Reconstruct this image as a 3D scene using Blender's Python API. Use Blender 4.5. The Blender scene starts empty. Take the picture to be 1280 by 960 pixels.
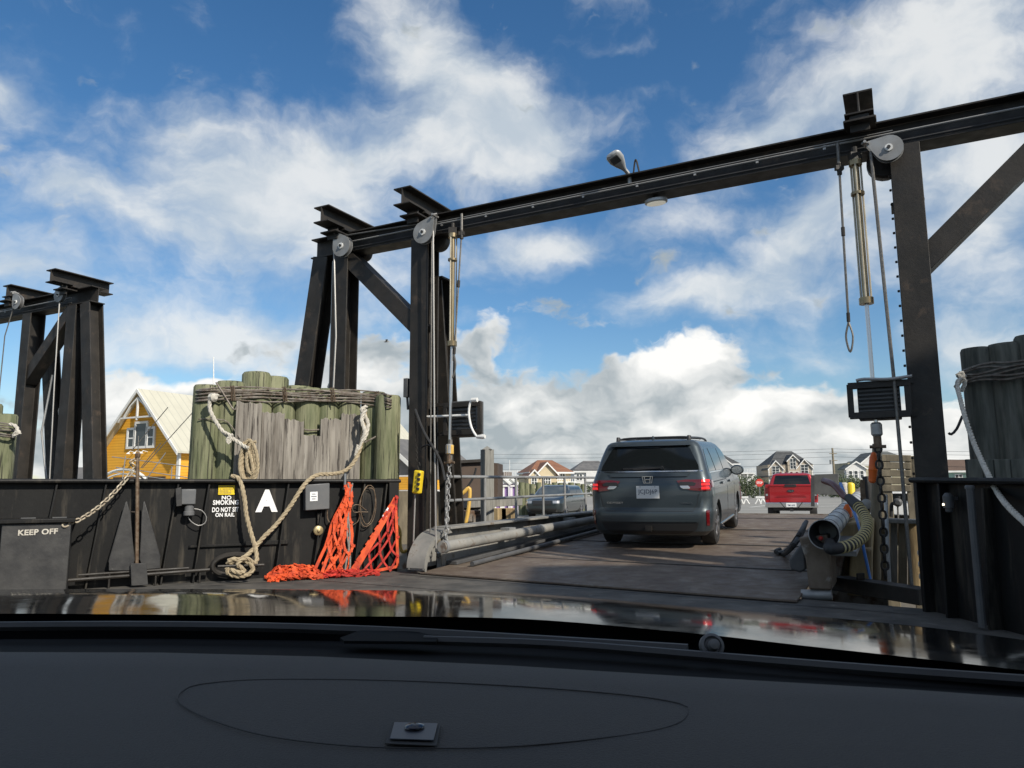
import bpy, bmesh, math, random
from mathutils import Vector, Matrix, noise
random.seed(7)
R_ = math.radians
V = Vector
sc = bpy.context.scene
COL = sc.collection

# ------------------------------------------------------------------ camera
HC = 1.12
cam_d = bpy.data.cameras.new('camera'); cam = bpy.data.objects.new('camera', cam_d); COL.objects.link(cam)
cam_d.sensor_width = 36.0; cam_d.lens = 36.0*930/1280; cam_d.clip_start = 0.05; cam_d.clip_end = 6000
CM = Matrix.Rotation(math.pi/2+R_(8.08), 3, 'X') @ Matrix.Rotation(R_(-0.35), 3, 'Z')
cam.matrix_world = Matrix.Translation((0, 0, HC)) @ CM.to_4x4()
sc.camera = cam
sc.render.resolution_x = 1024; sc.render.resolution_y = 768
CP = V((0, 0, HC))
def ray(px, py): return CM @ V(((px-640)/930, -(py-480)/930, -1))
def ptz(px, py, z=0.0):
    d = ray(px, py); return CP + d*((z-HC)/d.z)
def pty(px, py, Y):
    d = ray(px, py); return CP + d*(Y/d.y)
def plane(px, py, p, n):
    d = ray(px, py); return CP + d*((p-CP).dot(n)/d.dot(n))

# ------------------------------------------------------------------ exposure
sc.view_settings.view_transform = 'Standard'; sc.view_settings.look = 'None'
sc.view_settings.gamma = 1; sc.view_settings.use_curve_mapping = False
sc.view_settings.exposure = 0.24
SUN_AZ, SUN_EL = 140.0, 36.0       # azimuth clockwise from +Y
sd = V((math.sin(R_(SUN_AZ))*math.cos(R_(SUN_EL)), math.cos(R_(SUN_AZ))*math.cos(R_(SUN_EL)), math.sin(R_(SUN_EL))))
sun_d = bpy.data.lights.new('sun', 'SUN'); sun = bpy.data.objects.new('sun', sun_d); COL.objects.link(sun)
sun_d.energy = 4.2; sun_d.angle = R_(1.2); sun_d.color = (1.0, 0.93, 0.82)
sun.rotation_euler = sd.to_track_quat('Z', 'Y').to_euler()
sun.location = (20, -20, 30)

# ------------------------------------------------------------------ world: sky with clouds by direction
world = bpy.data.worlds.new('World'); sc.world = world; world.use_nodes = True
nt = world.node_tree; nt.nodes.clear(); N = nt.nodes; L = nt.links
def nd(t, **k):
    n = N.new(t)
    for a, b in k.items(): setattr(n, a, b)
    return n
def mth(op, a, b=None, c=None, clamp=False):
    n = nd('ShaderNodeMath', operation=op, use_clamp=clamp)
    for i, x in enumerate((a, b, c)):
        if x is None: continue
        if isinstance(x, (int, float)): n.inputs[i].default_value = x
        else: L.new(x, n.inputs[i])
    return n.outputs[0]
out = nd('ShaderNodeOutputWorld'); bg = nd('ShaderNodeBackground'); bg.inputs[1].default_value = 0.10
L.new(bg.outputs[0], out.inputs[0])
sky = nd('ShaderNodeTexSky', sky_type='NISHITA'); sky.sun_disc = False
sky.sun_elevation = R_(SUN_EL); sky.sun_rotation = R_(SUN_AZ); sky.air_density = 1.0; sky.dust_density = 0.6; sky.ozone_density = 2.0
hs = nd('ShaderNodeHueSaturation'); hs.inputs['Saturation'].default_value = 1.28; hs.inputs['Hue'].default_value = 0.50; hs.inputs['Value'].default_value = 1.02
L.new(sky.outputs[0], hs.inputs['Color'])
geo = nd('ShaderNodeNewGeometry'); sx = nd('ShaderNodeSeparateXYZ')
tc = nd('ShaderNodeTexCoord'); L.new(tc.outputs['Generated'], sx.inputs[0])
az = mth('ARCTAN2', sx.outputs[0], sx.outputs[1]); el = mth('ARCSINE', sx.outputs[2])
ae = nd('ShaderNodeCombineXYZ'); L.new(az, ae.inputs[0]); L.new(el, ae.inputs[1])
# turbulence to fray the cloud edges
def noise_of(vec, scale, detail, rough=0.55, dist=0.0, sxy=(1, 1, 1), loc=(0, 0, 0)):
    m = nd('ShaderNodeMapping'); m.inputs['Scale'].default_value = sxy; m.inputs['Location'].default_value = loc
    L.new(vec, m.inputs[0])
    n = nd('ShaderNodeTexNoise'); n.inputs['Scale'].default_value = scale; n.inputs['Detail'].default_value = detail
    n.inputs['Roughness'].default_value = rough; n.inputs['Distortion'].default_value = dist
    L.new(m.outputs[0], n.inputs['Vector']); return n
wn = noise_of(ae.outputs[0], 5.0, 5, 0.6)
wv = nd('ShaderNodeVectorMath', operation='MULTIPLY_ADD'); L.new(wn.outputs['Color'], wv.inputs[0])
wv.inputs[1].default_value = (0.11, 0.11, 0); 
sub = nd('ShaderNodeVectorMath', operation='ADD'); L.new(ae.outputs[0], sub.inputs[0]); sub.inputs[1].default_value = (-0.055, -0.055, 0)
L.new(sub.outputs[0], wv.inputs[2])
AE2 = wv.outputs[0]
def azel(px, py):
    d = ray(px, py).normalized(); return math.atan2(d.x, d.y), math.asin(d.z)
def blobs(lst, vec):
    acc = None
    for (px, py, rx, ry, ang, amp) in lst:
        a, e = azel(px, py)
        m = nd('ShaderNodeMapping', vector_type='TEXTURE')
        m.inputs['Location'].default_value = (a, e, 0); m.inputs['Rotation'].default_value = (0, 0, R_(ang))
        m.inputs['Scale'].default_value = (rx/900*1.5, ry/900*1.5, 1)
        L.new(vec, m.inputs[0])
        g = nd('ShaderNodeTexGradient', gradient_type='QUADRATIC_SPHERE'); L.new(m.outputs[0], g.inputs[0])
        v = mth('MULTIPLY', g.outputs[1], amp)
        acc = v if acc is None else mth('ADD', acc, v)
    return acc
veil = blobs([
 (520, 60, 170, 110, -55, 0.9), (620, 120, 170, 90, -30, 0.9), (330, 260, 240, 110, -12, 1.35), (240, 300, 180, 55, -10, .5), (620, 300, 120, 30, 0, .4), (440, 190, 190, 70, 10, 1.0), (650, 190, 110, 60, 12, 1.3),
 (90, 238, 75, 40, 0, 0.9), (5, 95, 80, 60, 0, 0.9), (30, 330, 130, 60, -10, 1.1), (230, 140, 60, 60, 60, 0.4),
 (330, 430, 260, 60, 4, 1.1), (150, 420, 90, 30, 0, .3),
 (700, 310, 210, 36, 8, 0.9), (890, 370, 170, 45, 4, 1.2), (1000, 300, 120, 60, 30, 0.8),
 (1170, 70, 260, 110, 20, 1.2), (960, 160, 150, 45, 20, 0.8), (1230, 260, 190, 140, 20, 1.1), (1060, 230, 120, 60, 20, .6),
 (1200, 430, 130, 40, 0, 0.7), (770, 55, 40, 14, 0, .5), (800, 110, 40, 16, 10, .4)], AE2)
cum = blobs([
 (620, 440, 200, 45, 0, .6), (560, 520, 330, 60, 0, 1.5), (845, 462, 72, 44, 8, 2.6), (800, 520, 260, 55, 0, 1.5), (1010, 540, 300, 50, 0, 1.5), (700, 395, 150, 34, 0, .25),
 (420, 470, 120, 50, 0, 1.2), (200, 505, 150, 40, 0, 1.5), (1180, 530, 160, 50, 0, 1.1), (100, 560, 200, 30, 0, 1.2), (1060, 575, 400, 34, 0, .9)], AE2)
n1 = noise_of(AE2, 6.0, 10, 0.57, 0.1, (1, 1.5, 1))
n2 = noise_of(AE2, 12, 10, 0.52, 0.0, (1, 1.6, 1), (3, 1, 0))
def ramp(val, a, b, c=0.0, d=1.0):
    m = nd('ShaderNodeMapRange', interpolation_type='SMOOTHSTEP'); L.new(val, m.inputs[0])
    for i, x in zip((1, 2, 3, 4), (a, b, c, d)): m.inputs[i].default_value = x
    return m.outputs[0]
# everywhere else in the sky a plain scattered cover
front = ramp(mth('ABSOLUTE', az), 0.62, 0.8)
high = ramp(el, 0.62, 0.8)
else_ = mth('MULTIPLY', mth('MAXIMUM', front, high), 0.5)
veil_s = mth('ADD', mth('ADD', veil, else_), mth('MULTIPLY', mth('SUBTRACT', n1.outputs[0], 0.52), 2.5))
d1 = ramp(veil_s, -0.02, 1.08, 0.0, 0.86)
low = ramp(el, 0.0, 0.14, 0.75, 0.0)
cum_s = mth('ADD', mth('ADD', cum, low), mth('MULTIPLY', mth('SUBTRACT', n2.outputs[0], 0.5), 3.0))
d2 = ramp(cum_s, 0.35, 0.80, 0.0, 0.97)
# cloud tone: lit tops against grey undersides
n2b = noise_of(AE2, 12, 5, 0.5, 0.0, (1, 1.6, 1), (2.98, 0.95, 0))
dif = mth('SUBTRACT', n2.outputs[0], n2b.outputs[0])
n3 = noise_of(AE2, 7, 4, 0.5, 0, (1, 2.4, 1), (7, 2, 0))
tone = mth('ADD', mth('MULTIPLY', dif, -1.6), ramp(n3.outputs[0], 0.35, 0.68, 0.15, 0.72))
glow = blobs([(850, 450, 75, 36, 0, 1.3), (1100, 540, 200, 40, 0, .5), (230, 480, 160, 30, 0, .7), (620, 400, 200, 40, 0, .5), (620, 550, 300, 40, 0, -.5)], AE2)
tone2 = mth('ADD', tone, glow, clamp=True)
def cmix(f, a, b):
    m = nd('ShaderNodeMix', data_type='RGBA')
    if isinstance(f, float): m.inputs[0].default_value = f
    else: L.new(f, m.inputs[0])
    for i, x in ((6, a), (7, b)):
        if isinstance(x, tuple): m.inputs[i].default_value = (*x, 1)
        else: L.new(x, m.inputs[i])
    return m.outputs[2]
CK = 10.0
cveil = cmix(ramp(n1.outputs[0], .4, .65), (.50*CK, .56*CK, .61*CK), (.74*CK, .75*CK, .74*CK))
ccum = cmix(tone2, (.34*CK, .385*CK, .41*CK), (.88*CK, .87*CK, .84*CK))
c1 = cmix(d1, hs.outputs[0], cveil)
c2 = cmix(d2, c1, ccum)
L.new(c2, bg.inputs[0])

# ------------------------------------------------------------------ helpers
class MB:
    def __init__(s): s.v = []; s.f = []
    def add(s, vs, fs):
        o = len(s.v); s.v += [tuple(x) for x in vs]; s.f += [tuple(i+o for i in f) for f in fs]; return s
    def box(s, c, size, M=None):
        x, y, z = size[0]/2, size[1]/2, size[2]/2
        vs = [V((i*x, j*y, k*z)) for i in (-1, 1) for j in (-1, 1) for k in (-1, 1)]
        if M is not None: vs = [M @ v for v in vs]
        c = V(c); return s.add([c+v for v in vs], [(0, 1, 3, 2), (4, 6, 7, 5), (0, 4, 5, 1), (2, 3, 7, 6), (0, 2, 6, 4), (1, 5, 7, 3)])
    def bb(s, x0, x1, y0, y1, z0, z1): return s.box(((x0+x1)/2, (y0+y1)/2, (z0+z1)/2), (x1-x0, y1-y0, z1-z0))
    def bar(s, p0, p1, w, h, up=(0, 0, 1)):
        p0, p1 = V(p0), V(p1); M, ln = frame(p0, p1, up)
        return s.box((p0+p1)/2, (w, ln, h), M)
    def ibeam(s, p0, p1, W, H, up=(0, 0, 1), tf=0.022, tw=0.02):
        p0, p1 = V(p0), V(p1); M, ln = frame(p0, p1, up); c = (p0+p1)/2
        P = [(-W/2, H/2), (W/2, H/2), (W/2, H/2-tf), (tw/2, H/2-tf), (tw/2, -H/2+tf), (W/2, -H/2+tf), (W/2, -H/2), (-W/2, -H/2), (-W/2, -H/2+tf), (-tw/2, -H/2+tf), (-tw/2, H/2-tf), (-W/2, H/2-tf)]
        n = 12; vs = [c+M @ V((a, -ln/2, b)) for a, b in P]+[c+M @ V((a, ln/2, b)) for a, b in P]
        fs = [(i, (i+1) % n, n+(i+1) % n, n+i) for i in range(n)]
        for o, r in ((0, 0), (n, 1)):
            for q in ((0, 1, 2, 3, 10, 11), (3, 4, 9, 10), (4, 5, 6, 7, 8, 9)): fs.append(tuple(o+i for i in (q if r else q[::-1])))
        return s.add(vs, fs)
    def tube(s, pts, r, n=8, cap=True, closed=False):
        pts = [V(p) for p in pts]; m = len(pts); rs = r if isinstance(r, (list, tuple)) else [r]*m
        T = []
        for i in range(m):
            a = pts[(i-1) % m] if (closed or i > 0) else pts[i]; b = pts[(i+1) % m] if (closed or i < m-1) else pts[i]
            t = (b-a); T.append(t.normalized() if t.length > 1e-9 else V((0, 0, 1)))
        ref = V((0, 0, 1)) if abs(T[0].z) < 0.9 else V((1, 0, 0))
        x = T[0].cross(ref).normalized(); vs = []
        for i in range(m):
            x = (x - T[i]*x.dot(T[i])); x = x.normalized() if x.length > 1e-6 else T[i].orthogonal().normalized()
            y = T[i].cross(x)
            for k in range(n):
                a = 2*math.pi*k/n; vs.append(pts[i]+(x*math.cos(a)+y*math.sin(a))*rs[i])
        fs = []
        for i in range(m if closed else m-1):
            j = (i+1) % m
            for k in range(n): fs.append((i*n+k, i*n+(k+1) % n, j*n+(k+1) % n, j*n+k))
        if cap and not closed: fs += [tuple(range(n))[::-1], tuple((m-1)*n+k for k in range(n))]
        return s.add(vs, fs)
    def cyl(s, p0, p1, r, r2=None, n=20): return s.tube([p0, p1], [r, r if r2 is None else r2], n)
    def lathe(s, o, d, prof, n=28):          # prof: (distance along d, radius)
        o = V(o); d = V(d).normalized(); x = d.orthogonal().normalized(); y = d.cross(x); vs = []; m = len(prof)
        for a, r in prof:
            for k in range(n):
                t = 2*math.pi*k/n; vs.append(o+d*a+(x*math.cos(t)+y*math.sin(t))*max(r, 1e-4))
        fs = [(i*n+k, i*n+(k+1) % n, (i+1)*n+(k+1) % n, (i+1)*n+k) for i in range(m-1) for k in range(n)]
        fs += [tuple(range(n))[::-1], tuple((m-1)*n+k for k in range(n))]
        return s.add(vs, fs)
    def prism(s, pts, d):                    # closed 3-D polygon extruded by vector d
        pts = [V(p) for p in pts]; d = V(d); n = len(pts)
        return s.add(pts+[p+d for p in pts], [tuple(range(n))[::-1], tuple(range(n, 2*n))]+[(i, (i+1) % n, n+(i+1) % n, n+i) for i in range(n)])
    def grid(s, rows):
        m = len(rows[0]); vs = [p for r in rows for p in r]
        return s.add(vs, [(i*m+j, i*m+j+1, (i+1)*m+j+1, (i+1)*m+j) for i in range(len(rows)-1) for j in range(m-1)])
    def ribbon(s, pts, w, t, nrm):
        pts = [V(p) for p in pts]; nrm = V(nrm).normalized()
        for a, b in zip(pts, pts[1:]):
            if (b-a).length > 1e-4: s.bar(a, b, w, t, nrm)
        return s
def frame(p0, p1, up):
    d = p1-p0; ln = d.length; y = d.normalized(); up = V(up)
    x = y.cross(up)
    if x.length < 1e-4: x = y.cross(V((1, 0, 0)))
    x.normalize(); z = x.cross(y)
    return Matrix((x, y, z)).transposed(), ln
def spline(pts, step=0.05):
    pts = [V(p) for p in pts]; P = [pts[0]*2-pts[1]]+pts+[pts[-1]*2-pts[-2]]; o = []
    for i in range(1, len(P)-2):
        a, b, c, d = P[i-1:i+3]; n = max(2, int((c-b).length/step))
        for k in range(n):
            t = k/n; o.append(0.5*((2*b)+(c-a)*t+(2*a-5*b+4*c-d)*t*t+(3*b-a-3*c+d)*t**3))
    o.append(pts[-1]); return o
def rope(mb, pts, r, pitch=None, step=None):
    P = spline(pts, step or r*0.9); pitch = pitch or r*7; m = len(P)
    T = [(P[min(i+1, m-1)]-P[max(i-1, 0)]).normalized() for i in range(m)]
    x = T[0].orthogonal().normalized(); X = []
    for t in T:
        x = (x-t*x.dot(t)).normalized(); X.append(x.copy())
    s = 0; ph = [0]
    for i in range(1, m): s += (P[i]-P[i-1]).length; ph.append(s/pitch*2*math.pi)
    for k in range(3):
        q = []
        for i in range(m):
            a = ph[i]+k*2*math.pi/3; y = T[i].cross(X[i]); q.append(P[i]+(X[i]*math.cos(a)+y*math.sin(a))*r*0.5)
        mb.tube(q, r*0.56, 6)
    return mb
def chain(mb, pts, L_=0.07, r=0.008, w=None):
    P = spline(pts, 0.01); w = w or L_*0.27; s = 0; nxt = 0; k = 0
    for i in range(1, len(P)):
        d = (P[i]-P[i-1]).length; s += d
        if s >= nxt:
            nxt += L_-2.1*r; t = (P[i]-P[i-1]).normalized()
            x = t.cross(V((0.3, 0.9, 0.1))).normalized(); y = t.cross(x)
            if k % 2: x = y
            k += 1; c = P[i]; h = L_/2-w-r
            lp = [c+t*(h+w*math.sin(a))+x*w*math.cos(a) for a in [j*math.pi/5 for j in range(6)]]+[c-t*(h+w*math.sin(a))-x*w*math.cos(a) for a in [j*math.pi/5 for j in range(6)]]
            mb.tube(lp, r, 6, closed=True)
    return mb

W_ = {}                                      # world matrix of each thing
def thing(name, label, cat, loc=(0, 0, 0), rz=0.0, group=None, rot=None):
    o = bpy.data.objects.new(name, None); COL.objects.link(o); o.empty_display_size = 0.3
    o.location = loc; o.rotation_euler = rot or (0, 0, rz); o['label'] = label; o['category'] = cat
    if group: o['group'] = group
    W_[o] = Matrix.Translation(V(loc)) @ o.rotation_euler.to_matrix().to_4x4()
    return o
EACH = {'stiffener', 'hinge', 'clamp', 'end_cap', 'cuff', 'cable_lashing', 'bolt_row', 'loose_strand', 'collar', 'louvre', 'leg', 'button', 'shackle', 'conduit_clip', 'brake_lamp', 'roof_marker_lights'}
def pieces(mb):
    par = list(range(len(mb.v)))
    def fd(i):
        while par[i] != i: par[i] = par[par[i]]; i = par[i]
        return i
    for f in mb.f:
        a = fd(f[0])
        for i in f[1:]: par[fd(i)] = a
    g = {}
    for i in range(len(mb.v)): g.setdefault(fd(i), []).append(i)
    out_ = []
    fg = {}
    for f in mb.f: fg.setdefault(fd(f[0]), []).append(f)
    for r, ids in g.items():
        ix = {i: k for k, i in enumerate(ids)}; q = MB(); q.v = [mb.v[i] for i in ids]; q.f = [tuple(ix[i] for i in f) for f in fg.get(r, [])]; out_.append(q)
    return out_
def mk(name, mb, m, parent=None, **k):
    if name in EACH and parent is not None:
        P = pieces(mb)
        if len(P) > 1:
            name = {'bolt_row': 'bolt'}.get(name, name)
            return [mk1(name, q, m, parent, **k) for q in P][0]
    return mk1(name, mb, m, parent, **k)
def mk1(name, mb, m, parent=None, local=False, bevel=0, smooth=35, loc=None):
    me = bpy.data.meshes.new(name); me.from_pydata([tuple(v) for v in mb.v], [], mb.f)
    bm = bmesh.new(); bm.from_mesh(me); bmesh.ops.recalc_face_normals(bm, faces=bm.faces); bm.to_mesh(me); bm.free()
    o = bpy.data.objects.new(name, me); COL.objects.link(o)
    if m: me.materials.append(m)
    if parent is not None:
        root = parent
        while root.parent: root = root.parent
        if not local:
            me.transform(W_[root].inverted() if root in W_ else Matrix.Translation(-root.location))
        o.parent = parent
    elif loc is not None:
        me.transform(Matrix.Translation(-V(loc))); o.location = loc
    if smooth:
        for p in me.polygons: p.use_smooth = True
        me.set_sharp_from_angle(angle=R_(smooth))
    if bevel:
        b = o.modifiers.new('bevel', 'BEVEL'); b.width = bevel; b.segments = 2; b.limit_method = 'ANGLE'; b.angle_limit = R_(50)
    return o
def tag(o, label, cat, group=None):
    o['label'] = label; o['category'] = cat
    if group: o['group'] = group
    return o
def centre(mb):
    n = len(mb.v); return V((sum(v[0] for v in mb.v)/n, sum(v[1] for v in mb.v)/n, min(v[2] for v in mb.v)))
def solo(name, mb, m, label, cat, group=None, **k):
    return tag(mk(name, mb, m, None, loc=centre(mb), **k), label, cat, group)
def struct(name, mb, m, kind='structure', **k):
    o = mk(name, mb, m, None, **k); o['kind'] = kind; return o
def dup(root, loc=None, rz=None, label=None, off=None):
    r = root.copy(); COL.objects.link(r)
    if loc is not None: r.location = loc
    if off is not None: r.location = root.location+V(off)
    if rz is not None: r.rotation_euler = (0, 0, rz)
    if label: r['label'] = label
    for ch in list(root.children):
        c = ch.copy(); COL.objects.link(c); c.parent = r
        for g in list(ch.children):
            d = g.copy(); COL.objects.link(d); d.parent = c
    return r
_tcu = {}
def textmb(s, w, h, o, xd, up, th=0.004, bold=0.02, align=0.5):
    """a line of writing as solid mesh, w x h metres, lower centre at o, reading along xd"""
    key = (s, bold)
    if key not in _tcu:
        cu = bpy.data.curves.new('t', 'FONT'); cu.body = s; cu.offset = bold; cu.extrude = 0.02; cu.space_character = 1.05; cu.resolution_u = 4
        ob = bpy.data.objects.new('t', cu); COL.objects.link(ob)
        dg = bpy.context.evaluated_depsgraph_get(); me = bpy.data.meshes.new_from_object(ob.evaluated_get(dg))
        _tcu[key] = ([v.co.copy() for v in me.vertices], [tuple(p.vertices) for p in me.polygons])
        bpy.data.objects.remove(ob); bpy.data.meshes.remove(me)
    vs, fs = _tcu[key]; xd = V(xd).normalized(); up = V(up).normalized(); nr = xd.cross(up)
    x0, x1 = min(v.x for v in vs), max(v.x for v in vs); y0, y1 = min(v.y for v in vs), max(v.y for v in vs)
    mb = MB(); o = V(o)
    mb.add([o+xd*(((v.x-x0)/(x1-x0)-align)*w)+up*((v.y-y0)/(y1-y0)*h)+nr*(v.z/0.02*th/2+th/2) for v in vs], fs)
    return mb

# ------------------------------------------------------------------ materials
MT = {}
def mat(name, c, rough=0.5, metal=0.0, c2=None, scale=4, stretch=(1, 1, 1), bump=0.0, bscale=None, c3=None, t3=(0.62, 0.72), s3=2.0, coat=0.0,
        r2=None, emit=None, spec=0.5, detail=8, lo=0.35, hi=0.65, stretch3=(1, 1, 1), brick=None, wave=None, alpha=None, trans=0):
    m = bpy.data.materials.new(name); m.use_nodes = True; MT[name] = m
    n = m.node_tree.nodes; l = m.node_tree.links; b = n['Principled BSDF']
    b.inputs['Base Color'].default_value = (*c, 1); b.inputs['Roughness'].default_value = rough; b.inputs['Metallic'].default_value = metal
    b.inputs['Specular IOR Level'].default_value = spec; b.inputs['Coat Weight'].default_value = coat; b.inputs['Coat Roughness'].default_value = 0.08
    b.inputs['Transmission Weight'].default_value = trans
    tc = n.new('ShaderNodeTexCoord')
    def ns(sc_, st, det=detail, ro=0.6):
        mp = n.new('ShaderNodeMapping'); mp.inputs['Scale'].default_value = st; l.new(tc.outputs['Object'], mp.inputs[0])
        t = n.new('ShaderNodeTexNoise'); t.inputs['Scale'].default_value = sc_; t.inputs['Detail'].default_value = det; t.inputs['Roughness'].default_value = ro
        l.new(mp.outputs[0], t.inputs['Vector']); return t.outputs[0]
    def mr(v, a, b_, c_=0.0, d=1.0):
        q = n.new('ShaderNodeMapRange'); l.new(v, q.inputs[0])
        for i, x in zip((1, 2, 3, 4), (a, b_, c_, d)): q.inputs[i].default_value = x
        return q.outputs[0]
    def mx(f, a, b_):
        q = n.new('ShaderNodeMix'); q.data_type = 'RGBA'; l.new(f, q.inputs[0])
        for i, x in ((6, a), (7, b_)):
            if isinstance(x, tuple): q.inputs[i].default_value = (*x, 1)
            else: l.new(x, q.inputs[i])
        return q.outputs[2]
    col = c; h = None
    if c2 is not None:
        h = ns(scale, stretch); col = mx(mr(h, lo, hi), c, c2)
    if brick:
        bc, bs, bw, bh, mort = brick
        bt = n.new('ShaderNodeTexBrick'); mp = n.new('ShaderNodeMapping'); l.new(tc.outputs['Object'], mp.inputs[0])
        mp.inputs['Rotation'].default_value = (R_(90), 0, 0) if bs == 'v' else (0, 0, 0)
        l.new(mp.outputs[0], bt.inputs[0]); bt.inputs['Scale'].default_value = 1; bt.inputs['Brick Width'].default_value = bw; bt.inputs['Row Height'].default_value = bh
        bt.inputs['Mortar Size'].default_value = mort; bt.inputs['Mortar Smooth'].default_value = 0.3
        col = mx(bt.outputs['Fac'], col, bc)
    if wave:
        wc, wdir, ws, wa, wb = wave
        wt = n.new('ShaderNodeTexWave'); wt.bands_direction = wdir; wt.inputs['Scale'].default_value = ws; wt.inputs['Distortion'].default_value = 0
        l.new(tc.outputs['Object'], wt.inputs[0]); col = mx(mr(wt.outputs['Fac'], wa, wb), col, wc)
    if c3 is not None:
        col = mx(mr(ns(s3, stretch3, 10, 0.65), t3[0], t3[1]), col, c3)
    if not isinstance(col, tuple): l.new(col, b.inputs['Base Color'])
    if r2 is not None: l.new(mr(ns(scale*1.7, stretch), 0.35, 0.65, rough, r2), b.inputs['Roughness'])
    if bump:
        q = n.new('ShaderNodeBump'); q.inputs['Strength'].default_value = bump; q.inputs['Distance'].default_value = 0.01
        l.new(ns(bscale or scale*3, stretch, 6, 0.6), q.inputs['Height']); l.new(q.outputs[0], b.inputs['Normal'])
    if emit: b.inputs['Emission Color'].default_value = (*emit[0], 1); b.inputs['Emission Strength'].default_value = emit[1]
    return m
mat('black_steel', (.015, .0133, .011), .5, spec=.4, c2=(.032, .027, .022), scale=3, c3=(.085, .06, .042), t3=(.58, .76), s3=4, bump=.25, bscale=25, r2=.65)
mat('hull_black', (.004, .0041, .0042), .5, spec=.28, c2=(.011, .0107, .010), scale=1.6, stretch=(1, 1, .5), c3=(.075, .065, .05), t3=(.54, .76), s3=2.4, stretch3=(3, 3, .35), bump=.3, bscale=12, r2=.6)
mat('deck', (.060, .058, .053), .66, spec=.35, c2=(.105, .098, .086), scale=2.6, lo=.4, hi=.6, c3=(.20, .19, .175), t3=(.62, .70), s3=4, bump=.5, bscale=160, r2=.85)
mat('deck_seam', (.02, .02, .02), .6, c2=(.05, .045, .04), scale=6)
mat('ramp_steel', (.085, .058, .042), .55, c2=(.15, .118, .088), scale=3.2, lo=.3, hi=.7, c3=(.20, .17, .135), t3=(.55, .72), s3=3.1, bump=.9, bscale=55, r2=.8)
mat('rusty_concrete', (.17, .135, .10), .85, c2=(.09, .065, .045), scale=4, c3=(.26, .24, .21), t3=(.54, .64), s3=4, bump=.6)
mat('galv', (.33, .335, .33), .45, .35, c2=(.22, .22, .215), scale=3, c3=(.16, .11, .07), t3=(.66, .76), s3=5, bump=.15, r2=.65)
mat('galv_bright', (.5, .5, .49), .4, .5, c2=(.35, .35, .34), scale=6, r2=.55)
mat('grey_paint', (.17, .167, .155), .6, c2=(.29, .28, .25), scale=2.5, c3=(.10, .06, .035), t3=(.57, .7), s3=5, bump=.3, r2=.75)
mat('dark_grey', (.06, .062, .064), .5, c2=(.09, .09, .09), scale=5, r2=.65)
mat('box_grey', (.10, .105, .11), .45, c2=(.13, .13, .13), scale=5)
mat('zinc_plate', (.028, .028, .029), .5, .2, c2=(.055, .054, .052), scale=5, c3=(.16, .155, .14), t3=(.66, .74), s3=9, bump=.3)
mat('panel_grey', (.17, .17, .16), .55, .2, c2=(.11, .11, .105), scale=6)
mat('white_paint', (.78, .78, .76), .5, c2=(.66, .66, .63), scale=8)
mat('white_clean', (.8, .8, .79), .5)
mat('yellow', (.78, .58, .02), .4, c2=(.68, .48, .02), scale=8)
mat('cream_metal', (.50, .46, .36), .45, .2, c2=(.38, .33, .24), scale=9)
mat('bronze_tube', (.36, .29, .17), .32, .7, c2=(.22, .17, .10), scale=6, stretch=(1, 1, .3))
mat('steel_bright', (.55, .56, .57), .28, .9)
mat('wire', (.12, .115, .11), .5, .5, c2=(.20, .19, .17), scale=40)
mat('wire_light', (.36, .35, .33), .45, .5)
mat('cable_band', (.24, .22, .19), .6, .2, c2=(.11, .08, .06), scale=14)
mat('pile_wood', (.25, .25, .15), .8, c2=(.10, .115, .055), scale=2.6, stretch=(3, 3, .4), c3=(.035, .035, .02), t3=(.54, .60), s3=4, stretch3=(9, 9, .28), bump=1.0, bscale=10)
mat('pile_end', (.22, .22, .15), .85, c2=(.12, .13, .08), scale=12)
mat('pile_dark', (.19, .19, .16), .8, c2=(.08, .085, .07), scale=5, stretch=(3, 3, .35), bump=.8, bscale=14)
mat('plank_wood', (.31, .285, .245), .85, c2=(.12, .105, .088), scale=4, stretch=(4, 4, .25), c3=(.045, .038, .032), t3=(.54, .61), s3=5, stretch3=(8, 8, .3), bump=1.0, bscale=14)
mat('timber', (.27, .23, .16), .85, c2=(.14, .12, .085), scale=6, stretch=(1, 1, .3), bump=.7, bscale=16)
mat('timber_tan', (.50, .38, .20), .85, c2=(.24, .17, .09), scale=4, stretch=(2, 2, .3), c3=(.16, .09, .045), t3=(.6, .72), s3=3, bump=.6)
mat('timber_grey', (.26, .255, .23), .85, c2=(.15, .145, .13), scale=6, stretch=(3, 3, .3), bump=.7)
mat('brown_panel', (.075, .05, .035), .7, c2=(.055, .037, .027), scale=3)
mat('concrete', (.26, .24, .21), .85, c2=(.15, .12, .095), scale=3, c3=(.10, .055, .03), t3=(.52, .64), s3=3, bump=.5)
mat('rope_tan', (.42, .35, .23), .9, c2=(.28, .22, .14), scale=25, bump=.4)
mat('rope_white', (.58, .55, .48), .9, c2=(.42, .39, .33), scale=25, bump=.4)
mat('rope_grey', (.26, .25, .23), .9, c2=(.19, .18, .16), scale=25, bump=.4)
mat('net_orange', (.78, .11, .025), .75, c2=(.42, .045, .014), scale=7, c3=(.25, .06, .03), t3=(.58, .7), s3=9)
mat('net_red', (.55, .035, .02), .75, c2=(.30, .018, .012), scale=7, c3=(.2, .04, .025), t3=(.58, .7), s3=9)
mat('chain_rust', (.22, .17, .12), .6, .5, c2=(.12, .075, .045), scale=20)
mat('chain_pale', (.50, .44, .33), .55, .3, c2=(.32, .26, .19), scale=20)
mat('rubber', (.02, .02, .021), .6, c2=(.03, .03, .03), scale=8)
mat('tyre', (.016, .016, .017), .75, c2=(.03, .029, .028), scale=10)
mat('hose_red', (.10, .018, .016), .4)
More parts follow.
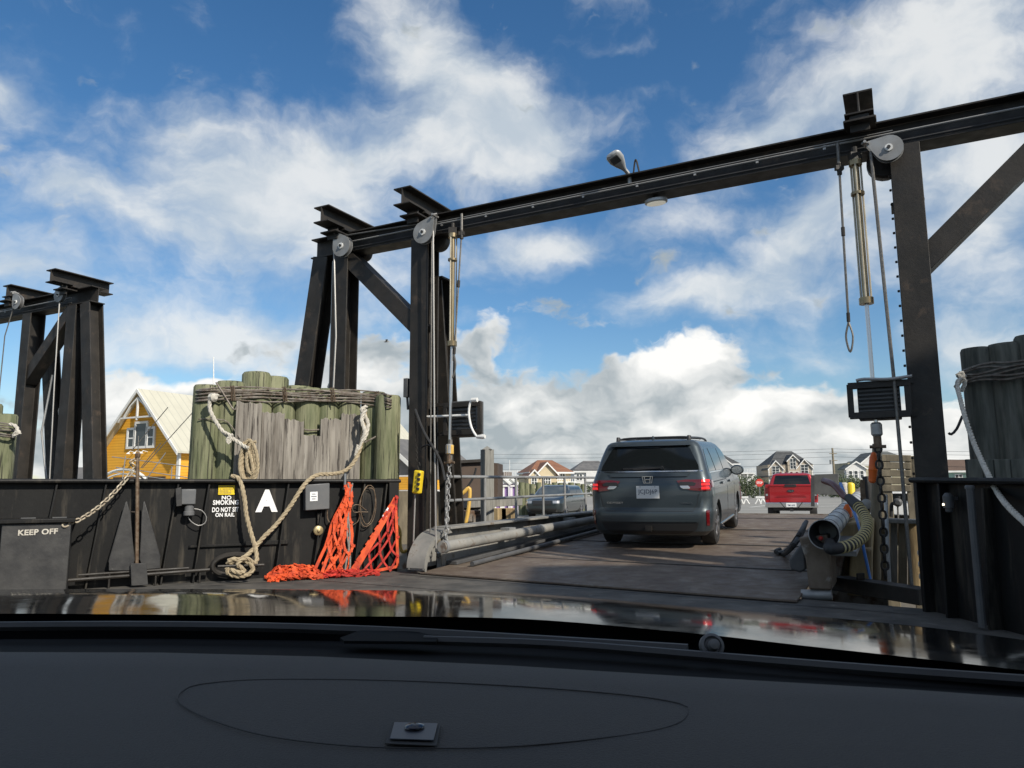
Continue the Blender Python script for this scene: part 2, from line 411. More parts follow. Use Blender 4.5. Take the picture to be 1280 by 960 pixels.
mat('hose_blue', (.06, .20, .55), .45)
mat('hose_yellow', (.70, .44, .10), .5)
mat('float_orange', (.85, .17, .02), .45, c2=(.7, .12, .02), scale=8)
mat('brass', (.42, .34, .18), .45, .5, c2=(.3, .24, .13), scale=14)
mat('water', (.02, .035, .04), .06, c2=(.03, .045, .045), scale=.6, bump=.6, bscale=1.5)
mat('parking', (.27, .26, .235), .9, c2=(.21, .205, .185), scale=.25, c3=(.31, .30, .27), t3=(.5, .7), s3=.1, bump=.3, bscale=20)
mat('sand', (.34, .30, .22), .95, c2=(.24, .22, .15), scale=.3, c3=(.10, .12, .05), t3=(.5, .6), s3=.06, bump=.4)
mat('road_paint', (.62, .62, .58), .8, c2=(.48, .48, .45), scale=4)
mat('hedge', (.035, .055, .022), .8, c2=(.06, .075, .03), scale=1.5)
mat('van_paint', (.046, .060, .068), .42, .55, coat=.55)
mat('red_paint', (.36, .010, .014), .28, .25, coat=1.0)
mat('navy_paint', (.018, .028, .032), .3, .4, coat=1.0)
mat('car_black', (.008, .008, .009), .12, coat=1.0)
mat('glass_dark', (.008, .010, .011), .06, spec=.45)
mat('glass_blue', (.05, .065, .075), .08, spec=.8)
mat('lens_red', (.10, .004, .006), .18, coat=.8)
mat('brake_lit', (.75, .02, .02), .2, emit=((1, .04, .04), .45))
mat('lens_clear', (.45, .45, .45), .15, .6)
mat('chrome', (.7, .7, .7), .12, 1.0)
mat('alloy', (.28, .28, .29), .3, .8)
mat('plastic_black', (.018, .018, .019), .5)
mat('dash', (.030, .0275, .0255), .72, c2=(.037, .034, .031), scale=2, bump=.45, bscale=420)
mat('dash_mark', (.020, .019, .018), .7)
mat('bonnet_paint', (.007, .0075, .008), .05, spec=.15, c2=(.012, .012, .012), scale=14, r2=.11)
mat('plate_white', (.78, .78, .76), .5)
mat('plate_ink', (.05, .06, .10), .5)
mat('lamp_grey', (.42, .43, .43), .4, .3)
mat('lamp_lens', (.6, .6, .55), .3, emit=((1, .95, .8), .25))

# ================================================================== frames of the place
VA = R_(27.5)                                   # the ramp runs 27.5 degrees to the right of the camera's heading
UU = V((math.cos(VA), -math.sin(VA), 0)); VV = V((math.sin(VA), math.cos(VA), 0)); ZZ = V((0, 0, 1))
A0 = pty(528, 650, 10.9); A0.z = 0
def W(u, v, z): return A0+UU*u+VV*v+ZZ*z
def onv(px, py, v): return plane(px, py, W(0, v, 0), VV)          # the point seen at a pixel on the vertical plane at v
def onu(px, py, u): return plane(px, py, W(u, 0, 0), UU)
def uvz(P): d = P-A0; return d.dot(UU), d.dot(VV), P.z
RS = 0.042
def rz_(v): return 0.035+RS*(v+0.6)
RN = V((0, 0, 0))
rampn = (ZZ - VV*RS).normalized()
def onramp(px, py): return plane(px, py, W(0, 0, rz_(0)), rampn)
REND = 10.4

# ================================================================== ground, water, decks
g = MB()
LV = 5.5                                        # the quay starts this far beyond the gantry
def sheet(mb, pts, z): mb.add([W(u, v, z) for u, v in pts], [tuple(range(len(pts)))])
sheet(g, [(-900, LV), (-0.5, LV), (-0.5, REND), (5.9, REND), (5.9, LV+1), (900, LV+1), (2200, 2500), (-2200, 2500)], -0.22)
struct('ground', g, MT['sand'], smooth=0)
q = MB()
for (u0, u1, v) in ((-60, -0.5, LV), (5.9, 60, LV+1)):
    q.add([W(u0, v, -.02), W(u1, v, -.02), W(u1, v, -3), W(u0, v, -3)], [(0, 1, 2, 3)])
q.add([W(-.5, LV, -.02), W(-.5, REND, -.02), W(-.5, REND, -3), W(-.5, LV, -3)], [(0, 1, 2, 3)])
q.add([W(5.9, LV+1, -.02), W(5.9, REND, -.02), W(5.9, REND, -3), W(5.9, LV+1, -3)], [(0, 1, 2, 3)])
q.add([W(-.5, REND, .5), W(5.9, REND, .5), W(5.9, REND, -3), W(-.5, REND, -3)], [(0, 1, 2, 3)])
struct('quay_edge', q, MT['concrete'], smooth=0)
w = MB(); w.add([V((-900, -300, -1.7)), V((900, -300, -1.7)), V((900, 80, -1.7)), V((-900, 80, -1.7))], [(0, 1, 2, 3)])
struct('water', w, MT['water'], smooth=0)
# parking lot: down from the crest of the ramp to the flat
p = MB()
rows = []
for v, z in ((REND, rz_(REND)-.01), (REND+3, .36), (REND+7, .05), (REND+10, -.15), (REND+20, -.17), (REND+90, -.172), (REND+210, -.174)):
    hw = 6 if v < REND+6 else (30 if v < REND+16 else 90)
    e = 0
    rows.append([W(2.7-hw, v, -.2 if v < REND+9 else z), W(-1.2, v, z), W(6.6, v, z), W(2.7+hw, v, -.2 if v < REND+9 else z)])
p.grid(rows); struct('parking_lot', p, MT['parking'], smooth=0)
p = MB()
for k in range(7):
    a = W(-6+k*3.2, REND+34, -.166); p.add([a, a+UU*.14, a+UU*.14+VV*11+UU*2.5, a+VV*11+UU*2.5], [(0, 1, 2, 3)])
for (x1, y1, x2, y2) in ((938, 634, 975, 629.5),):
    a, b = ptz(x1, y1, -.166), ptz(x2, y2, -.166); n_ = (b-a).cross(ZZ).normalized()*.12; p.add([a-n_, b-n_, b+n_, a+n_], [(0, 1, 2, 3)])
struct('parking_markings', p, MT['road_paint'], smooth=0)

# ferry deck: bow of the boat up to the gap at the ramp
BW0 = ptz(0, 742); BW1 = ptz(492, 713)          # foot of the left bulwark
RW0 = ptz(1166, 764)                            # foot of the right bulwark's bow end
d = MB()
bwd = (BW1-BW0).normalized(); bwn = V((bwd.y, -bwd.x, 0))
BWL = (BW1-BW0).length
pts = [BW1+bwd*.12+VV*.25, BW1-bwn*.12, BW0-bwd*4.5-bwn*.12, BW0-bwd*5-V((1, 8, 0)), V((-12, -14, 0)), V((9, -14, 0)), V((6.5, 1, 0)), RW0+V((.15, 0.1, 0)), RW0+VV*.12]
d.add(pts+[p_-ZZ*1.1 for p_ in pts], [tuple(range(len(pts)))[::-1]]+[(i, (i+1) % len(pts), len(pts)+(i+1) % len(pts), len(pts)+i) for i in range(len(pts))])
struct('ferry_deck', d, MT['deck'], smooth=0)
s_ = MB()
for (x1, y1, x2, y2, wd) in ((500, 718, 1150, 768, .022), (380, 724, 1000, 772, .015), (1113, 757, 1118, 775, .012), (250, 733, 420, 722, .012)):
    a, b = ptz(x1, y1, .003), ptz(x2, y2, .003); n_ = (b-a).cross(ZZ).normalized()*wd; s_.add([a-n_, b-n_, b+n_, a+n_], [(0, 1, 2, 3)])
struct('deck_seams', s_, MT['deck_seam'], smooth=0)

# ================================================================== left bulwark
def wallpt(px, py, off=0.0): return plane(px, py, BW0+bwn*off, bwn)
def wl(a, z, off=0.0): return BW0+bwd*a+ZZ*z+bwn*off
def wa(px, py, off=0.0): P = wallpt(px, py, off); return (P-BW0).dot(bwd), P.z
zt = wallpt(300, 601).z
bul = thing('bulwark', 'long black steel bulwark with a letter A and a no smoking notice', 'bulwark', BW0)
m = MB()
e1 = wa(495, 650)[0]
m.prism([wl(-4, -.3), wl(e1, -.3), wl(e1, zt-.02), wl(-4, zt-.02)], -bwn*.025)
mk('plating', m, MT['hull_black'], bul)
m = MB(); m.bar(wl(-4, zt, .0), wl(e1+.03, zt, .0), .17, .045); m.tube([wl(-4, zt-.005, .085), wl(e1+.03, zt-.005, .085)], .026, 8)
mk('top_rail', m, MT['hull_black'], bul, bevel=.006)
m = MB()
for px in (60, 122, 213, 252, 352, 398, 448, 476):
    a, _ = wa(px, 660); lean = .07
    m.prism([wl(a-.035-lean, .0, .001), wl(a-.02-lean, .0, .11), wl(a+lean-.02, zt-.03, .07), wl(a+lean-.035, zt-.03, .001)], bwd*.022)
for (x0, x1, y) in ((236, 360, 683), (306, 360, 678)):
    a, z = wa(x0, y); b, _ = wa(x1, y); m.bar(wl(a, z, .02), wl(b, z, .02), .04, .03)
mk('stiffener', m, MT['hull_black'], bul, bevel=.004)
m = MB(); m.prism([wl(e1-.14, -.2, -.02), wl(e1+.0, -.2, -.02), wl(e1+.0, zt+.03, -.02), wl(e1-.14, zt+.03, -.02)], bwn*.12)
mk('end_post', m, MT['hull_black'], bul, bevel=.006)
def wtext(s, x0, x1, y0, y1, bold=.03, off=.012, m_='white_clean', sl=0):
    a, z0 = wa(x0, y1, off); b, _ = wa(x1, y1, off); _, z1 = wa((x0+x1)/2, y0, off); _, z0 = wa((x0+x1)/2, y1, off)
    return textmb(s, b-a, z1-z0, wl((a+b)/2, z0, off), bwd, ZZ, .004, bold)
mk('letter_marking', wtext('A', 319, 347, 612, 640, .06), MT['white_clean'], bul, smooth=0)
t = MB()
for s, x0, x1, y0, y1 in (('NO', 277, 289, 619.5, 624.5), ('SMOKING', 266, 298, 625, 631), ('DO NOT SIT', 265, 298, 634, 640), ('ON RAIL', 269, 293, 641, 646)):
    q = wtext(s, x0, x1, y0, y1); t.add(q.v, q.f)
mk('notice_lettering', t, MT['white_clean'], bul, smooth=0)
m = MB(); a, z = wa(283, 612.5); m.box(wl(a, z, .012), (.2, .12, .01), Matrix((bwd, ZZ, bwn)).transposed())
yp = mk('warning_plate', m, MT['yellow'], bul)
t = MB()
for k in range(4):
    for j in range(9):
        if random.random() < .85: t.box(wl(a-.075+j*.018, z+.038-k*.025, .0185), (random.uniform(.009, .014), .009, .002), Matrix((bwd, ZZ, bwn)).transposed())
mk('fine_print', t, MT['plate_ink'], yp, smooth=0)

# deck-edge pipes at the foot of the wall
m = MB()
for (x0, y0, x1, y1, r) in ((78, 726, 262, 712, .022), (98, 719, 236, 710, .016)):
    m.tube([ptz(x0, y0, .12) if 0 else wallpt(x0, y0, .14), wallpt(x1, y1, .14)], r, 8)
for x in (137, 195, 250):
    P = wallpt(x, 716, .14); m.tube([P, V((P.x, P.y, 0))], .012, 6); m.tube([P, P-bwn*.14], .01, 6)
solo('foot_rail', m, MT['black_steel'], 'low black double pipe rail along the foot of the left bulwark', 'rail')

# KEEP OFF locker
a0, _ = wa(2, 700, .45); a1, _ = wa(78, 700, .45)
lk = thing('deck_locker', 'black steel deck locker marked KEEP OFF against the left bulwark', 'locker', wl(a0, 0, .2))
zk = plane(40, 650, BW0+bwn*.5, bwn).z
m = MB(); m.prism([wl(a0-.02, 0, .03), wl(a0-.02, 0, .5), wl(a1+.06, 0, .5), wl(a1+.06, 0, .03)], ZZ*(zk-.04))
mk('body', m, MT['zinc_plate'], lk, bevel=.008)
m = MB(); m.prism([wl(a0-.10, zk-.035, .03), wl(a0-.10, zk-.035, .54), wl(a1+.10, zk-.035, .54), wl(a1+.10, zk-.035, .03)], ZZ*.045); lidm = mk('lid', m, MT['hull_black'], lk, bevel=.008)
m = MB()
for a in (a0+.2, a0+.5): m.box(wl(a, zk+.014, .28), (.14, .05, .015), Matrix((bwd, bwn, ZZ)).transposed())
mk('hinge', m, MT['dark_grey'], lk)
P0 = plane(27, 669, BW0+bwn*.5, bwn); P1 = plane(67, 661, BW0+bwn*.5, bwn)
mk('lettering', textmb('KEEP OFF', .37, .062, plane(47.5, 668.5, BW0+bwn*.502, bwn), bwd+ZZ*.02, ZZ, .003, .03), MT['rope_white'], lk, smooth=0)

# Danforth anchor hung on the wall
an = thing('anchor', 'grey steel anchor with two long pointed flukes hung on the bulwark above the foot rail', 'anchor', wallpt(172, 730, .1))
m = MB(); m.tube([wallpt(172, 572, .16), wallpt(171, 706, .16)], .022, 8); m.lathe(wallpt(172, 571, .16), ZZ, [(0, .03), (.03, .035), (.05, .02)], 10)
mk('shank', m, MT['chain_rust'], an)
for (pts_, off) in (([(158, 627), (136, 703), (136, 713), (164, 713), (168, 701), (163, 640)], .13), ([(180, 627), (200, 697), (200, 710), (178, 712), (175, 700), (177, 640)], .13)):
    m = MB(); m.prism([wallpt(x, y, off) for x, y in pts_], bwn*.03)
    x0, y0 = pts_[0]; x1, y1 = pts_[1]; m.tube([wallpt(x0, y0, off+.02), wallpt(x1, y1, off+.02)], .012, 6); x1, y1 = pts_[-2]; m.tube([wallpt(x0, y0, off+.02), wallpt(x1, y1, off+.02)], .012, 6)
    mk('fluke', m, MT['zinc_plate'], an, bevel=.004)
m = MB(); m.prism([wallpt(x, y, .19) for x, y in ((163, 704), (183, 704), (185, 731), (164, 732))], bwn*.03); mk('crown', m, MT['zinc_plate'], an, bevel=.005)
m = MB(); m.tube([wallpt(140, 700, .12), wallpt(200, 698, .12)], .014, 8); m.tube([wallpt(160, 640, .12), wallpt(172, 640, .16)], .012, 6); mk('stock', m, MT['black_steel'], an)
m = MB(); c0 = wallpt(168, 585, .15); c1 = plane(82, 656, BW0+bwn*.5, bwn)
pp = [c0.lerp(c1, t) - ZZ*(.75*t*(1-t)*.62) for t in [i/12 for i in range(13)]]
chain(m, [wallpt(172, 573, .15), wallpt(164, 578, .17)]+pp, .085, .0095)
solo('anchor_chain', m, MT['chain_pale'], 'pale steel chain sagging from the anchor to the locker', 'chain')

# electrical fitting, switch box, bell, cleat, cable hank on the wall
el_ = thing('socket_fitting', 'grey boxy socket fitting with a loose cable, on the bulwark right of the anchor', 'socket fitting', wallpt(233, 645, .05))
Mw = Matrix((bwd, ZZ, bwn)).transposed()
m = MB(); m.box(wallpt(235, 621, .09), (.17, .19, .16), Mw); mk('housing', m, MT['box_grey'], el_, bevel=.012)
m = MB(); m.prism([wallpt(x, y, .14) for x, y in ((219, 611), (226, 609), (227, 632), (220, 633))], bwn*.05); mk('flap', m, MT['zinc_plate'], el_, bevel=.004)
m = MB(); m.lathe(wallpt(236, 645, .1), ZZ, [(0, .05), (.01, .065), (.05, .065), (.06, .055), (.13, .055)], 16); mk('socket', m, MT['box_grey'], el_)
m = MB(); m.tube(spline([wallpt(x, y, .1) for x, y in ((243, 636), (252, 638), (258, 646), (256, 654), (248, 657), (239, 652), (235, 646))]), .006, 6); mk('loose_cable', m, MT['wire_light'], el_)
sb = thing('switch_box', 'grey steel switch box with a small white sign right of the letter A', 'electrical box', wallpt(394, 638, .06))
m = MB(); m.prism([wallpt(x, y, .03) for x, y in ((379, 606), (409, 604), (409, 636), (379, 638))], bwn*.13); bx = mk('housing', m, MT['box_grey'], sb, bevel=.01)
m = MB(); m.prism([wallpt(x, y, .161) for x, y in ((387.5, 615), (397, 614.5), (397, 626), (387.5, 626.5))], bwn*.004); sg = mk('sign', m, MT['white_clean'], sb)
t = MB()
for k, n_ in enumerate((5, 8, 5)):
    P = wallpt(392.3, 617.6+k*3, .167)
    for j in range(n_): t.box(P+bwd*(j-(n_-1)/2)*.0095, (.006, .013, .002), Matrix((bwd, ZZ, bwn)).transposed())
mk('fine_print', t, MT['plate_ink'], sg, smooth=0)
bl = thing('alarm_bell', 'round brass coloured bell on a hanging cable below the grey switch box', 'bell', wallpt(397, 670, .06))
m = MB(); m.lathe(wallpt(397, 663, .04), bwn, [(0, .03), (.02, .062), (.04, .068), (.055, .06), (.065, .035), (.068, .02), (.085, .018), (.09, .006)], 24); mk('dome', m, MT['brass'], bl)
m = MB(); m.tube([wallpt(398, 641, .05), wallpt(398, 655, .05)], .01, 6); m.bar(wallpt(398, 641, .04), wallpt(398, 655, .04), .04, .03); mk('bracket', m, MT['black_steel'], bl)
m = MB(); m.tube(spline([wallpt(x, y, .08) for x, y in ((385, 602.5), (400, 602), (407, 603), (410, 610), (409, 640), (410, 650), (414, 655))], .02), .009, 6)
solo('red_conduit', m, MT['chain_rust'], 'thin rusty red cable looping off the right side of the switch box', 'cable')
m = MB()
lp = [(461, 610), (467, 612), (470, 628), (468, 645), (463, 655), (455, 658), (450, 648), (449, 632), (454, 615), (460, 607), (467, 610), (469, 630), (464, 650), (457, 655), (451, 640), (452, 620), (459, 608)]
m.tube(spline([wallpt(x, y, .07+.01*(i % 3)) for i, (x, y) in enumerate(lp)], .03), .0065, 6)
m.tube(spline([wallpt(x, y, .07) for x, y in ((451, 640), (447, 652), (439, 657))], .03), .0065, 6); m.tube(spline([wallpt(x, y, .09) for x, y in ((460, 640), (450, 640), (442, 640), (441, 633), (448, 631), (458, 638))], .02), .006, 6)
solo('cable_hank', m, MT['chain_rust'], 'rust red cable hung in loose loops on the bulwark between the two orange nets', 'cable')
ds = thing('fairlead', 'black round fairlead on the deck beneath the tan mooring rope', 'fairlead', wallpt(290, 718, .25))
m = MB(); c = wallpt(293, 706, .12); m.tube([c+(bwd*math.cos(a)*.26+ZZ*math.sin(a)*.13) for a in [k*math.pi/12 for k in range(24)]], .035, 8, closed=True); mk('ring', m, MT['black_steel'], ds)
m = MB(); m.tube([wallpt(272, 708, .16), wallpt(330, 706, .16)], .018, 8); mk('bar', m, MT['black_steel'], ds)

# ================================================================== orange cargo nets
def netnode(P, s=.035): return P
def ribbon_tw(mb, a, b, w, t, k):
    d_ = (b-a); up = (bwn+V((0, 0, .0))).normalized()
    up = Matrix.Rotation(k, 3, d_.normalized()) @ up if d_.length > 1e-5 else up
    mb.bar(a, b, w, t, up)
def net_quad(mb, TL, TR, BL, BR, nx, ny, w, sag=.0, jit=.01, off=0.0, curve=0):
    def pt(s, t):
        a = TL.lerp(BL, t); b = TR.lerp(BR, t); P = a.lerp(b, s)
        return P - ZZ*sag*math.sin(math.pi*s)*t + bwn*(.03*math.sin(s*9+t*7)+off*math.sin(math.pi*t))
    nod = {}
    for j in range(ny+1):
        for i in range(nx+1):
            if (i+j) % 2 == 0: nod[i, j] = pt(i/nx, j/ny)+V((random.uniform(-jit, jit), random.uniform(-jit, jit), random.uniform(-jit, jit)))
    for (i, j), P in nod.items():
        for di in (-1, 1):
            Q = nod.get((i+di, j+1))
            if Q is not None:
                mid = P.lerp(Q, .5)-ZZ*.004+bwn*random.uniform(-.008, .008)
                ribbon_tw(mb, P, mid, w, .004, random.uniform(-.5, .5)); ribbon_tw(mb, mid, Q, w, .004, random.uniform(-.5, .5))
        mb.box(P+bwn*.004, (w*1.35, w*1.1, .014), Mw @ Matrix.Rotation(random.uniform(-.6, .6), 3, 'Z'))
    return pt
n2 = thing('cargo_net', 'red strap net spread as an open triangle against the end of the bulwark', 'cargo net', wallpt(470, 716, .12))
T_ = wallpt(494, 622, .13); BL_ = wallpt(438, 716, .2); BR_ = wallpt(497, 708, .16)
m = MB(); net_quad(m, T_, T_+bwd*.02, BL_, BR_, 6, 7, .028, sag=.05, jit=.014); mk('webbing', m, MT['net_red'], n2, smooth=0)
m = MB()
for off in (0, .06): m.ribbon([T_-ZZ*off, BL_.lerp(T_, .5)-ZZ*(.02+off)+bwn*.03, BL_-ZZ*0+bwd*off], .045, .006, bwn)
m.ribbon([T_, BR_.lerp(T_, .5)+bwn*.02, BR_], .04, .006, bwn); m.ribbon([BL_, BL_.lerp(BR_, .5)-ZZ*.02, BR_], .04, .006, bwn)
for k in range(9): m.box(BL_.lerp(T_, .08+.1*k)+bwn*.012, (.075, .055, .014), Mw @ Matrix.Rotation(.9, 3, 'Z'))
mk('border_strap', m, MT['net_orange'], n2, smooth=0)
m = MB(); m.bar(T_.lerp(BL_, .13)+bwn*.012, T_.lerp(BL_, .27)+bwn*.012, .055, .01, bwn); mk('strap_label', m, MT['white_clean'], n2)
n1_ = thing('cargo_net', 'bright orange strap net hanging gathered from a grey hook, folds trailing onto the deck', 'cargo net', wallpt(420, 716, .2))
T2 = wallpt(435, 606, .13); m = MB()
net_quad(m, T2-bwd*.02, T2+bwd*.05, wallpt(398, 716, .28), wallpt(438, 718, .2), 6, 9, .03, jit=.03, off=.06)
net_quad(m, T2-bwd*.03, T2+bwd*.03, wallpt(408, 716, .22), wallpt(426, 716, .24), 4, 8, .03, jit=.03, off=.03)
mk('webbing', m, MT['net_orange'], n1_, smooth=0)
m = MB()
for (a, b) in ((T2, wallpt(395, 712, .3)), (T2+bwd*.02, wallpt(440, 690, .2)), (T2, wallpt(404, 715, .3))):
    m.ribbon([a.lerp(b, t)+bwn*.03*math.sin(7*t)+bwd*.02*math.sin(11*t) for t in [i/8 for i in range(9)]], .045, .006, bwn+bwd*.3)
mk('border_strap', m, MT['net_orange'], n1_, smooth=0)
m = MB()
for (x0, x1, ph) in ((433, 436, 0), (437, 433, 2)):
    P0, P1 = wallpt(x0+2, 604, .15), wallpt(x1, 716, .27); rope(m, [P0.lerp(P1, t)+bwd*.02*math.sin(9*t+ph) for t in [i/10 for i in range(11)]], .012)
mk('tie_rope', m, MT['rope_grey'], n1_)
m = MB(); m.tube([wallpt(432, 592, .12), wallpt(431, 612, .12)], .018, 8); mk('hook', m, MT['steel_bright'], n1_)
def heap_old(x0, x1, h, n, off0, m_, seed, label):
    random.seed(seed); m = MB()
    a0_, _ = wa(x0, 718, off0); a1_, _ = wa(x1, 718, off0); c = (a0_+a1_)/2; hw = (a1_-a0_)/2
    for i in range(n):
        a = random.uniform(-1, 1); o = random.uniform(-1, 1)*.75
        hh = h*max(.08, (1-a*a))*(1-o*o*.6)*random.uniform(.35, 1)
        P = wl(c+a*hw, hh+.02, off0+o*.22)
        d_ = V((random.uniform(-1, 1), random.uniform(-1, 1), random.uniform(-.7, .5))).normalized()*random.uniform(.04, .10)
        for k in range(3):
            Q = P+d_; Q.z = max(Q.z, .015); m.bar(P, Q, random.uniform(.03, .045), .005, V((random.uniform(-.6, .6), random.uniform(-.9, .3), 1)))
            P = Q; d_ = Matrix.Rotation(random.uniform(-1.1, 1.1), 3, V((random.random(), random.random(), random.random())).normalized()) @ d_
    return solo('cargo_net', m, m_, label, 'cargo net', smooth=0)
def heap(x0, x1, h, n, off0, m_, seed, label):
    random.seed(seed); m = MB()
    a0_, _ = wa(x0, 718, off0); a1_, _ = wa(x1, 718, off0); c = (a0_+a1_)/2; hw = (a1_-a0_)/2
    def top(a, o): return h*max(.10, (1-a*a)**.6)*max(.15, 1-o*o*.8)*(.75+.35*math.sin(a*5+1)*math.cos(o*4+a*3))
    for i in range(n):
        a = random.uniform(-1, 1); o = random.uniform(-1, 1); hh = top(a, o)*random.uniform(.55, 1.0)
        th0 = random.uniform(0, 6.28); turn = random.uniform(-.9, .9); P = wl(c+a*hw, hh+.012, off0+o*.20); k = 0; w_ = random.uniform(.026, .036)
        tl_ = random.uniform(-.9, .9)
        for k in range(5):
            d_ = bwd*math.cos(th0)*.035+bwn*math.sin(th0)*.035; q = P+d_; aa = ((q-BW0).dot(bwd)-c)/hw; oo = ((q-BW0).dot(bwn)-off0)/.20
            if abs(aa) > 1.05 or abs(oo) > 1.2: break
            q.z = max(.012, min(P.z+random.uniform(-.03, .022), top(max(-1, min(1, aa)), max(-1, min(1, oo)))+.03)); m.bar(P, q, w_, .005, V((bwn.x*tl_, bwn.y*tl_, 1))); P = q; th0 += turn
        if random.random() < .35: m.box(P, (.05, .045, .018), Matrix.Rotation(th0, 3, 'Z') @ Matrix.Rotation(tl_, 3, 'X'))
    return solo('cargo_net', m, m_, label, 'cargo net', smooth=0)
heap(335, 400, .20, 420, .30, MT['net_orange'], 3, 'heap of crumpled orange net straps lying on the deck, left of the hanging net')
heap(392, 470, .06, 190, .30, MT['net_red'], 4, 'flat tail of red net straps stretched along the deck in front of the nets')
random.seed(11)

# ================================================================== right bulwark
rwd = V((.055, -1, 0)).normalized(); rwn = V((-1, -.055, 0)).normalized()
rbw = thing('bulwark', 'black steel bulwark in deep shade on the right side of the deck', 'bulwark', RW0)
zr = pty(1152, 600, RW0.y).z
def rl(a, z, off=0.0): return RW0+rwd*a+ZZ*z+rwn*off
m = MB(); m.prism([rl(0, -.3), rl(5.2, -.3), rl(5.2, zr-.10), rl(0, zr-.01)], -rwn*.03); mk('plating', m, MT['hull_black'], rbw)
m = MB(); m.bar(rl(-.05, zr), rl(5.2, zr-.10), .15, .05); m.tube([rl(-.05, zr, .08), rl(5.2, zr-.10, .08)], .026, 8); mk('top_rail', m, MT['hull_black'], rbw, bevel=.006)
m = MB(); m.prism([rl(0, -.3, .0), rl(0, -.3, .10), rl(0, zr-.02, .09), rl(0, zr-.02, 0)], rwd*.05); m.prism([rl(.34, 0, 0), rl(.34, 0, .10), rl(.34, zr-.03, .08), rl(.34, zr-.03, 0)], rwd*.03)
for a in (.9, 1.5, 2.2, 2.9): m.prism([rl(a, 0, 0), rl(a, 0, .12), rl(a, zr-.08, .07), rl(a, zr-.08, 0)], rwd*.025)
mk('stiffener', m, MT['hull_black'], rbw, bevel=.004)
P = plane(1212, 608, rl(0, 0, .16), rwn); m = MB(); m.tube([P, V((P.x, P.y, 0.02))], .03, 10); m.lathe(P-ZZ*.02, ZZ, [(0, .036), (.02, .036), (.03, .03)], 10)
solo('vent_pipe', m, MT['dark_grey'], 'upright grey pipe standing against the right bulwark', 'pipe')
lt = thing('wall_lamp', 'small caged lamp glowing faintly on the dark right bulwark', 'lamp', plane(1186, 645, rl(0, 0, .08), rwn))
P = plane(1186, 632, rl(0, 0, .08), rwn); m = MB(); m.lathe(P-ZZ*.02, ZZ, [(0, .045), (.10, .045), (.12, .03), (.13, .02)], 12); m.bar(P+ZZ*.06, P+ZZ*.06-rwn*.09, .03, .03); mk('housing', m, MT['dark_grey'], lt)
m = MB(); m.lathe(P-ZZ*.06, ZZ, [(0, .015), (.01, .03), (.04, .03)], 12); mk('glass', m, MT['dark_grey'], lt)
m = MB(); m.lathe(P+rwn*.045+ZZ*.01, rwn, [(0, .010), (.006, .010), (.008, .004)], 8); mk('pilot_light', m, mat('pilot', (.8, .7, .5), .4, emit=((1, .85, .6), 4)), lt)

# low sill at the deck edge, right of the ramp
sl0 = ptz(1040, 738); sl1 = ptz(1149, 757); m = MB()
sdir = (sl1-sl0).normalized(); sn = V((-sdir.y, sdir.x, 0))
m.prism([sl0, sl1, sl1+ZZ*.15, sl0+ZZ*.15], sn*.22)
m.prism([sl0+sdir*.35+ZZ*.15+sn*.02, sl0+sdir*.37+ZZ*.15+sn*.02, sl0+sdir*.37+ZZ*.22+sn*.02, sl0+sdir*.35+ZZ*.22+sn*.02], sn*.1)
struct('deck_sill', m, MT['black_steel'], bevel=.006)

# the boat's own deckhouse, out of view; rear tier added to shade the dash
m = MB(); c = V((8.0, -4.5, 0)); Ms = Matrix.Rotation(-R_(3), 3, 'Z'); m.box(c+ZZ*3.6, (3.6, 14.5, 7.4), Ms); m.box(c+Ms @ V((.02, -4.2, 8.8)), (3.5, 8.0, 3.4), Ms)
dh = thing('ferry_deckhouse', 'white ferry deckhouse standing on the deck beyond the right bulwark, upper tier added for shade', 'deckhouse', (8.0, -4.5, 0))
mk('wall', m, MT['white_paint'], dh)
m = MB()
for k in range(5): m.box(c+Ms @ V((-1.82, -5+2.4*k, 4.3)), (.06, 1.0, .8), Ms)
mk('window', m, MT['glass_dark'], dh)

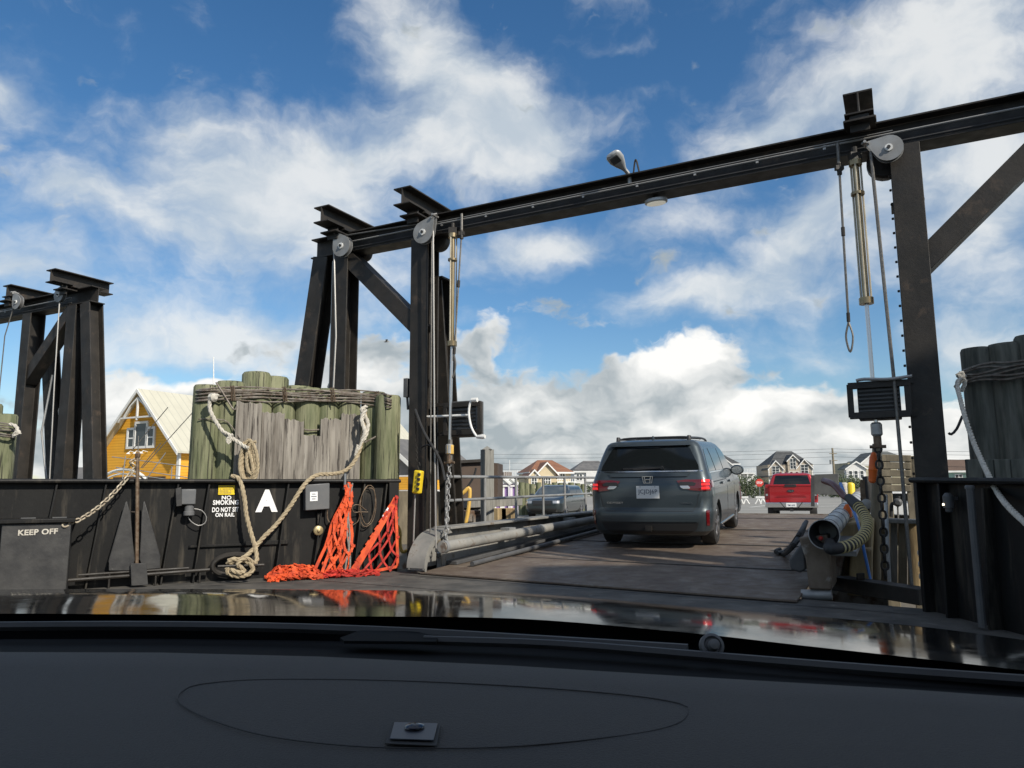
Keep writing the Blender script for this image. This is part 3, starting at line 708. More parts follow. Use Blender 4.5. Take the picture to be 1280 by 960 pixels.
# ================================================================== gantries
PW, PD = .30, .30
def xform_post(mb, u, v, z0, z1, du=0, dv=0, w=PW, h=PD):
    mb.ibeam(W(u+du, v+dv, z0), W(u, v, z1), w, h, up=VV, tf=.025, tw=.02)
ZB = onv(700, 269, 0).z                        # underside of the beam
ZB2 = ZB+.33
UR = uvz(onv(1148, 400, 0))[0]                 # inner right post
UO = uvz(onv(431, 400, 0))[0]                  # outer left post (negative)
SP = -UO
print('ZB', ZB, 'UR', UR, 'UO', UO)
def gantry(u0, u1, label, parts_label=None):
    g_ = thing('ramp_gantry', label, 'gantry', W(u0, 0, 0))
    m = MB(); m.ibeam(W(u0-SP-.62, 0, ZB+.165), W(u1+SP+.62, 0, ZB+.165), .30, .33); mk('cross_beam', m, MT['black_steel'], g_, bevel=.004)
    m = MB()
    for k in range(int((u1-u0)/.75)):
        uu = u0+.4+k*.75; m.box(W(uu, -.16, ZB+.14), (.03, .02, .05), Matrix((UU, VV, ZZ)).transposed())
    m.tube([W(u0-SP, -.165, ZB+.15), W(u1+SP, -.165, ZB+.15)], .012, 6); m.tube([W(u0+.1, -.17, ZB+.18), W(u1-.1, -.17, ZB+.18)], .006, 6)
    mk('conduit', m, MT['wire_light'], g_)
    m = MB(); m.tube([W(u0-SP, -.155, ZB+.045), W(u1+SP, -.155, ZB+.045)], .014, 6); mk('cable', m, MT['rubber'], g_)
    for s, ui in ((-1, u0), (1, u1)):
        uo = ui+s*SP
        m = MB(); xform_post(m, ui, 0, -2.2, ZB, h=.32); mk('post', m, MT['black_steel'], g_, bevel=.004)
        m = MB(); xform_post(m, uo, 0, -2.2, ZB); mk('post', m, MT['black_steel'], g_, bevel=.004)
        m = MB(); xform_post(m, uo+s*.42, 0, -2.2, ZB+.01, du=s*1.05); mk('raking_leg', m, MT['black_steel'], g_, bevel=.004)
        m = MB(); xform_post(m, ui+s*.0, .38, -2.2, ZB-.55, dv=.80, w=.26, h=.26); m.box(W(ui, .38, ZB-.53), (.34, .34, .03), Matrix((UU, VV, ZZ)).transposed()); mk('raking_leg', m, MT['black_steel'], g_, bevel=.004)
        m = MB(); m.bar(W(ui, 0, ZB-1.42), W(uo-s*.05, 0, ZB-.02), .24, .26, VV); mk('brace', m, MT['black_steel'], g_, bevel=.004)
        for uu in (ui-(.42 if s > 0 else 0), uo):
            m = MB(); cl_ = .38 if (s > 0 and uu != uo) else .62; m.ibeam(W(uu, -cl_, ZB2+.17), W(uu, .62, ZB2+.17), .30, .26); m.box(W(uu, 0, ZB2+.02), (.34, .5, .04), Matrix((UU, VV, ZZ)).transposed())
            m.prism([W(uu-.1, -.35, ZB2+.04), W(uu+.1, -.35, ZB2+.04), W(uu+.1, -.35, ZB2-.16), W(uu-.1, -.35, ZB2-.16)], VV*.03)
            m.box(W(uu, -.30, ZB2-.06), (.32, .30, .025), Matrix((UU, VV, ZZ)).transposed())
            mk('cap_beam', m, MT['black_steel'], g_, bevel=.004)
        m = MB()
        for k in range(26):
            z = .6+k*.165; m.lathe(W(ui-s*.155 if s > 0 else ui-.155, -.10, z), -UU, [(0, .014), (.02, .014), (.025, .008)], 6)
        mk('bolt_row', m, MT['black_steel'], g_)
        m = MB(); m.tube(spline([W(uo+s*.0-.17, -.12, ZB-.1), W(uo-.17, -.12, 2.8), W(uo-.2, -.12, 2.75), W(uo-.17, -.12, 2.65), W(uo-.17, -.12, 1.2)], .1), .014, 6); mk('conduit', m, MT['wire_light'], g_)
    return g_
GA = gantry(0, UR, 'tall black steel gantry spanning the ramp, its raking legs and cross beam against the sky')
# the neighbouring berth's gantry on the same line: only its right end is in the picture
PB_ = onv(91, 480, 0); ub = uvz(PB_)[0]-SP
gb = gantry(ub-UR, ub, 'black steel gantry of the neighbouring berth, cut off by the left edge of the photo')

def pulley(u, v, z, r, label, ang=45):
    t = thing('pulley_block', label, 'pulley', W(u, v, z), group='pulley blocks hung on the gantries')
    a = R_(ang); dd = UU*math.cos(a)+ZZ*math.sin(a); pe = UU*-math.sin(a)+ZZ*math.cos(a); c = W(u, v, z)
    for k in (-1, 1):
        pts = [c+dd*math.cos(q)*r+pe*math.sin(q)*r+VV*k*.035 for q in [R_(55+i*250/16) for i in range(17)]]+[c+dd*r*1.6-pe*r*.16+VV*k*.035, c+dd*r*1.6+pe*r*.16+VV*k*.035]
        m = MB(); m.prism(pts, VV*.012); mk('cheek_plate', m, MT['galv'], t)
    m = MB(); m.lathe(c-VV*.03, VV, [(0, r*.93), (.02, r*.80), (.04, r*.80), (.06, r*.93)], 24); mk('sheave', m, MT['dark_grey'], t)
    m = MB(); m.lathe(c-VV*.05, VV, [(0, r*.28), (.1, r*.28)], 12); hb = mk('hub', m, MT['white_paint'], t)
    m = MB(); m.lathe(c-VV*.07, VV, [(0, r*.13), (.03, r*.13)], 8); mk('pin', m, MT['rubber'], hb)
    m = MB(); m.tube([c+dd*r*1.4+VV*.05, c+dd*r*1.8+VV*.04, c+dd*r*1.95, c+dd*r*1.8-VV*.04, c+dd*r*1.4-VV*.05], .014, 8); m.tube([c+dd*r*1.75+VV*.08, c+dd*r*1.75-VV*.08], .016, 8); mk('shackle', m, MT['wire_light'], t)
    return c
PV = -.30
def pu(px, py, r, label, ang): P = onv(px, py, PV); u, v, z = uvz(P); return pulley(u, v, z, r, label, ang)
pa = pu(428, 308, .17, 'grey pulley block on the far left outer post of the ramp gantry', 120)
pb = pu(530, 291, .17, 'grey pulley block on the inner left post beside the beam', 50)
pc = pu(1111, 186, .145, 'largest grey pulley block, under the square cap on the right post', 155)
pd = pu(22, 378, .15, 'small grey pulley block on the neighbouring gantry at the left edge of the photo', 120)
pe_ = pu(75, 369, .15, 'small grey pulley block on the outer post of the neighbouring gantry', 50)
def blackblock(px, py, r, v, label):
    P = onv(px, py, v); m = MB(); m.lathe(P-VV*.08, VV, [(0, r*.9), (.02, r), (.12, r), (.16, r*.9)], 20); m.bar(P, P+ZZ*r*1.6, .12, .12)
    solo('guide_sheave', m, MT['black_steel'], label, 'pulley', bevel=.004)
blackblock(549, 302, .16, .05, 'black round guide wheel behind the inner left post under the beam')
blackblock(1106, 205, .19, .05, 'black round guide wheel below the beam at the right post')
blackblock(455, 317, .13, .2, 'black guide wheel seen end on behind the outer left brace')

def cable(pts, r, m_, label, cat='wire rope', name='wire_rope'):
    m = MB(); m.tube(pts, r, 6); return solo(name, m, MT[m_], label, cat)
cable([pa-UU*.17, onv(420, 420, PV), onv(415, 520, PV), onv(411, 640, PV)], .014, 'wire_light', 'pale hoist wire dropping from the outer left pulley behind the pilings')
cable([pa+ZZ*.17, pb+ZZ*.15], .012, 'wire', 'hoist wire running along the beam between the two left pulleys')
cable([pb+UU*.16, V(onv(543, 520, PV)), V(onv(545, 690, PV))], .013, 'wire_light', 'hoist wire dropping from the inner left pulley down the post')
cable([W(.25, -.2, ZB), W(.27, -.2, .5)], .010, 'wire', 'thin hoist wire right of the inner left post')
cable([pc-UU*.18, onv(1117, 470, PV), onv(1140, 735, PV)], .018, 'wire', 'dark hoist wire from the right pulley down to the deck sill')
cable([pe_, onv(68, 480, PV), onv(62, 600, PV)], .013, 'wire_light', 'pale hoist wire on the neighbouring gantry')
cable([pd-UU*.1, onv(6, 420, PV), onv(-4, 520, PV)], .011, 'wire', 'dark wire leaving the left edge of the photo')
cable([W(uvz(onv(68, 440, .3))[0], .3, 3.6), onv(52, 540, .3), onv(58, 600, .3)], .02, 'galv', 'grey conduit bending down behind the neighbouring gantry posts', 'pipe', 'conduit')

def pendant(px0, py0, px1, py1, label):
    P0, P1 = onv(px0, py0, -.2), onv(px1, py1, -.2); t = thing('safety_pendant', label, 'wire rope', P1)
    m = MB(); m.tube([P0+ZZ*.3, P0], .02, 6); m.tube([P0, P1.lerp(P0, .16)], .013, 6); mk('wire', m, MT['wire'], t)
    e = P1.lerp(P0, .16); m = MB(); m.tube(spline([e, e.lerp(P1, .5)-UU*.035, P1, e.lerp(P1, .5)+UU*.035, e], .03), .011, 6); mk('eye', m, MT['wire'], t)
    m = MB(); m.lathe(P0.lerp(P1, .33), P1-P0, [(0, .022), (.1, .022)], 8); m.lathe(e, P1-P0, [(-.1, .02), (0, .02)], 8); m.box(P0, (.09, .05, .05)); m.tube([P0+ZZ*.05, P0-ZZ*.08], .028, 8); mk('clamp', m, MT['black_steel'], t)
pendant(1049, 210, 1063, 440, 'dark wire pendant with a bottom eye hanging left of the right hand cylinder')
pendant(577, 292, 566, 472, 'dark wire pendant with a bottom eye hanging right of the left hand cylinder')
def strut(px0, py0, px1, py1, label, rodto, w=.058):
    P0, P1 = onv(px0, py0, -.2), onv(px1, py1, -.2); d_ = (P1-P0).normalized(); t = thing('spring_cylinder', label, 'cylinder', P1)
    m = MB(); m.tube([P0, P1], w*.62, 14); mk('barrel', m, MT['bronze_tube'], t)
    for k in range(3):
        a = k*2*math.pi/3+.5; o = UU*math.cos(a)*w+VV*math.sin(a)*w; m = MB(); m.tube([P0+o, P1+o], .011, 6); mk('tie_rod', m, MT['cream_metal'], t)
    m = MB(); m.lathe(P0-d_*.02, d_, [(0, w*1.2), (.06, w*1.2)], 14); m.lathe(P1-d_*.05, d_, [(0, w*1.3), (.07, w*1.3)], 14); q = P0.lerp(P1, .22); m.lathe(q, d_, [(0, w*1.25), (.03, w*1.25)], 14); mk('end_cap', m, MT['bronze_tube'], t)
    m = MB(); m.tube([P0+ZZ*.18, P0], .03, 8); m.box(P0+ZZ*.06, (.12, .08, .1)); mk('hanger', m, MT['black_steel'], t)
    Q = onv(*rodto, -.2); m = MB(); m.tube([P1, Q], .022, 10); mk('rod', m, MT['steel_bright'], t)
    m = MB(); m.lathe(Q, d_, [(0, .04), (.02, .058), (.13, .058), (.15, .04)], 12); mk('rod_end', m, MT['galv_bright'], t)
    m = MB(); m.lathe(Q+d_*.15, d_, [(0, .04), (.12, .04)], 10); m.tube([Q+d_*.26-UU*.08, Q+d_*.26+UU*.08], .018, 8); mk('clevis', m, MT['chain_rust'], t)
    return Q+d_*.27
qa = strut(1069, 203, 1083, 378, 'bronze coloured cylinder with a long bright rod hanging under the beam on the right', (1095, 528))
qb = strut(566, 294, 565, 431, 'bronze coloured cylinder hanging under the beam on the left', (562, 555), .055)
m = MB(); chain(m, [qa, onv(1103, 640, -.2), onv(1107, 728, -.2)], .115, .013); solo('lift_chain', m, MT['black_steel'], 'heavy dark chain from the right hand rod down to the deck sill', 'chain')
m = MB(); chain(m, [qb, onv(560, 620, -.2), onv(557, 690, -.2)], .10, .011); solo('lift_chain', m, MT['galv'], 'steel chain hanging below the left hand rod to the ramp girder', 'chain')
q = thing('packing_block', 'small orange timber packing at the top of the left lift chain', 'clamp', onv(563, 565, -.2)); m = MB(); P = onv(563, 562, -.2); m.box(P, (.09, .09, .13)); mk('block', m, MT['hose_yellow'], q, bevel=.01); m = MB(); m.tube([P+ZZ*.14, P-ZZ*.14], .03, 8); mk('pin', m, MT['wire'], q)

# yellow pendant control on its chain
ct = thing('pendant_control', 'yellow hanging push button control on a chain in front of the inner left post', 'control box', onv(522, 618, -.3))
M2 = Matrix((UU, VV, ZZ)).transposed()
P0 = onv(518, 614, -.3); P1 = onv(526, 588, -.3); m = MB(); m.bar(onv(521, 617, -.3), onv(524, 588, -.3), .12, .10, VV); mk('housing', m, MT['yellow'], ct, bevel=.02)
m = MB()
for k in range(4): m.box(onv(522+k*.6, 611-k*6, -.36), (.035, .03, .035), M2)
mk('button', m, MT['rubber'], ct)
m = MB(); m.tube(spline([onv(524, 588, -.3), onv(522, 582, -.3), onv(524, 578, -.3), onv(525, 582, -.3)], .02), .008, 6); mk('hook', m, MT['black_steel'], ct)
m = MB(); chain(m, [onv(519, 512, -.3), onv(521, 578, -.3)], .045, .005); solo('control_chain', m, MT['black_steel'], 'light black chain holding the yellow control', 'chain')
m = MB(); m.tube(spline([onv(519, 512, -.32), onv(530, 540, -.35), onv(545, 565, -.35), onv(552, 580, -.3), onv(556, 600, -.3)], .1), .018, 6); m.tube(spline([onv(526, 560, -.3), onv(536, 556, -.33), onv(548, 566, -.33)], .1), .012, 6)
solo('power_cable', m, MT['rubber'], 'black cable draped across the inner left post', 'cable')
m = MB(); m.tube([onv(519, 618, -.28), onv(516, 700, -.28)], .012, 6); solo('tag_line', m, MT['wire_light'], 'thin grey line running down from the yellow control', 'line')
m = MB(); m.box(onv(509, 485, -.1), (.07, .1, .28), M2); m.tube([onv(509, 485, -.1)-ZZ*.1, onv(510, 512, -.1)], .02, 6); m.bar(onv(509, 489, -.1), onv(520, 489, 0), .03, .03); solo('side_switch', m, MT['dark_grey'], 'small dark switch box on the left edge of the inner left post', 'switch box', bevel=.004)

# louvred boxes either side of the opening
def backbox(px0, px1, py0, py1, v, label, post_u, cond):
    c = onv((px0+px1)/2, (py0+py1)/2, v); u0, u1 = uvz(onv(px0, (py0+py1)/2, v))[0], uvz(onv(px1, (py0+py1)/2, v))[0]; z1, z0 = onv((px0+px1)/2, py0, v).z, onv((px0+px1)/2, py1, v).z
    t = thing('signal_box', label, 'signal box', c)
    w_, h_ = u1-u0, z1-z0
    m = MB(); m.box(c, (w_*.72, .22, h_*.92), M2); mk('housing', m, MT['dark_grey'], t, bevel=.012)
    m = MB()
    for k in range(9): m.box(c-VV*.115+ZZ*(h_*(-.38+.095*k)), (w_*.70, .02, .018), M2)
    mk('louvre', m, MT['hull_black'], t)
    m = MB()
    for zz in (h_*.36, -h_*.36): m.box(c-VV*.13+ZZ*zz, (w_*1.02, .05, .07), M2)
    for uu in (-.48, .48): m.box(c-VV*.13+UU*w_*uu, (.06, .045, h_*.79), M2)
    mk('frame', m, MT['black_steel'], t, bevel=.004)
    m = MB(); a = c+ZZ*h_*.42; m.bar(a+UU*w_*.0, W(post_u, v, a.z), .05, .05, VV); b = c-ZZ*h_*.36; m.bar(b, W(post_u, v, b.z), .05, .05, VV); mk('bracket', m, MT['black_steel'], t)
    m = MB(); m.tube(spline([onv(x, y, v-.18) for x, y in cond], .05), .018, 8); mk('conduit', m, MT['white_paint'] if px0 < 700 else MT['wire_light'], t)
    return t
backbox(1062, 1136, 475, 527, -.15, 'black louvred signal box bracketed to the left side of the right post', UR-.1, [(1070, 476), (1080, 474), (1110, 474), (1140, 470)])
backbox(562, 606, 500, 548, .1, 'black louvred signal box with a curved white conduit, right of the inner left post', .1, [(534, 521), (560, 520), (586, 519)])
m = MB(); m.tube(spline([onv(x, y, -.15) for x, y in ((591, 501), (588, 503), (586, 515), (588, 530), (592, 540), (597, 547))], .04), .017, 8); m.lathe(onv(600, 546, -.15), UU, [(-.05, .022), (.04, .034), (.08, .028)], 10); m.lathe(onv(592, 500, -.15), UU, [(-.03, .032), (.06, .032)], 10)
solo('white_conduit', m, MT['white_paint'], 'curved white conduit on the face of the left signal box', 'pipe')

# street lamp on the beam, and the panel light under it
sl_ = thing('street_lamp', 'pale grey street lamp head on a short arm rising above the middle of the beam', 'lamp', onv(782, 218, -.02))
Pb = onv(787, 219, -.05); Ph = onv(781, 212, -.12); Pt = onv(764, 191, -.42)
m = MB(); m.tube([Pb-ZZ*.12, Pb, Ph], .028, 10); mk('arm', m, MT['lamp_grey'], sl_)
dd = (Pt-Ph).normalized(); nf = (-VV-ZZ*.3); nf = (nf-dd*nf.dot(dd)).normalized(); sx_ = dd.cross(nf); LL = (Pt-Ph).length; m = MB(); rows = []
for a, w_, h_ in ((0, .028, .028), (.12, .04, .035), (.35, .075, .05), (.6, .105, .055), (.85, .105, .05), (.96, .08, .035), (1.0, .03, .015)):
    rows.append([Ph+dd*a*LL+sx_*math.cos(q)*w_+nf*math.sin(q)*h_ for q in [k*2*math.pi/18 for k in range(19)]])
m.grid(rows); m.add(rows[-1][:-1], [tuple(range(18))]); mk('head', m, MT['lamp_grey'], sl_)
m = MB(); c = Ph+dd*.72*LL+nf*.05; m.box(c, (.125, LL*.36, .02), Matrix((sx_, dd, nf)).transposed()); mk('lens', m, MT['dark_grey'], sl_, bevel=.015)
m = MB(); P = onv(795, 214, -.1); m.tube(spline([P-ZZ*.05-UU*.04, P+ZZ*.16, P-ZZ*.05+UU*.05], .03), .012, 6); solo('lifting_eye', m, MT['black_steel'], 'black wire loop sticking up from the beam next to the street lamp', 'loop')
ul = thing('panel_light', 'flat oval work light hung beneath the middle of the beam', 'lamp', onv(820, 250, 0))
c = onv(820, 247, 0); c = W(uvz(c)[0], 0, ZB-.085); m = MB(); ov = [c+UU*.15*math.cos(q)+VV*.10*math.sin(q) for q in [k*math.pi/12 for k in range(24)]]; m.prism(ov, ZZ*.05); mk('housing', m, MT['lamp_grey'], ul, bevel=.01)
m = MB(); ov = [c-ZZ*.012+UU*.125*math.cos(q)+VV*.075*math.sin(q) for q in [k*math.pi/12 for k in range(24)]]; m.prism(ov, ZZ*.011); mk('lens', m, MT['lamp_lens'], ul)
m = MB(); m.tube([c+ZZ*.05, c+ZZ*.14], .04, 10); mk('stem', m, MT['black_steel'], ul)

# ================================================================== ramp
L0, R0 = ptz(525, 715, .035), ptz(996, 750, .035)
lu, lv, _ = uvz(L0); ru, rv, _ = uvz(R0); print('lip', lu, lv, ru, rv)
def rlp(t): return lu+(ru-lu)*t, lv+(rv-lv)*t
deck_r = thing('ramp_bridge', 'worn brown steel loading ramp leading from the deck up to the parking lot', 'ramp', W(2.6, 6, 0))
m = MB(); u_l, u_r = lu, ru
pts = [W(lu, lv, .03), W(ru, rv, .03), W(ru, .95, rz_(.95)), W(lu, 1.25, rz_(1.25))]
m.prism(pts, -ZZ*.02); mk('lip_plate', m, MT['ramp_steel'], deck_r, bevel=.003)
m = MB(); pts = [W(lu, 1.23, rz_(1.2)-.012), W(ru, .93, rz_(.93)-.012), W(ru+.05, 3.6, rz_(3.6)-.012), W(lu, 3.6, rz_(3.6)-.012)]; m.prism(pts, -ZZ*.04); mk('transition_plate', m, MT['ramp_steel'], deck_r, bevel=.003)
m = MB(); pts = [W(lu-.3, 3.61, rz_(3.6)-.02), W(ru+.35, 3.61, rz_(3.6)-.02), W(ru+.35, REND, rz_(REND)-.02), W(lu-.3, REND, rz_(REND)-.02)]; m.prism(pts, -ZZ*.3); mk('roadway', m, MT['ramp_steel'], deck_r)
m = MB()
for v in (1.24, 3.6, 6.2, 9.0): m.bar(W(lu, v, rz_(v)-.004), W(ru, v-(.3 if v < 2 else 0), rz_(v)-.004), .05, .012)
mk('hinge_strip', m, MT['deck_seam'], deck_r)

# left girder with curved nose, pipe and handrail
gu = .30
gl = thing('ramp_girder', 'long grey steel kerb girder with a curved nose along the left side of the ramp', 'girder', W(gu, 0, 0))
zg0 = onu(560, 660, gu+.1); gv0 = uvz(zg0)[1]; ztg0 = zg0.z; e = onu(735, 641, gu+.1); ev, ez = uvz(e)[1], e.z
print('girder', gv0, ztg0, ev, ez)
def gz(v): return ztg0+(v-gv0)*(ez-ztg0)/(ev-gv0)
gend = REND
m = MB(); m.bar(W(gu, gv0, gz(gv0)), W(gu, gend, gz(gend)), .30, .035); mk('top_flange', m, MT['grey_paint'], gl, bevel=.006)
m = MB(); m.prism([W(gu-.02, gv0, gz(gv0)-.02), W(gu-.02, gend, gz(gend)-.02), W(gu-.02, gend, rz_(gend)-.1), W(gu-.02, gv0, rz_(gv0)-.1)], UU*.03); mk('web', m, MT['grey_paint'], gl)
m = MB(); m.bar(W(gu+.08, gv0+.1, rz_(gv0)+.03), W(gu+.08, gend, rz_(gend)+.05), .22, .05); mk('bottom_flange', m, MT['dark_grey'], gl, bevel=.006)
# nose: a quarter arc plate
R1 = ztg0-.02; arc = []
for k in range(13):
    a = R_(90*k/12); arc.append((gv0+.02-R1*1.15*math.sin(a), .06+(R1-.06)*math.cos(a)))
m = MB(); rows = [[W(gu-.16, v, z+.02), W(gu+.13, v, z+.02), W(gu+.13, v+.02, z-.01), W(gu-.16, v+.02, z-.01), W(gu-.16, v, z+.02)] for v, z in arc]; m.grid(rows); mk('nose_plate', m, MT['grey_paint'], gl)
m = MB(); m.grid([[W(gu+.10, v, z), W(gu+.10, v+.07, z-.05), W(gu+.12, v+.07, z-.05), W(gu+.12, v, z), W(gu+.10, v, z)] for v, z in arc]); m.prism([W(gu-.13, v, z) for v, z in arc[::-1]]+[W(gu-.13, gv0+.02, .06)], UU*.02); mk('nose_side', m, MT['white_paint'] if 0 else MT['grey_paint'], gl)
pp_ = thing('guard_pipe', 'thick weathered grey pipe running along the foot of the left ramp girder', 'pipe', W(.30, 0, .2))
pu0, pu1 = onu(552, 684, .62), onu(735, 651, .62); v0_, z0_ = uvz(pu0)[1:]; v1_, z1_ = uvz(pu1)[1:]
def pz(v): return z0_+(v-v0_)*(z1_-z0_)/(v1_-v0_)
print('pipe', v0_, z0_, v1_, z1_)
m = MB(); m.tube([W(.62, v0_, pz(v0_)), W(.62, gend, rz_(gend)+.16)], .074, 18); mk('pipe', m, MT['grey_paint'], pp_)
m = MB()
for v in (v0_+.02, 2.6, 5.4): m.lathe(W(.62, v, pz(v0_)+(rz_(gend)+.16-pz(v0_))*(v-v0_)/(gend-v0_)), VV, [(0, .086), (.07, .086)], 18)
for v in (1.7, 4.2, 7.1): m.box(W(.50, v, pz(v)+.08), (.16, .22, .04), M2)
mk('collar', m, MT['galv'], pp_)
m = MB(); m.tube([W(.80, v0_+.5, rz_(v0_+.5)+.04), W(.80, gend, rz_(gend)+.05)], .035, 10); solo('side_bar', m, MT['dark_grey'], 'thin dark bar lying on the ramp beside the guard pipe', 'bar')
for k, (x, y, w_, h_) in enumerate(((545, 697, .16, .07), (566, 697, .3, .05), (588, 690, .35, .03))):
    P = onramp(x, y); m = MB(); m.box(P+ZZ*h_*.5, (w_*.5, w_, h_), M2 @ Matrix.Rotation(.2*k, 3, 'Z')); 
    solo('scrap_block', m, MT['white_paint'] if k == 0 else MT['timber_tan'], ['chipped white steel lug beside the nose of the girder', 'orange brown timber offcut lying under the guard pipe', 'thin timber strip further up the ramp under the guard pipe'][k], 'offcut', bevel=.008)
hr = thing('hand_rail', 'grey two bar handrail along the left side of the ramp', 'handrail', W(-.12, 2, .5))
hu = .10
def hp(px, py): return onu(px, py, hu)
a = hp(557, 596); b = hp(735, 597); c = hp(557, 626); d_ = hp(735, 617)
m = MB(); m.tube([a, b, b+(b-a)*.6], .026, 10); mk('top_bar', m, MT['galv'], hr); m = MB(); m.tube([c, d_, d_+(d_-c)*.6], .024, 10); mk('middle_bar', m, MT['galv'], hr)
for px in (558, 606, 645, 679, 706, 732):
    P = hp(px, 620); u, v, z = uvz(P); zt_ = a.z+(b.z-a.z)*(v-uvz(a)[1])/(uvz(b)[1]-uvz(a)[1]); m = MB(); m.tube([W(hu, v, gz(v) if v > gv0 else .3), W(hu, v, zt_)], .024, 10); mk('upright', m, MT['galv'], hr)

# ---------- right side of the ramp
def onR(px, py, u=ru+.2): return onu(px, py, u)
kr = thing('ramp_kerb', 'dark timber and steel kerb along the right edge of the ramp', 'kerb', W(ru+.05, 2, 0))
ku = ru+.10
v9 = 1.0
m = MB(); m.prism([W(ku, v9, rz_(v9)+.02), W(ku, REND, rz_(REND)), W(ku, REND, rz_(REND)+.42), W(ku, v9+.6, rz_(v9)+.42), W(ku, v9, rz_(v9)+.2)], UU*.12); mk('timber', m, MT['timber'], kr, bevel=.01)
m = MB()
for k in range(24): m.box(W(ku-.02, v9+.7+k*.45, rz_(v9+k*.45)+.24), (.05, .06, .36), M2)
mk('batten', m, MT['timber'], kr)
gx = thing('concrete_wedge', 'rust streaked concrete end block with a round foot at the right corner of the ramp', 'end block', ptz(1022, 745))
Yc = ptz(1020, 748, 0).y; bpl = [(1002, 694), (1040, 688), (1040, 738), (1006, 738)]
def fr(px, py, dy=0.0): return plane(px, py, ptz(1020, 748, 0)+VV*dy, VV)
m = MB(); m.prism([fr(x, y) for x, y in ((998, 672), (1034, 668), (1038, 700), (1040, 738), (1011, 737), (1007, 700))], VV*.7); mk('block', m, MT['rusty_concrete'], gx, bevel=.02)
m = MB(); m.tube([fr(1002, 743.5, .06), fr(1040, 743.5, .06)], .055, 14); mk('foot_roll', m, MT['galv'], gx)
m = MB(); m.prism([fr(x, y, .5) for x, y in ((986, 700), (1004, 676), (1008, 712), (1000, 716), (988, 712))], VV*.5); mk('side_lug', m, MT['dark_grey'], gx, bevel=.02)
tp = thing('flared_pipe', 'galvanised pipe with a wide trumpet mouth along the right edge of the ramp', 'pipe', fr(1030, 670, -.1))
Pm = fr(1030, 668, -.18); Pe = onu(1051, 615, ru+.50); dd = (Pe-Pm); ln = dd.length; print('pipe len', ln, uvz(Pm), uvz(Pe))
u_, v_, z_ = uvz(Pm); dd = (VV*1+ZZ*RS*1.0+UU*.0).normalized()
m = MB(); prof = [(0, .150), (.03, .147), (.10, .128), (.28, .112), (.5, .108), (9.5, .108), (9.5, .098), (.5, .098), (.28, .102), (.10, .118), (.03, .138), (.0, .143)]
x = dd.orthogonal().normalized(); y = dd.cross(x); rows = [[Pm+dd*a+(x*math.cos(q)+y*math.sin(q))*r for q in [k*2*math.pi/32 for k in range(33)]] for a, r in prof+[prof[0]]]
m.grid(rows); mk('flare', m, MT['galv_bright'], tp, smooth=50)
m = MB(); m.grid([[Pm+dd*a+(x*math.cos(q)+y*math.sin(q))*r for q in [k*2*math.pi/32 for k in range(33)]] for a, r in ((.006, .139), (.03, .132), (.10, .113), (.28, .098), (.6, .094), (3, .09), (3, .001))]); mk('bore_shade_lining', m, MT['rubber'], tp)  # black inner lining paints in the shade deep inside the pipe mouth
m = MB()
for k in range(16): m.lathe(Pm+dd*(.5+.55*k), dd, [(0, .115), (.03, .115)], 24)
mk('band', m, MT['galv'], tp)
m = MB(); m.lathe(Pm+dd*.12-ZZ*.05-UU*.04, -VV, [(0, .022), (.05, .022), (.06, .01)], 10); mk('plug', m, MT['net_red'], tp)
m = MB(); m.bar(Pm+dd*.3-ZZ*.22+UU*.12, Pm+dd*9-ZZ*.22+UU*.12, .30, .05); solo('pipe_shelf', m, MT['galv'], 'pale steel ledge under the flared pipe', 'ledge', bevel=.004)
# hoses
def fb(px, py, v=-.9+.2): return onv(px, py, v)
vv0 = uvz(Pm)[1]
ho = thing('suction_hose', 'black and yellow ribbed hose curving out of the flared pipe', 'hose', Pm-ZZ*.1)
cpts = [Pm+dd*.02+UU*.05-ZZ*.08, onv(1037, 686, vv0-.1), onv(1049, 685, vv0-.02), onv(1064, 681, vv0+.1), onv(1078, 671, vv0+.3), onv(1084, 659, vv0+.5), onv(1082, 647, vv0+.7), onv(1075, 636, vv0+.85), onv(1066, 627, vv0+1.0)]
sp = spline(cpts, .012); m = MB(); m.tube(sp, .052, 14); mk('hose', m, MT['rubber'], ho)
m = MB(); acc = 0
for i in range(3, len(sp)-3):
    acc += (sp[i]-sp[i-1]).length
    if acc > .042 and i > len(sp)*.18 and i < len(sp)*.9: acc = 0; t_ = (sp[i+1]-sp[i-1]).normalized(); m.lathe(sp[i]-t_*.009, t_, [(0, .056), (.004, .061), (.014, .061), (.018, .056)], 14)
mk('hose_rib', m, mat('hose_rib', (.48, .40, .20), .6), ho)
m = MB(); i0 = int(len(sp)*.9); m.tube([sp[i0], sp[-1]+(sp[-1]-sp[i0])*.8], [.066, .05], 14); m.tube(sp[int(len(sp)*.06):int(len(sp)*.17)], .056, 14); mk('cuff', m, MT['rubber'], ho)
q = sp[-1]+(sp[-1]-sp[i0])*.6
m = MB(); m.tube(spline([q, onv(1055, 620, vv0+1.2), onv(1042, 606, vv0+1.5), onv(1030, 601, vv0+1.9)], .05), .038, 10); solo('red_hose', m, MT['hose_red'], 'dark red hose joining the ribbed hose to the grey panel', 'hose')
m = MB()
for o in (0, .04): m.tube(spline([onv(1050+o*30, 604, vv0+2.4), onv(1060, 626, vv0+1.8+o), onv(1068+o*20, 642, vv0+1.5), onv(1075, 664, vv0+1.2+o), onv(1082-o*20, 695, vv0+1.0), onv(1089, 728, vv0+.8+o)], .05), .014, 6)
solo('blue_hose', m, MT['hose_blue'], 'pair of thin blue hoses dropping behind the ribbed hose', 'hose')
m = MB()
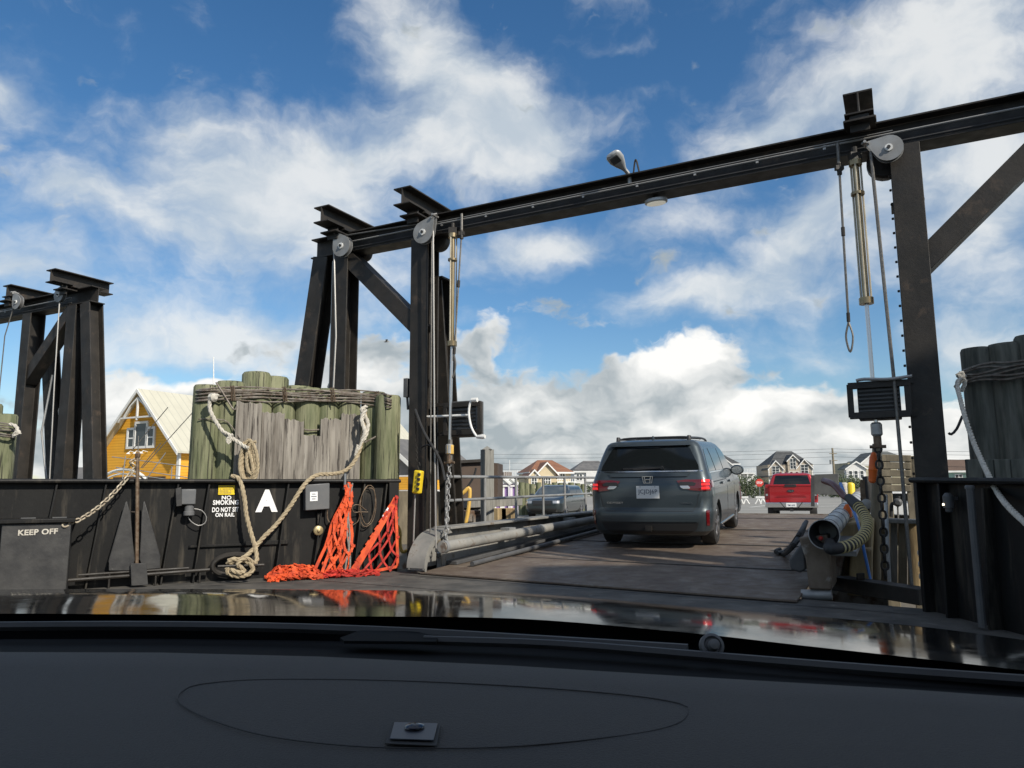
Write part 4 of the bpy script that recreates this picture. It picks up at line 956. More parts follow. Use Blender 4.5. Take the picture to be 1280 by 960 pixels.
P_ = [onramp(970, 692)+ZZ*.03, onramp(980, 695)+ZZ*.03, fr(990, 684, .8), fr(1001, 668, 1.2), fr(1006, 655, 2.0)]
m.tube(spline([onramp(975, 690)+ZZ*.04]+P_, .05), .032, 8); m.tube(spline([onramp(972, 694)+ZZ*.03, onramp(984, 690)+ZZ*.03, fr(996, 672, 1.0), fr(1008, 652, 1.6)], .05), .026, 8)
solo('black_hose', m, MT['rubber'], 'black hoses lying over the right edge of the ramp', 'hose')
gp = thing('sign_panel', 'plain grey metal panel on a dark post in front of the red pickup', 'panel', W(ru+.35, 5, .6))
vp = 4.6
m = MB(); m.prism([onv(x, y, vp) for x, y in ((1018, 593), (1048, 592), (1048, 619), (1018, 618))], VV*.03); mk('panel', m, MT['panel_grey'], gp, bevel=.004)
m = MB(); m.bar(onv(1016, 594, vp), onv(1016, 633, vp), .055, .05, VV); mk('post', m, MT['dark_grey'], gp)

# ================================================================== dolphins: clusters of pilings
def pile(parent, px, py, Y, r=.18, m_='pile_wood', z0=-2.6):
    P = pty(px, py, Y); rr = r*random.uniform(.94, 1.05); zt_ = P.z
    m = MB(); n = 22; pts = []
    lean = V((random.uniform(-.012, .012), random.uniform(-.012, .012), 0)); ks = 14
    rows = []
    ph = random.uniform(0, 6)
    for i in range(ks+1):
        z = z0+(zt_-.03-z0)*i/ks; c = V((P.x, P.y, z))+lean*(z)
        rows.append([c+V((math.cos(a), math.sin(a), 0))*rr*(1+.04*math.sin(3*a+ph)+.02*math.sin(7*a+ph*2+z*2)) for a in [2*math.pi*k/n for k in range(n+1)]])
    c = V((P.x, P.y, zt_))+lean*zt_
    rows.append([c+V((math.cos(a), math.sin(a), 0))*rr*.9*(1+.04*math.sin(3*a+ph)) for a in [2*math.pi*k/n for k in range(n+1)]])
    m.grid(rows); m.add([p + V((0, 0, .002)) for p in rows[-1][:-1]], [tuple(range(n))])
    o = mk('piling', m, MT[m_], parent, smooth=50); o.data.materials.append(MT['pile_end']); o.data.polygons[len(o.data.polygons)-1].material_index = 1
    return P, rr
def cable_wrap(mb, pts, n, r, dz, jit=.012):
    for k in range(n):
        ph = random.uniform(0, 6)
        q = [p+ZZ*(dz*(k-n/2)+jit*math.sin(i*1.3+ph)+random.uniform(-.004, .004))+V((0, -.012*(k % 2), 0)) for i, p in enumerate(pts)]
        mb.tube(spline(q, .06), r, 6)
_b1 = pty
def ptd(x, y, Y):
    xx = max(235, min(500, x)); return pty(x, y, Y+(wallpt(xx, 650).y+.50)-(9.75+(xx-259)*.0030))
def piled(parent, px, py, Y, r): P = ptd(px, py, Y); return pile(parent, px, py, P.y, r)
dl = thing('dolphin', 'large cluster of green wooden pilings bound with cable behind the bulwark marked A', 'dolphin', ptd(370, 700, 10.5))
front = [(259, 482, 9.75), (289, 478, 9.85), (322, 489, 10.0), (352, 490, 10.1), (384, 486, 10.2), (411, 487, 10.25), (438, 489, 10.35), (466, 491, 10.4), (484, 495, 10.2)]
FP = []
for x, y, Y in front: FP.append(piled(dl, x, y, Y, .185))
for x, y, Y in ((318, 466, 10.3), (346, 472, 10.45), (268, 484, 10.15), (372, 484, 10.55), (300, 480, 10.45)): piled(dl, x, y, Y, .19)
# grey fender boards nailed to the front
bd = [(296, 313, 503, 9.62), (313, 327, 504, 9.66), (328, 343, 516, 9.74), (343, 355, 517, 9.80), (356, 368, 525, 9.85), (368, 379, 526, 9.9), (379, 400, 545, 9.95), (401, 413, 524, 10.0), (413, 426, 525, 10.05), (427, 438, 518, 10.1), (438, 450, 518, 10.13)]
for x0, x1, yt, Y in bd:
    a = ptd(x0-.4, yt, Y); b = ptd(x1+.7, yt, Y+.04); a.z += .02; j = random.uniform(-.01, .01)
    tw = 0.05; m = MB(); nrm = V((.4, -.9, 0)).normalized(); n = 5; top = [a.lerp(b, k/n)+ZZ*random.uniform(-.025, .012) for k in range(n+1)]
    pg = top+[V((b.x, b.y, -.8)), V((a.x, a.y, -.8))]; m.prism([p+nrm*(.03+j) for p in pg], -nrm*tw); mk('fender_board', m, MT['plank_wood'], dl, bevel=.006)
m = MB()
ring = [ptd(247, 505, 10.3), ptd(243, 502, 9.95), ptd(249, 498, 9.6)]+[V((P.x, P.y, 0))+V((.38, -.92, 0)).normalized()*(rr+.03)+ZZ*0 for P, rr in FP[1:]]+[ptd(494, 512, 10.75)]
zs = [onx for onx in ()]
ys = [503, 501, 497, 496, 497, 498, 499, 500, 502, 505, 508, 512]
for i, p in enumerate(ring): p.z = ptd(max(245, min(492, 640+930*p.x/p.y)), ys[min(i, 11)], p.y).z
cable_wrap(m, ring, 9, .011, .021, .018)
mk('cable_binding', m, MT['cable_band'], dl)
m = MB()
for k, P in enumerate(ring[3:-1:2]): 
    for j in range(3): q = P+V((.38, -.92, 0)).normalized()*.02+UU*.03*j; m.bar(q-ZZ*.11+UU*.02, q+ZZ*.10-UU*.02, .012, .012)
mk('cable_lashing', m, MT['chain_rust'], dl)
m = MB(); m.tube(spline([ptd(x, y, 9.6) for x, y in ((270, 478), (278, 490), (292, 512), (296, 508))], .05), .012, 6); m.tube(spline([ptd(x, y, Y) for x, y, Y in ((248, 524, 9.58), (270, 524, 9.6), (285, 528, 9.65), (300, 548, 9.6))], .05), .008, 6); m.tube(spline([ptd(x, y, Y) for x, y, Y in ((456, 553, 10.1), (475, 543, 10.15), (492, 533, 10.4))], .05), .013, 6)
m.tube(spline([ptd(x, y, Y) for x, y, Y in ((378, 536, 9.98), (387, 538, 9.97), (399, 537, 10.02))], .05), .012, 6)
mk('loose_strand', m, MT['cable_band'], dl)

# mooring ropes
m = MB(); rope(m, [ptd(x, y, Y) for x, y, Y in ((272, 494, 9.55), (264, 498, 9.42), (262, 510, 9.42), (268, 524, 9.42), (280, 541, 9.42), (292, 549, 9.42), (304, 557, 9.40), (310, 560, 9.36))], .027)
m.lathe(ptd(266, 497, 9.42), UU, [(-.06, .03), (-.03, .06), (.03, .06), (.06, .03)], 8)
rope(m, [ptd(x, y, 9.37) for x, y in ((280, 540), (288, 545), (286, 554), (284, 549), (291, 543))], .022)
solo('mooring_rope', m, MT['rope_white'], 'white rope leading from the left pilings down to the coiled hank', 'rope')
m = MB()
for k in range(5):
    x = 309.5+.9*(k-2); rx = 2.6+2.1*k; lp = [ptd(x+rx*math.sin(q)*(1+.25*math.cos(q+3)), 576-(24+.6*k)*math.cos(q), 9.48-.015*k) for q in [i*math.pi/5 for i in range(10)]]
    rope(m, lp+[lp[0]], .024)
rope(m, [ptd(a, b, 9.42) for a, b in ((303, 553), (309, 562), (314, 574), (316, 590), (311, 590), (308, 574), (312, 556), (320, 552))], .024)
solo('rope_hank', m, MT['rope_tan'], 'hank of tan rope hanging on the grey fender boards', 'rope')
def wp_(x, y, off): return wallpt(x, y, off)
m = MB()
pth = [ptd(x, y, Y) for x, y, Y in ((455, 512, 10.05), (457, 522, 10.0), (454, 540, 9.95), (452, 552, 9.9), (448, 567, 9.85), (439, 582, 9.8), (428, 590, 9.75))]+[wp_(x, y, o) for x, y, o in ((415, 592.5, .1), (398, 593.5, .12), (386, 600, .16), (376, 612, .2), (362, 634, .22), (345, 656, .24), (330, 671, .27), (318, 685, .3), (306, 696, .36), (294, 702, .42), (285, 703, .44), (290, 699, .46), (302, 700, .46), (312, 704, .45), (316, 712, .44), (308, 719, .45), (295, 720, .46), (285, 716, .46), (284, 710, .46))]
rope(m, pth, .029)
solo('mooring_rope', m, MT['rope_tan'], 'long tan mooring rope from the right pilings over the bulwark to the deck fairlead', 'rope')
m = MB(); rope(m, [ptd(x, y, Y) for x, y, Y in ((458, 508, 10.0), (452, 512, 9.95), (456, 520, 9.95), (460, 530, 9.95), (457, 545, 9.92), (452, 552, 9.9), (456, 540, 9.88), (452, 524, 9.9), (457, 512, 9.92))], .03)
rope(m, [ptd(x, y, 9.85) for x, y in ((453, 550), (449, 560), (444, 570), (447, 556))], .018); solo('rope_splice', m, MT['rope_white'], 'pale knotted rope end looped round the cable on the right of the pilings', 'rope')
m = MB(); rope(m, [wp_(289, 595, .1)]+[wp_(x, y, o) for x, y, o in ((297, 597, .13), (302, 607, .16), (306, 626, .2), (308, 644, .22), (313, 664, .26), (319, 684, .32), (321, 700, .38), (317, 704, .42), (312, 700, .46), (305, 698, .50), (297, 705, .50), (305, 713, .47), (300, 716, .5), (288, 712, .5))], .029)
solo('mooring_rope', m, MT['rope_tan'], 'tan mooring rope dropping straight over the rail beside the letter A to the deck', 'rope')

# dolphin on the right, and the one at the left edge
dr = thing('dolphin', 'shaded cluster of grey pilings bound with cable behind the right bulwark', 'dolphin', pty(1250, 700, 8.3))
RP = []
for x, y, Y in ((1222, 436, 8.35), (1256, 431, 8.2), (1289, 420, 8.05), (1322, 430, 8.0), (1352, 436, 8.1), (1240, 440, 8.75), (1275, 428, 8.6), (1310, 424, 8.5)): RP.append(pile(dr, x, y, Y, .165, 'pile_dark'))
m = MB(); ring = [pty(x, y, Y) for x, y, Y in ((1203, 470, 8.45), (1208, 468, 8.15), (1222, 466, 8.12), (1240, 463, 8.04), (1258, 461, 7.98), (1290, 455, 7.82), (1330, 448, 7.78), (1365, 446, 7.95))]
cable_wrap(m, ring, 6, .014, .033, .02); mk('cable_binding', m, MT['cable_band'], dr)
for i, (x0, x1) in enumerate(((1209, 1228), (1229, 1242), (1243, 1263), (1264, 1285), (1286, 1310))):
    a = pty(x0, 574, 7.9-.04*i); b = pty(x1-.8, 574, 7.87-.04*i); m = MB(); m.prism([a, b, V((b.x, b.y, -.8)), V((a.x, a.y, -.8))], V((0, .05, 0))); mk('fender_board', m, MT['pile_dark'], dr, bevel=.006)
m = MB(); rope(m, [pty(x, y, Y) for x, y, Y in ((1206, 470, 8.0), (1198, 476, 7.85), (1197, 485, 7.7), (1200, 497, 7.5), (1206, 520, 7.2), (1216, 550, 6.9), (1229, 580, 6.5), (1245, 612, 6.0), (1262, 635, 5.6), (1300, 670, 5.0))], .023)
rope(m, [pty(x, y, 7.95) for x, y in ((1196, 470), (1203, 466), (1200, 478), (1195, 483), (1202, 488), (1206, 476), (1198, 470))], .024)
solo('mooring_rope', m, MT['rope_white'], 'pale mooring rope running from the right hand pilings across the dark bulwark', 'rope')
m = MB(); m.tube(spline([pty(x, y, 8.0) for x, y in ((1203, 520), (1196, 536), (1189, 543), (1186, 541))], .05), .014, 6); solo('rope_tail', m, MT['rubber'], 'short dark rope tail beside the right post', 'rope')
dq = thing('dolphin', 'green pilings bound with cable, cut off by the left edge of the photo', 'dolphin', pty(0, 700, 12.8))
for x, y, Y in ((6, 518, 12.6), (-22, 510, 12.7), (-48, 516, 12.9), (-10, 505, 13.1)): pile(dq, x, y, Y, .19)
m = MB(); cable_wrap(m, [pty(x, y, Y) for x, y, Y in ((19, 540, 12.8), (18, 537, 12.5), (6, 536, 12.35), (-20, 534, 12.4), (-50, 534, 12.6))], 6, .012, .04, .02); mk('cable_binding', m, MT['cable_band'], dq)
m = MB(); rope(m, [pty(x, y, 12.35) for x, y in ((12, 530), (20, 533), (22, 542), (17, 545), (22, 538), (25, 543))], .03); mk('rope_knot', m, MT['rope_white'], dq)

# ================================================================== vehicle body tools
class Body:
    """a body described by its outline at each height: half width, rear y, front y, corner radii; local axes x right, y forward, z up"""
    def __init__(s, keys, bulge=.06):
        s.k = keys; s.B = bulge
    def at(s, z):
        k = s.k
        if z <= k[0][0]: return k[0][1:]
        for a, b in zip(k, k[1:]):
            if z <= b[0]:
                t = (z-a[0])/(b[0]-a[0]); return tuple(x+(y-x)*t for x, y in zip(a[1:], b[1:]))
        return k[-1][1:]
    def outline(s, z, n=8, ns=18):
        hw, yr, yf, rr, rf = s.at(z); B = s.B; o = []
        w = hw-rr
        for i in range(n+1):
            x = -w+2*w*i/n; o.append((x, yr+B*(x/hw)**2))
        cy = yr+B*(w/hw)**2+rr
        for i in range(1, 6): a = R_(90*i/6); o.append((w+rr*math.sin(a), cy-rr*math.cos(a)))
        wf = hw-rf; cf = yf-B*(wf/hw)**2-rf
        for i in range(ns+1): o.append((hw, cy+(cf-cy)*i/ns))
        for i in range(1, 6): a = R_(90*i/6); o.append((wf+rf*math.cos(a), cf+rf*math.sin(a)))
        for i in range(n+1):
            x = wf-2*wf*i/n; o.append((x, yf-B*(x/hw)**2))
        for i in range(1, 6): a = R_(90*i/6); o.append((-wf-rf*math.sin(a), cf+rf*math.cos(a)))
        for i in range(ns+1): o.append((-hw, cf-(cf-cy)*i/ns))
        for i in range(1, 6): a = R_(90*i/6); o.append((-w-rr*math.cos(a), cy-rr*math.sin(a)))
        return o
    def mesh(s, zs):
        mb = MB(); rows = []
        for z in zs:
            o = s.outline(z); rows.append([V((x, y, z)) for x, y in o]+[V((o[0][0], o[0][1], z))])
        n = len(rows[0])-1; vs = [p for r in rows for p in r[:-1]]
        fs = [(i*n+j, i*n+(j+1) % n, (i+1)*n+(j+1) % n, (i+1)*n+j) for i in range(len(rows)-1) for j in range(n)]
        fs += [tuple(range(n))[::-1], tuple((len(rows)-1)*n+j for j in range(n))]
        return mb.add(vs, fs)
    def rear(s, x, z, d=0):
        hw, yr, yf, rr, rf = s.at(z); w = hw-rr; ax = abs(x)
        if ax <= w: y = yr+s.B*(x/hw)**2
        else: t = min((ax-w)/rr, .999); y = yr+s.B*(w/hw)**2+rr*(1-math.sqrt(1-t*t))
        return V((x, y-d, z))
    def front(s, x, z, d=0):
        hw, yr, yf, rr, rf = s.at(z); w = hw-rf; ax = abs(x)
        if ax <= w: y = yf-s.B*(x/hw)**2
        else: t = min((ax-w)/rf, .999); y = yf-s.B*(w/hw)**2-rf*(1-math.sqrt(1-t*t))
        return V((x, y+d, z))
    def side(s, y, z, d=0, sg=1):
        hw, yr, yf, rr, rf = s.at(z); w = hw-rr; cy = yr+s.B*(w/hw)**2+rr; wf = hw-rf; cf = yf-s.B*(wf/hw)**2-rf
        if y < cy: t = min((cy-y)/rr, .999); x = w+rr*math.sqrt(1-t*t)
        elif y > cf: t = min((y-cf)/rf, .999); x = wf+rf*math.sqrt(1-t*t)
        else: x = hw
        return V((sg*(x+d), y, z))
    def patch(s, f, rows, nz=6, nx=8, d=.006, th=.02, sg=1):
        """rows: (z, a, b) edges; f 'rear' / 'side' / 'front'"""
        Z = []
        for (a, b) in zip(rows, rows[1:]):
            for k in range(nz): t = k/nz; Z.append(tuple(x+(y-x)*t for x, y in zip(a, b)))
        Z.append(rows[-1]); g = {'rear': lambda q, z, dd: s.rear(q, z, dd), 'front': lambda q, z, dd: s.front(q, z, dd), 'side': lambda q, z, dd: s.side(q, z, dd, sg)}[f]
        mb = MB(); top = [[g(a+(b-a)*i/nx, z, d) for i in range(nx+1)] for z, a, b in Z]; bot = [[g(a+(b-a)*i/nx, z, d-th) for i in range(nx+1)] for z, a, b in Z]
        mb.grid(top)
        per = lambda R: R[0]+[r[-1] for r in R[1:]]+R[-1][-2::-1]+[r[0] for r in R[-2:0:-1]]
        p, q = per(top), per(bot); mb.grid([p+[p[0]], q+[q[0]]]); return mb
def carve(o, cyls):
    """cut the wheel wells out of a closed body"""
    for (c, d_, r) in cyls:
        m = MB(); m.cyl(c, V(c)+V(d_), r, n=32); me = bpy.data.meshes.new('cut'); me.from_pydata(m.v, [], m.f)
        bm = bmesh.new(); bm.from_mesh(me); bmesh.ops.recalc_face_normals(bm, faces=bm.faces); bm.to_mesh(me); bm.free()
        co = bpy.data.objects.new('cut', me); COL.objects.link(co)
        co.parent = o.parent; md = o.modifiers.new('b', 'BOOLEAN'); md.operation = 'DIFFERENCE'; md.object = co; md.solver = 'EXACT'
        bpy.context.view_layer.update()
        dg = bpy.context.evaluated_depsgraph_get(); nm = bpy.data.meshes.new_from_object(o.evaluated_get(dg)); o.modifiers.clear(); old = o.data; o.data = nm; nm.name = old.name
        bpy.data.objects.remove(co)
    for p in o.data.polygons: p.use_smooth = True
    o.data.set_sharp_from_angle(angle=R_(32))
def wheel(par, c, sg, r=.35, w=.24, spokes=5, rim='alloy'):
    d_ = V((sg, 0, 0)); c = V(c)
    m = MB(); m.lathe(c, d_, [(0, r*.55), (0, r*.66), (-.012 if 0 else .004, r*.90), (.02, r*.97), (.05, r), (w-.05, r), (w-.02, r*.97), (w, r*.88), (w, r*.68), (w-.02, r*.66)], 32)
    wh = mk('wheel', m, MT['tyre'], par, local=True)
    m = MB(); m.lathe(c+d_*(w-.05), d_, [(0, r*.67), (.045, r*.68), (.05, r*.64), (.01, r*.60), (.005, r*.1)], 32)
    m2 = MB()
    for k in range(spokes):
        a = 2*math.pi*k/spokes+.3
        for o in (-.13, .13):
            u_ = V((0, math.cos(a+o), math.sin(a+o))); m2.bar(c+d_*(w-.012)+u_*.03, c+d_*(w-.014)+u_*r*.65, .035, .03, d_)
    m2.lathe(c+d_*(w-.03), d_, [(0, .07), (.03, .065), (.035, .03)], 14)
    mk('rim', m, MT['plastic_black'], wh, local=True); mk('spokes', m2, MT[rim], wh, local=True, bevel=.004)
def frange(a, b, n): return [a+(b-a)*i/n for i in range(n+1)]

# ================================================================== minivan on the ramp
r1, r2 = onramp(893, 681), onramp(759, 676)
mid = (r1+r2)/2; print('van rear track', (r1-r2).length, uvz(r1), uvz(r2))
vh = R_(22.5); hd = V((math.sin(vh), math.cos(vh), 0)); ct_ = onramp(826, 678.5)
vloc = ct_-hd*.90
pitch = math.atan(RS)
van = thing('minivan', 'dark blue grey minivan with brake lights on driving up the ramp', 'minivan', vloc-ZZ*.03, rot=(pitch, 0, -vh))
vk = [(.20, .86, .14, 5.0, .12, .3), (.27, .945, .05, 5.12, .20, .4), (.40, .975, .015, 5.18, .22, .45), (.56, .985, .0, 5.2, .22, .5), (.60, .985, .015, 5.2, .22, .5), (.64, .985, .045, 5.18, .20, .5),
      (.80, .99, .045, 5.1, .20, .5), (.95, .985, .05, 4.95, .19, .5), (1.04, .97, .065, 4.65, .18, .5), (1.11, .95, .085, 4.3, .17, .45), (1.17, .93, .115, 4.05, .16, .45), (1.24, .91, .15, 3.9, .15, .4), (1.45, .85, .255, 3.5, .13, .35), (1.60, .795, .33, 3.15, .12, .3), (1.66, .76, .345, 2.95, .12, .3), (1.70, .71, .37, 2.75, .14, .3), (1.725, .60, .46, 2.5, .2, .3), (1.74, .40, .7, 2.1, .25, .3)]
vb = Body(vk, .07)
o = mk('body', vb.mesh([k[0] for k in vk]+[]), MT['van_paint'], van, local=True)
carve(o, [((.60, .93, .33), (.6, 0, 0), .40), ((-1.2, .93, .33), (.6, 0, 0), .40), ((.60, 3.93, .33), (.6, 0, 0), .40), ((-1.2, 3.93, .33), (.6, 0, 0), .40)])
VL = dict(local=True)
mk('rear_window', vb.patch('rear', [(1.235, -.80, .80), (1.30, -.79, .79), (1.58, -.645, .645), (1.625, -.58, .58)], d=.008), MT['glass_dark'], van, **VL)
mk('spoiler', vb.patch('rear', [(1.63, -.66, .66), (1.665, -.64, .64), (1.70, -.56, .56)], d=.05, th=.10), MT['van_paint'], van, **VL)
mk('chrome_strip', vb.patch('rear', [(1.205, -.86, .86), (1.222, -.85, .85)], d=.012), MT['chrome'], van, **VL)
mk('tailgate_shelf', vb.patch('rear', [(1.13, -.62, .62), (1.175, -.66, .66)], d=.022, th=.04), MT['van_paint'], van, **VL)
mk('tailgate_seam', vb.patch('rear', [(.585, -.70, .70), (.592, -.705, .705)], d=.004, nx=12), MT['plastic_black'], van, **VL)
for s in (-1, 1):
    f = lambda r: [(z, min(s*a, s*b), max(s*a, s*b)) for z, a, b in r]
    mk('tailgate_seam', vb.patch('rear', f([(.60, .70, .707), (.70, .76, .767), (.85, .79, .797)]), d=.004, nx=1), MT['plastic_black'], van, **VL)
    tl = mk('tail_light', vb.patch('rear', f([(.90, .80, .97), (.915, .66, .975), (.945, .57, .975), (1.0, .52, .975), (1.045, .47, .97), (1.065, .46, .965), (1.08, .60, .955)]), d=.014, nx=14), MT['lens_red'], van, **VL)
    mk('reversing_lens', vb.patch('rear', f([(.935, .565, .66), (.955, .53, .67), (.985, .51, .64)]), d=.021, nx=4), MT['lens_clear'], tl, **VL)
    mk('dark_bezel', vb.patch('rear', f([(.985, .50, .74), (1.02, .49, .76), (1.045, .52, .70)]), d=.019, nx=6), MT['plastic_black'], tl, **VL)
    for q, (z0, z1) in enumerate(((.925, .965), (.985, 1.025), (1.04, 1.075))): mk('brake_lamp', vb.patch('rear', f([(z0, .84, .955), (z1, .845, .95)]), d=.020, nx=6), MT['brake_lit'] if s > 0 or q < 2 else MT['lens_red'], tl, **VL)
    mk('side_light', vb.patch('side', [(.95, .23, .34), (1.02, .23, .44), (1.06, .25, .40)], d=.010, sg=s), MT['lens_red'], tl, **VL)
    mk('reflector', vb.patch('rear', f([(.36, .895, .935), (.60, .90, .945)]), d=.008, nx=2), MT['lens_red'], van, **VL)
    for nm, rows in (('quarter_window', [(1.20, .42, 1.18), (1.30, .44, 1.16), (1.48, .56, 1.10), (1.56, .66, 1.06)]), ('side_window', [(1.20, 1.28, 2.22), (1.58, 1.17, 2.20)]), ('side_window', [(1.18, 2.30, 3.42), (1.24, 2.30, 3.40), (1.58, 2.27, 2.92)])):
        mk(nm, vb.patch('side', rows, d=.005, sg=s), MT['glass_dark'], van, **VL)
    mk('window_trim', vb.patch('side', [(1.175, .40, 3.6), (1.192, .40, 3.6)], d=.010, sg=s, nx=16), MT['chrome'], van, **VL)
    mk('door_seam', vb.patch('side', [(.34, 2.24, 2.25), (1.17, 2.24, 2.25)], d=.003, sg=s, nx=1), MT['plastic_black'], van, **VL)
    mk('door_seam', vb.patch('side', [(.34, 3.36, 3.37), (1.17, 3.40, 3.41)], d=.003, sg=s, nx=1), MT['plastic_black'], van, **VL)
    mk('door_track', vb.patch('side', [(1.02, .48, 2.2), (1.035, .48, 2.2)], d=.004, sg=s), MT['plastic_black'], van, **VL)
    mk('sill_trim', vb.patch('side', [(.26, 1.4, 3.45), (.29, 1.4, 3.45)], d=.02, sg=s), MT['chrome'], van, **VL)
    for y in (1.45, 2.55): mk('door_handle', vb.patch('side', [(.96, y, y+.22), (1.0, y, y+.22)], d=.03, th=.03, sg=s), MT['van_paint'], van, bevel=.01, **VL)
    for y in (.93, 3.93): wheel(van, (s*.70, y, .335), s, .345, .25)
    m = MB(); rl_ = [V((s*.60, y, z)) for y, z in ((.55, 1.70), (.62, 1.745), (.9, 1.76), (1.8, 1.77), (2.4, 1.755), (2.65, 1.70))]; m.tube(spline(rl_, .1), .02, 8); mk('roof_rail', m, MT['plastic_black'], van, **VL)
    m = MB(); m.tube([V((s*.60, .60, 1.70)), V((s*.60, .63, 1.785))], .035, 8); mk('rail_foot', m, MT['plastic_black'], van, **VL)
    c = V((s*1.06, 3.42, 1.16)); m = MB(); rows = [[c+V((s*a*.13, b, h*.105*k))for k, a in []] for b, h in []]
    m.lathe(c-V((0, .08, 0)), V((0, 1, 0)), [(0, .10), (.03, .115), (.10, .11), (.16, .08), (.19, .02)], 18)
    m.v = [(c.x+(x-c.x)*1.12, y, c.z+(z-c.z)*.86) for x, y, z in m.v]; m.bar(V((s*.93, 3.47, 1.12)), V((s*1.02, 3.46, 1.13)), .08, .05); mr_ = mk('mirror', m, MT['van_paint'], van, **VL)
    m = MB(); m.lathe(c-V((0, .083, 0)), V((0, 1, 0)), [(0, .085), (.004, .085)], 18); m.v = [(c.x+(x-c.x)*1.15, y, c.z+(z-c.z)*.86) for x, y, z in m.v]; mk('mirror_glass', m, MT['chrome'], mr_, **VL)
m = MB()
for y in (.85, 1.9): m.tube(spline([V((-.60, y, 1.755)), V((-.45, y, 1.775)), V((.45, y, 1.775)), V((.60, y, 1.755))], .1), .018, 8)
mk('roof_crossbar', m, MT['plastic_black'], van, **VL)
m = MB(); m.prism([V((-.012, .60, 1.735)), V((-.012, .78, 1.735)), V((-.012, .63, 1.80)), V((-.012, .61, 1.80))], V((.024, 0, 0))); mk('antenna_fin', m, MT['van_paint'], van, bevel=.004, **VL)
m = MB(); m.bar(vb.rear(-.25, 1.255, .03), vb.rear(.22, 1.275, .03), .02, .03); m.lathe(vb.rear(.22, 1.27, .01), (0, -1, 0), [(0, .03), (.04, .025)], 10); m.bar(vb.rear(-.42, 1.26, .02), vb.rear(-.2, 1.262, .02), .012, .02); mk('rear_wiper', m, MT['plastic_black'], van, **VL)
# number plate and badges
P = vb.rear(0, .885, .012); m = MB(); m.box(P, (.37, .016, .20)); npl = mk('number_plate', m, MT['plate_white'], van, bevel=.003, **VL)
mk('plate_number', textmb('JCJDJ6P', .31, .085, V((0, P.y-.010, .845)), (1, 0, 0), ZZ, .003, .0), MT['plate_ink'], npl, smooth=0, **VL)
m = MB(); 
for q in ((-.12, .972), (.12, .972)): m.lathe(V((q[0], P.y-.008, q[1])), (0, -1, 0), [(0, .008), (.004, .006)], 8)
mk('plate_bolts', m, MT['wire'], npl, **VL)
m = MB(); P = vb.rear(0, 1.09, .02); y = P.y
fr_ = [(-.085, .05), (.085, .05), (.065, -.055), (-.065, -.055)]; 
for (a, b) in zip(fr_, fr_[1:]+fr_[:1]): m.bar(V((a[0], y, 1.085+a[1])), V((b[0], y, 1.085+b[1])), .008, .010)
m.bar(V((-.05, y, 1.13)), V((-.036, y, 1.035)), .02, .012); m.bar(V((.05, y, 1.13)), V((.036, y, 1.035)), .02, .012); m.bar(V((-.04, y, 1.085)), V((.04, y, 1.085)), .02, .012, V((0, 0, 1)))
mk('badge', m, MT['chrome'], van, **VL)
P = vb.rear(-.60, .70, .008); mk('model_lettering', textmb('ODYSSEY', .28, .032, V((-.55, P.y, .70)), (1, -.04, 0), ZZ, .003, .02), MT['chrome'], van, smooth=0, **VL)
P = vb.rear(.60, .70, .008); mk('trim_lettering', textmb('TOURING', .19, .022, V((.60, P.y, .70)), (1, .04, 0), ZZ, .003, .02), MT['chrome'], van, smooth=0, **VL)
mk('bumper_insert', vb.patch('rear', [(.22, -.60, .60), (.30, -.74, .74), (.41, -.78, .78), (.425, -.70, .70)], d=.004), MT['plastic_black'], van, **VL)
mk('bumper_trim', vb.patch('rear', [(.418, -.76, .76), (.44, -.78, .78)], d=.016, nx=12), MT['van_paint'], van, **VL)
m = MB(); m.box(V((.0, .03, .32)), (.10, .12, .07)); m.bar(V((0, .02, .3)), V((0, .6, .3)), .08, .08); mk('tow_hitch', m, MT['black_steel'], van, **VL)
m = MB(); m.bb(-.8, .8, .4, 4.6, .17, .3); mk('underbody', m, MT['rubber'], van, **VL)

# ================================================================== red pickup
pt_ = ptz(985, 641); tY = 30.0; pl = pty(990, 643, tY); pl.z = .0
th_ = R_(22); pl.z = -.17; pk = thing('pickup_truck', 'red pickup truck seen from behind, parked beyond the top of the ramp', 'pickup truck', pl, -th_)
bk = [(.62, .97, .0, 2.0, .06, .05), (.8, 1.0, 0, 2.0, .06, .05), (1.05, 1.01, .01, 2.0, .06, .05), (1.40, .98, .0, 2.0, .06, .05), (1.43, .96, .03, 2.0, .06, .05)]
b1 = Body(bk, .02); mk('cargo_bed', b1.mesh([k[0] for k in bk]), MT['red_paint'], pk, **VL)
ck = [(.55, .96, 1.98, 5.7, .05, .4), (.8, 1.0, 1.98, 5.85, .05, .5), (1.1, 1.0, 1.98, 5.8, .05, .5), (1.30, .97, 1.98, 5.3, .06, .5), (1.42, .93, 1.98, 4.5, .08, .3), (1.65, .85, 2.02, 4.1, .1, .3), (1.85, .77, 2.1, 3.75, .12, .3), (1.91, .68, 2.2, 3.6, .15, .3), (1.93, .5, 2.4, 3.4, .15, .3)]
b2 = Body(ck, .03); o = mk('cab', b2.mesh([k[0] for k in ck]), MT['red_paint'], pk, **VL)
mk('rear_window', b2.patch('rear', [(1.44, -.74, .74), (1.82, -.64, .64)], d=.01), MT['glass_dark'], pk, **VL)
for s in (-1, 1): mk('side_window', b2.patch('side', [(1.42, 2.2, 4.2), (1.80, 2.3, 3.75)], d=.006, sg=s), MT['glass_dark'], pk, **VL)
mk('tailgate', b1.patch('rear', [(.74, -.80, .80), (1.38, -.80, .80)], d=.02, th=.04), MT['red_paint'], pk, **VL)
mk('tailgate_top', b1.patch('rear', [(1.36, -.78, .78), (1.42, -.78, .78)], d=.04, th=.08), MT['red_paint'], pk, **VL)
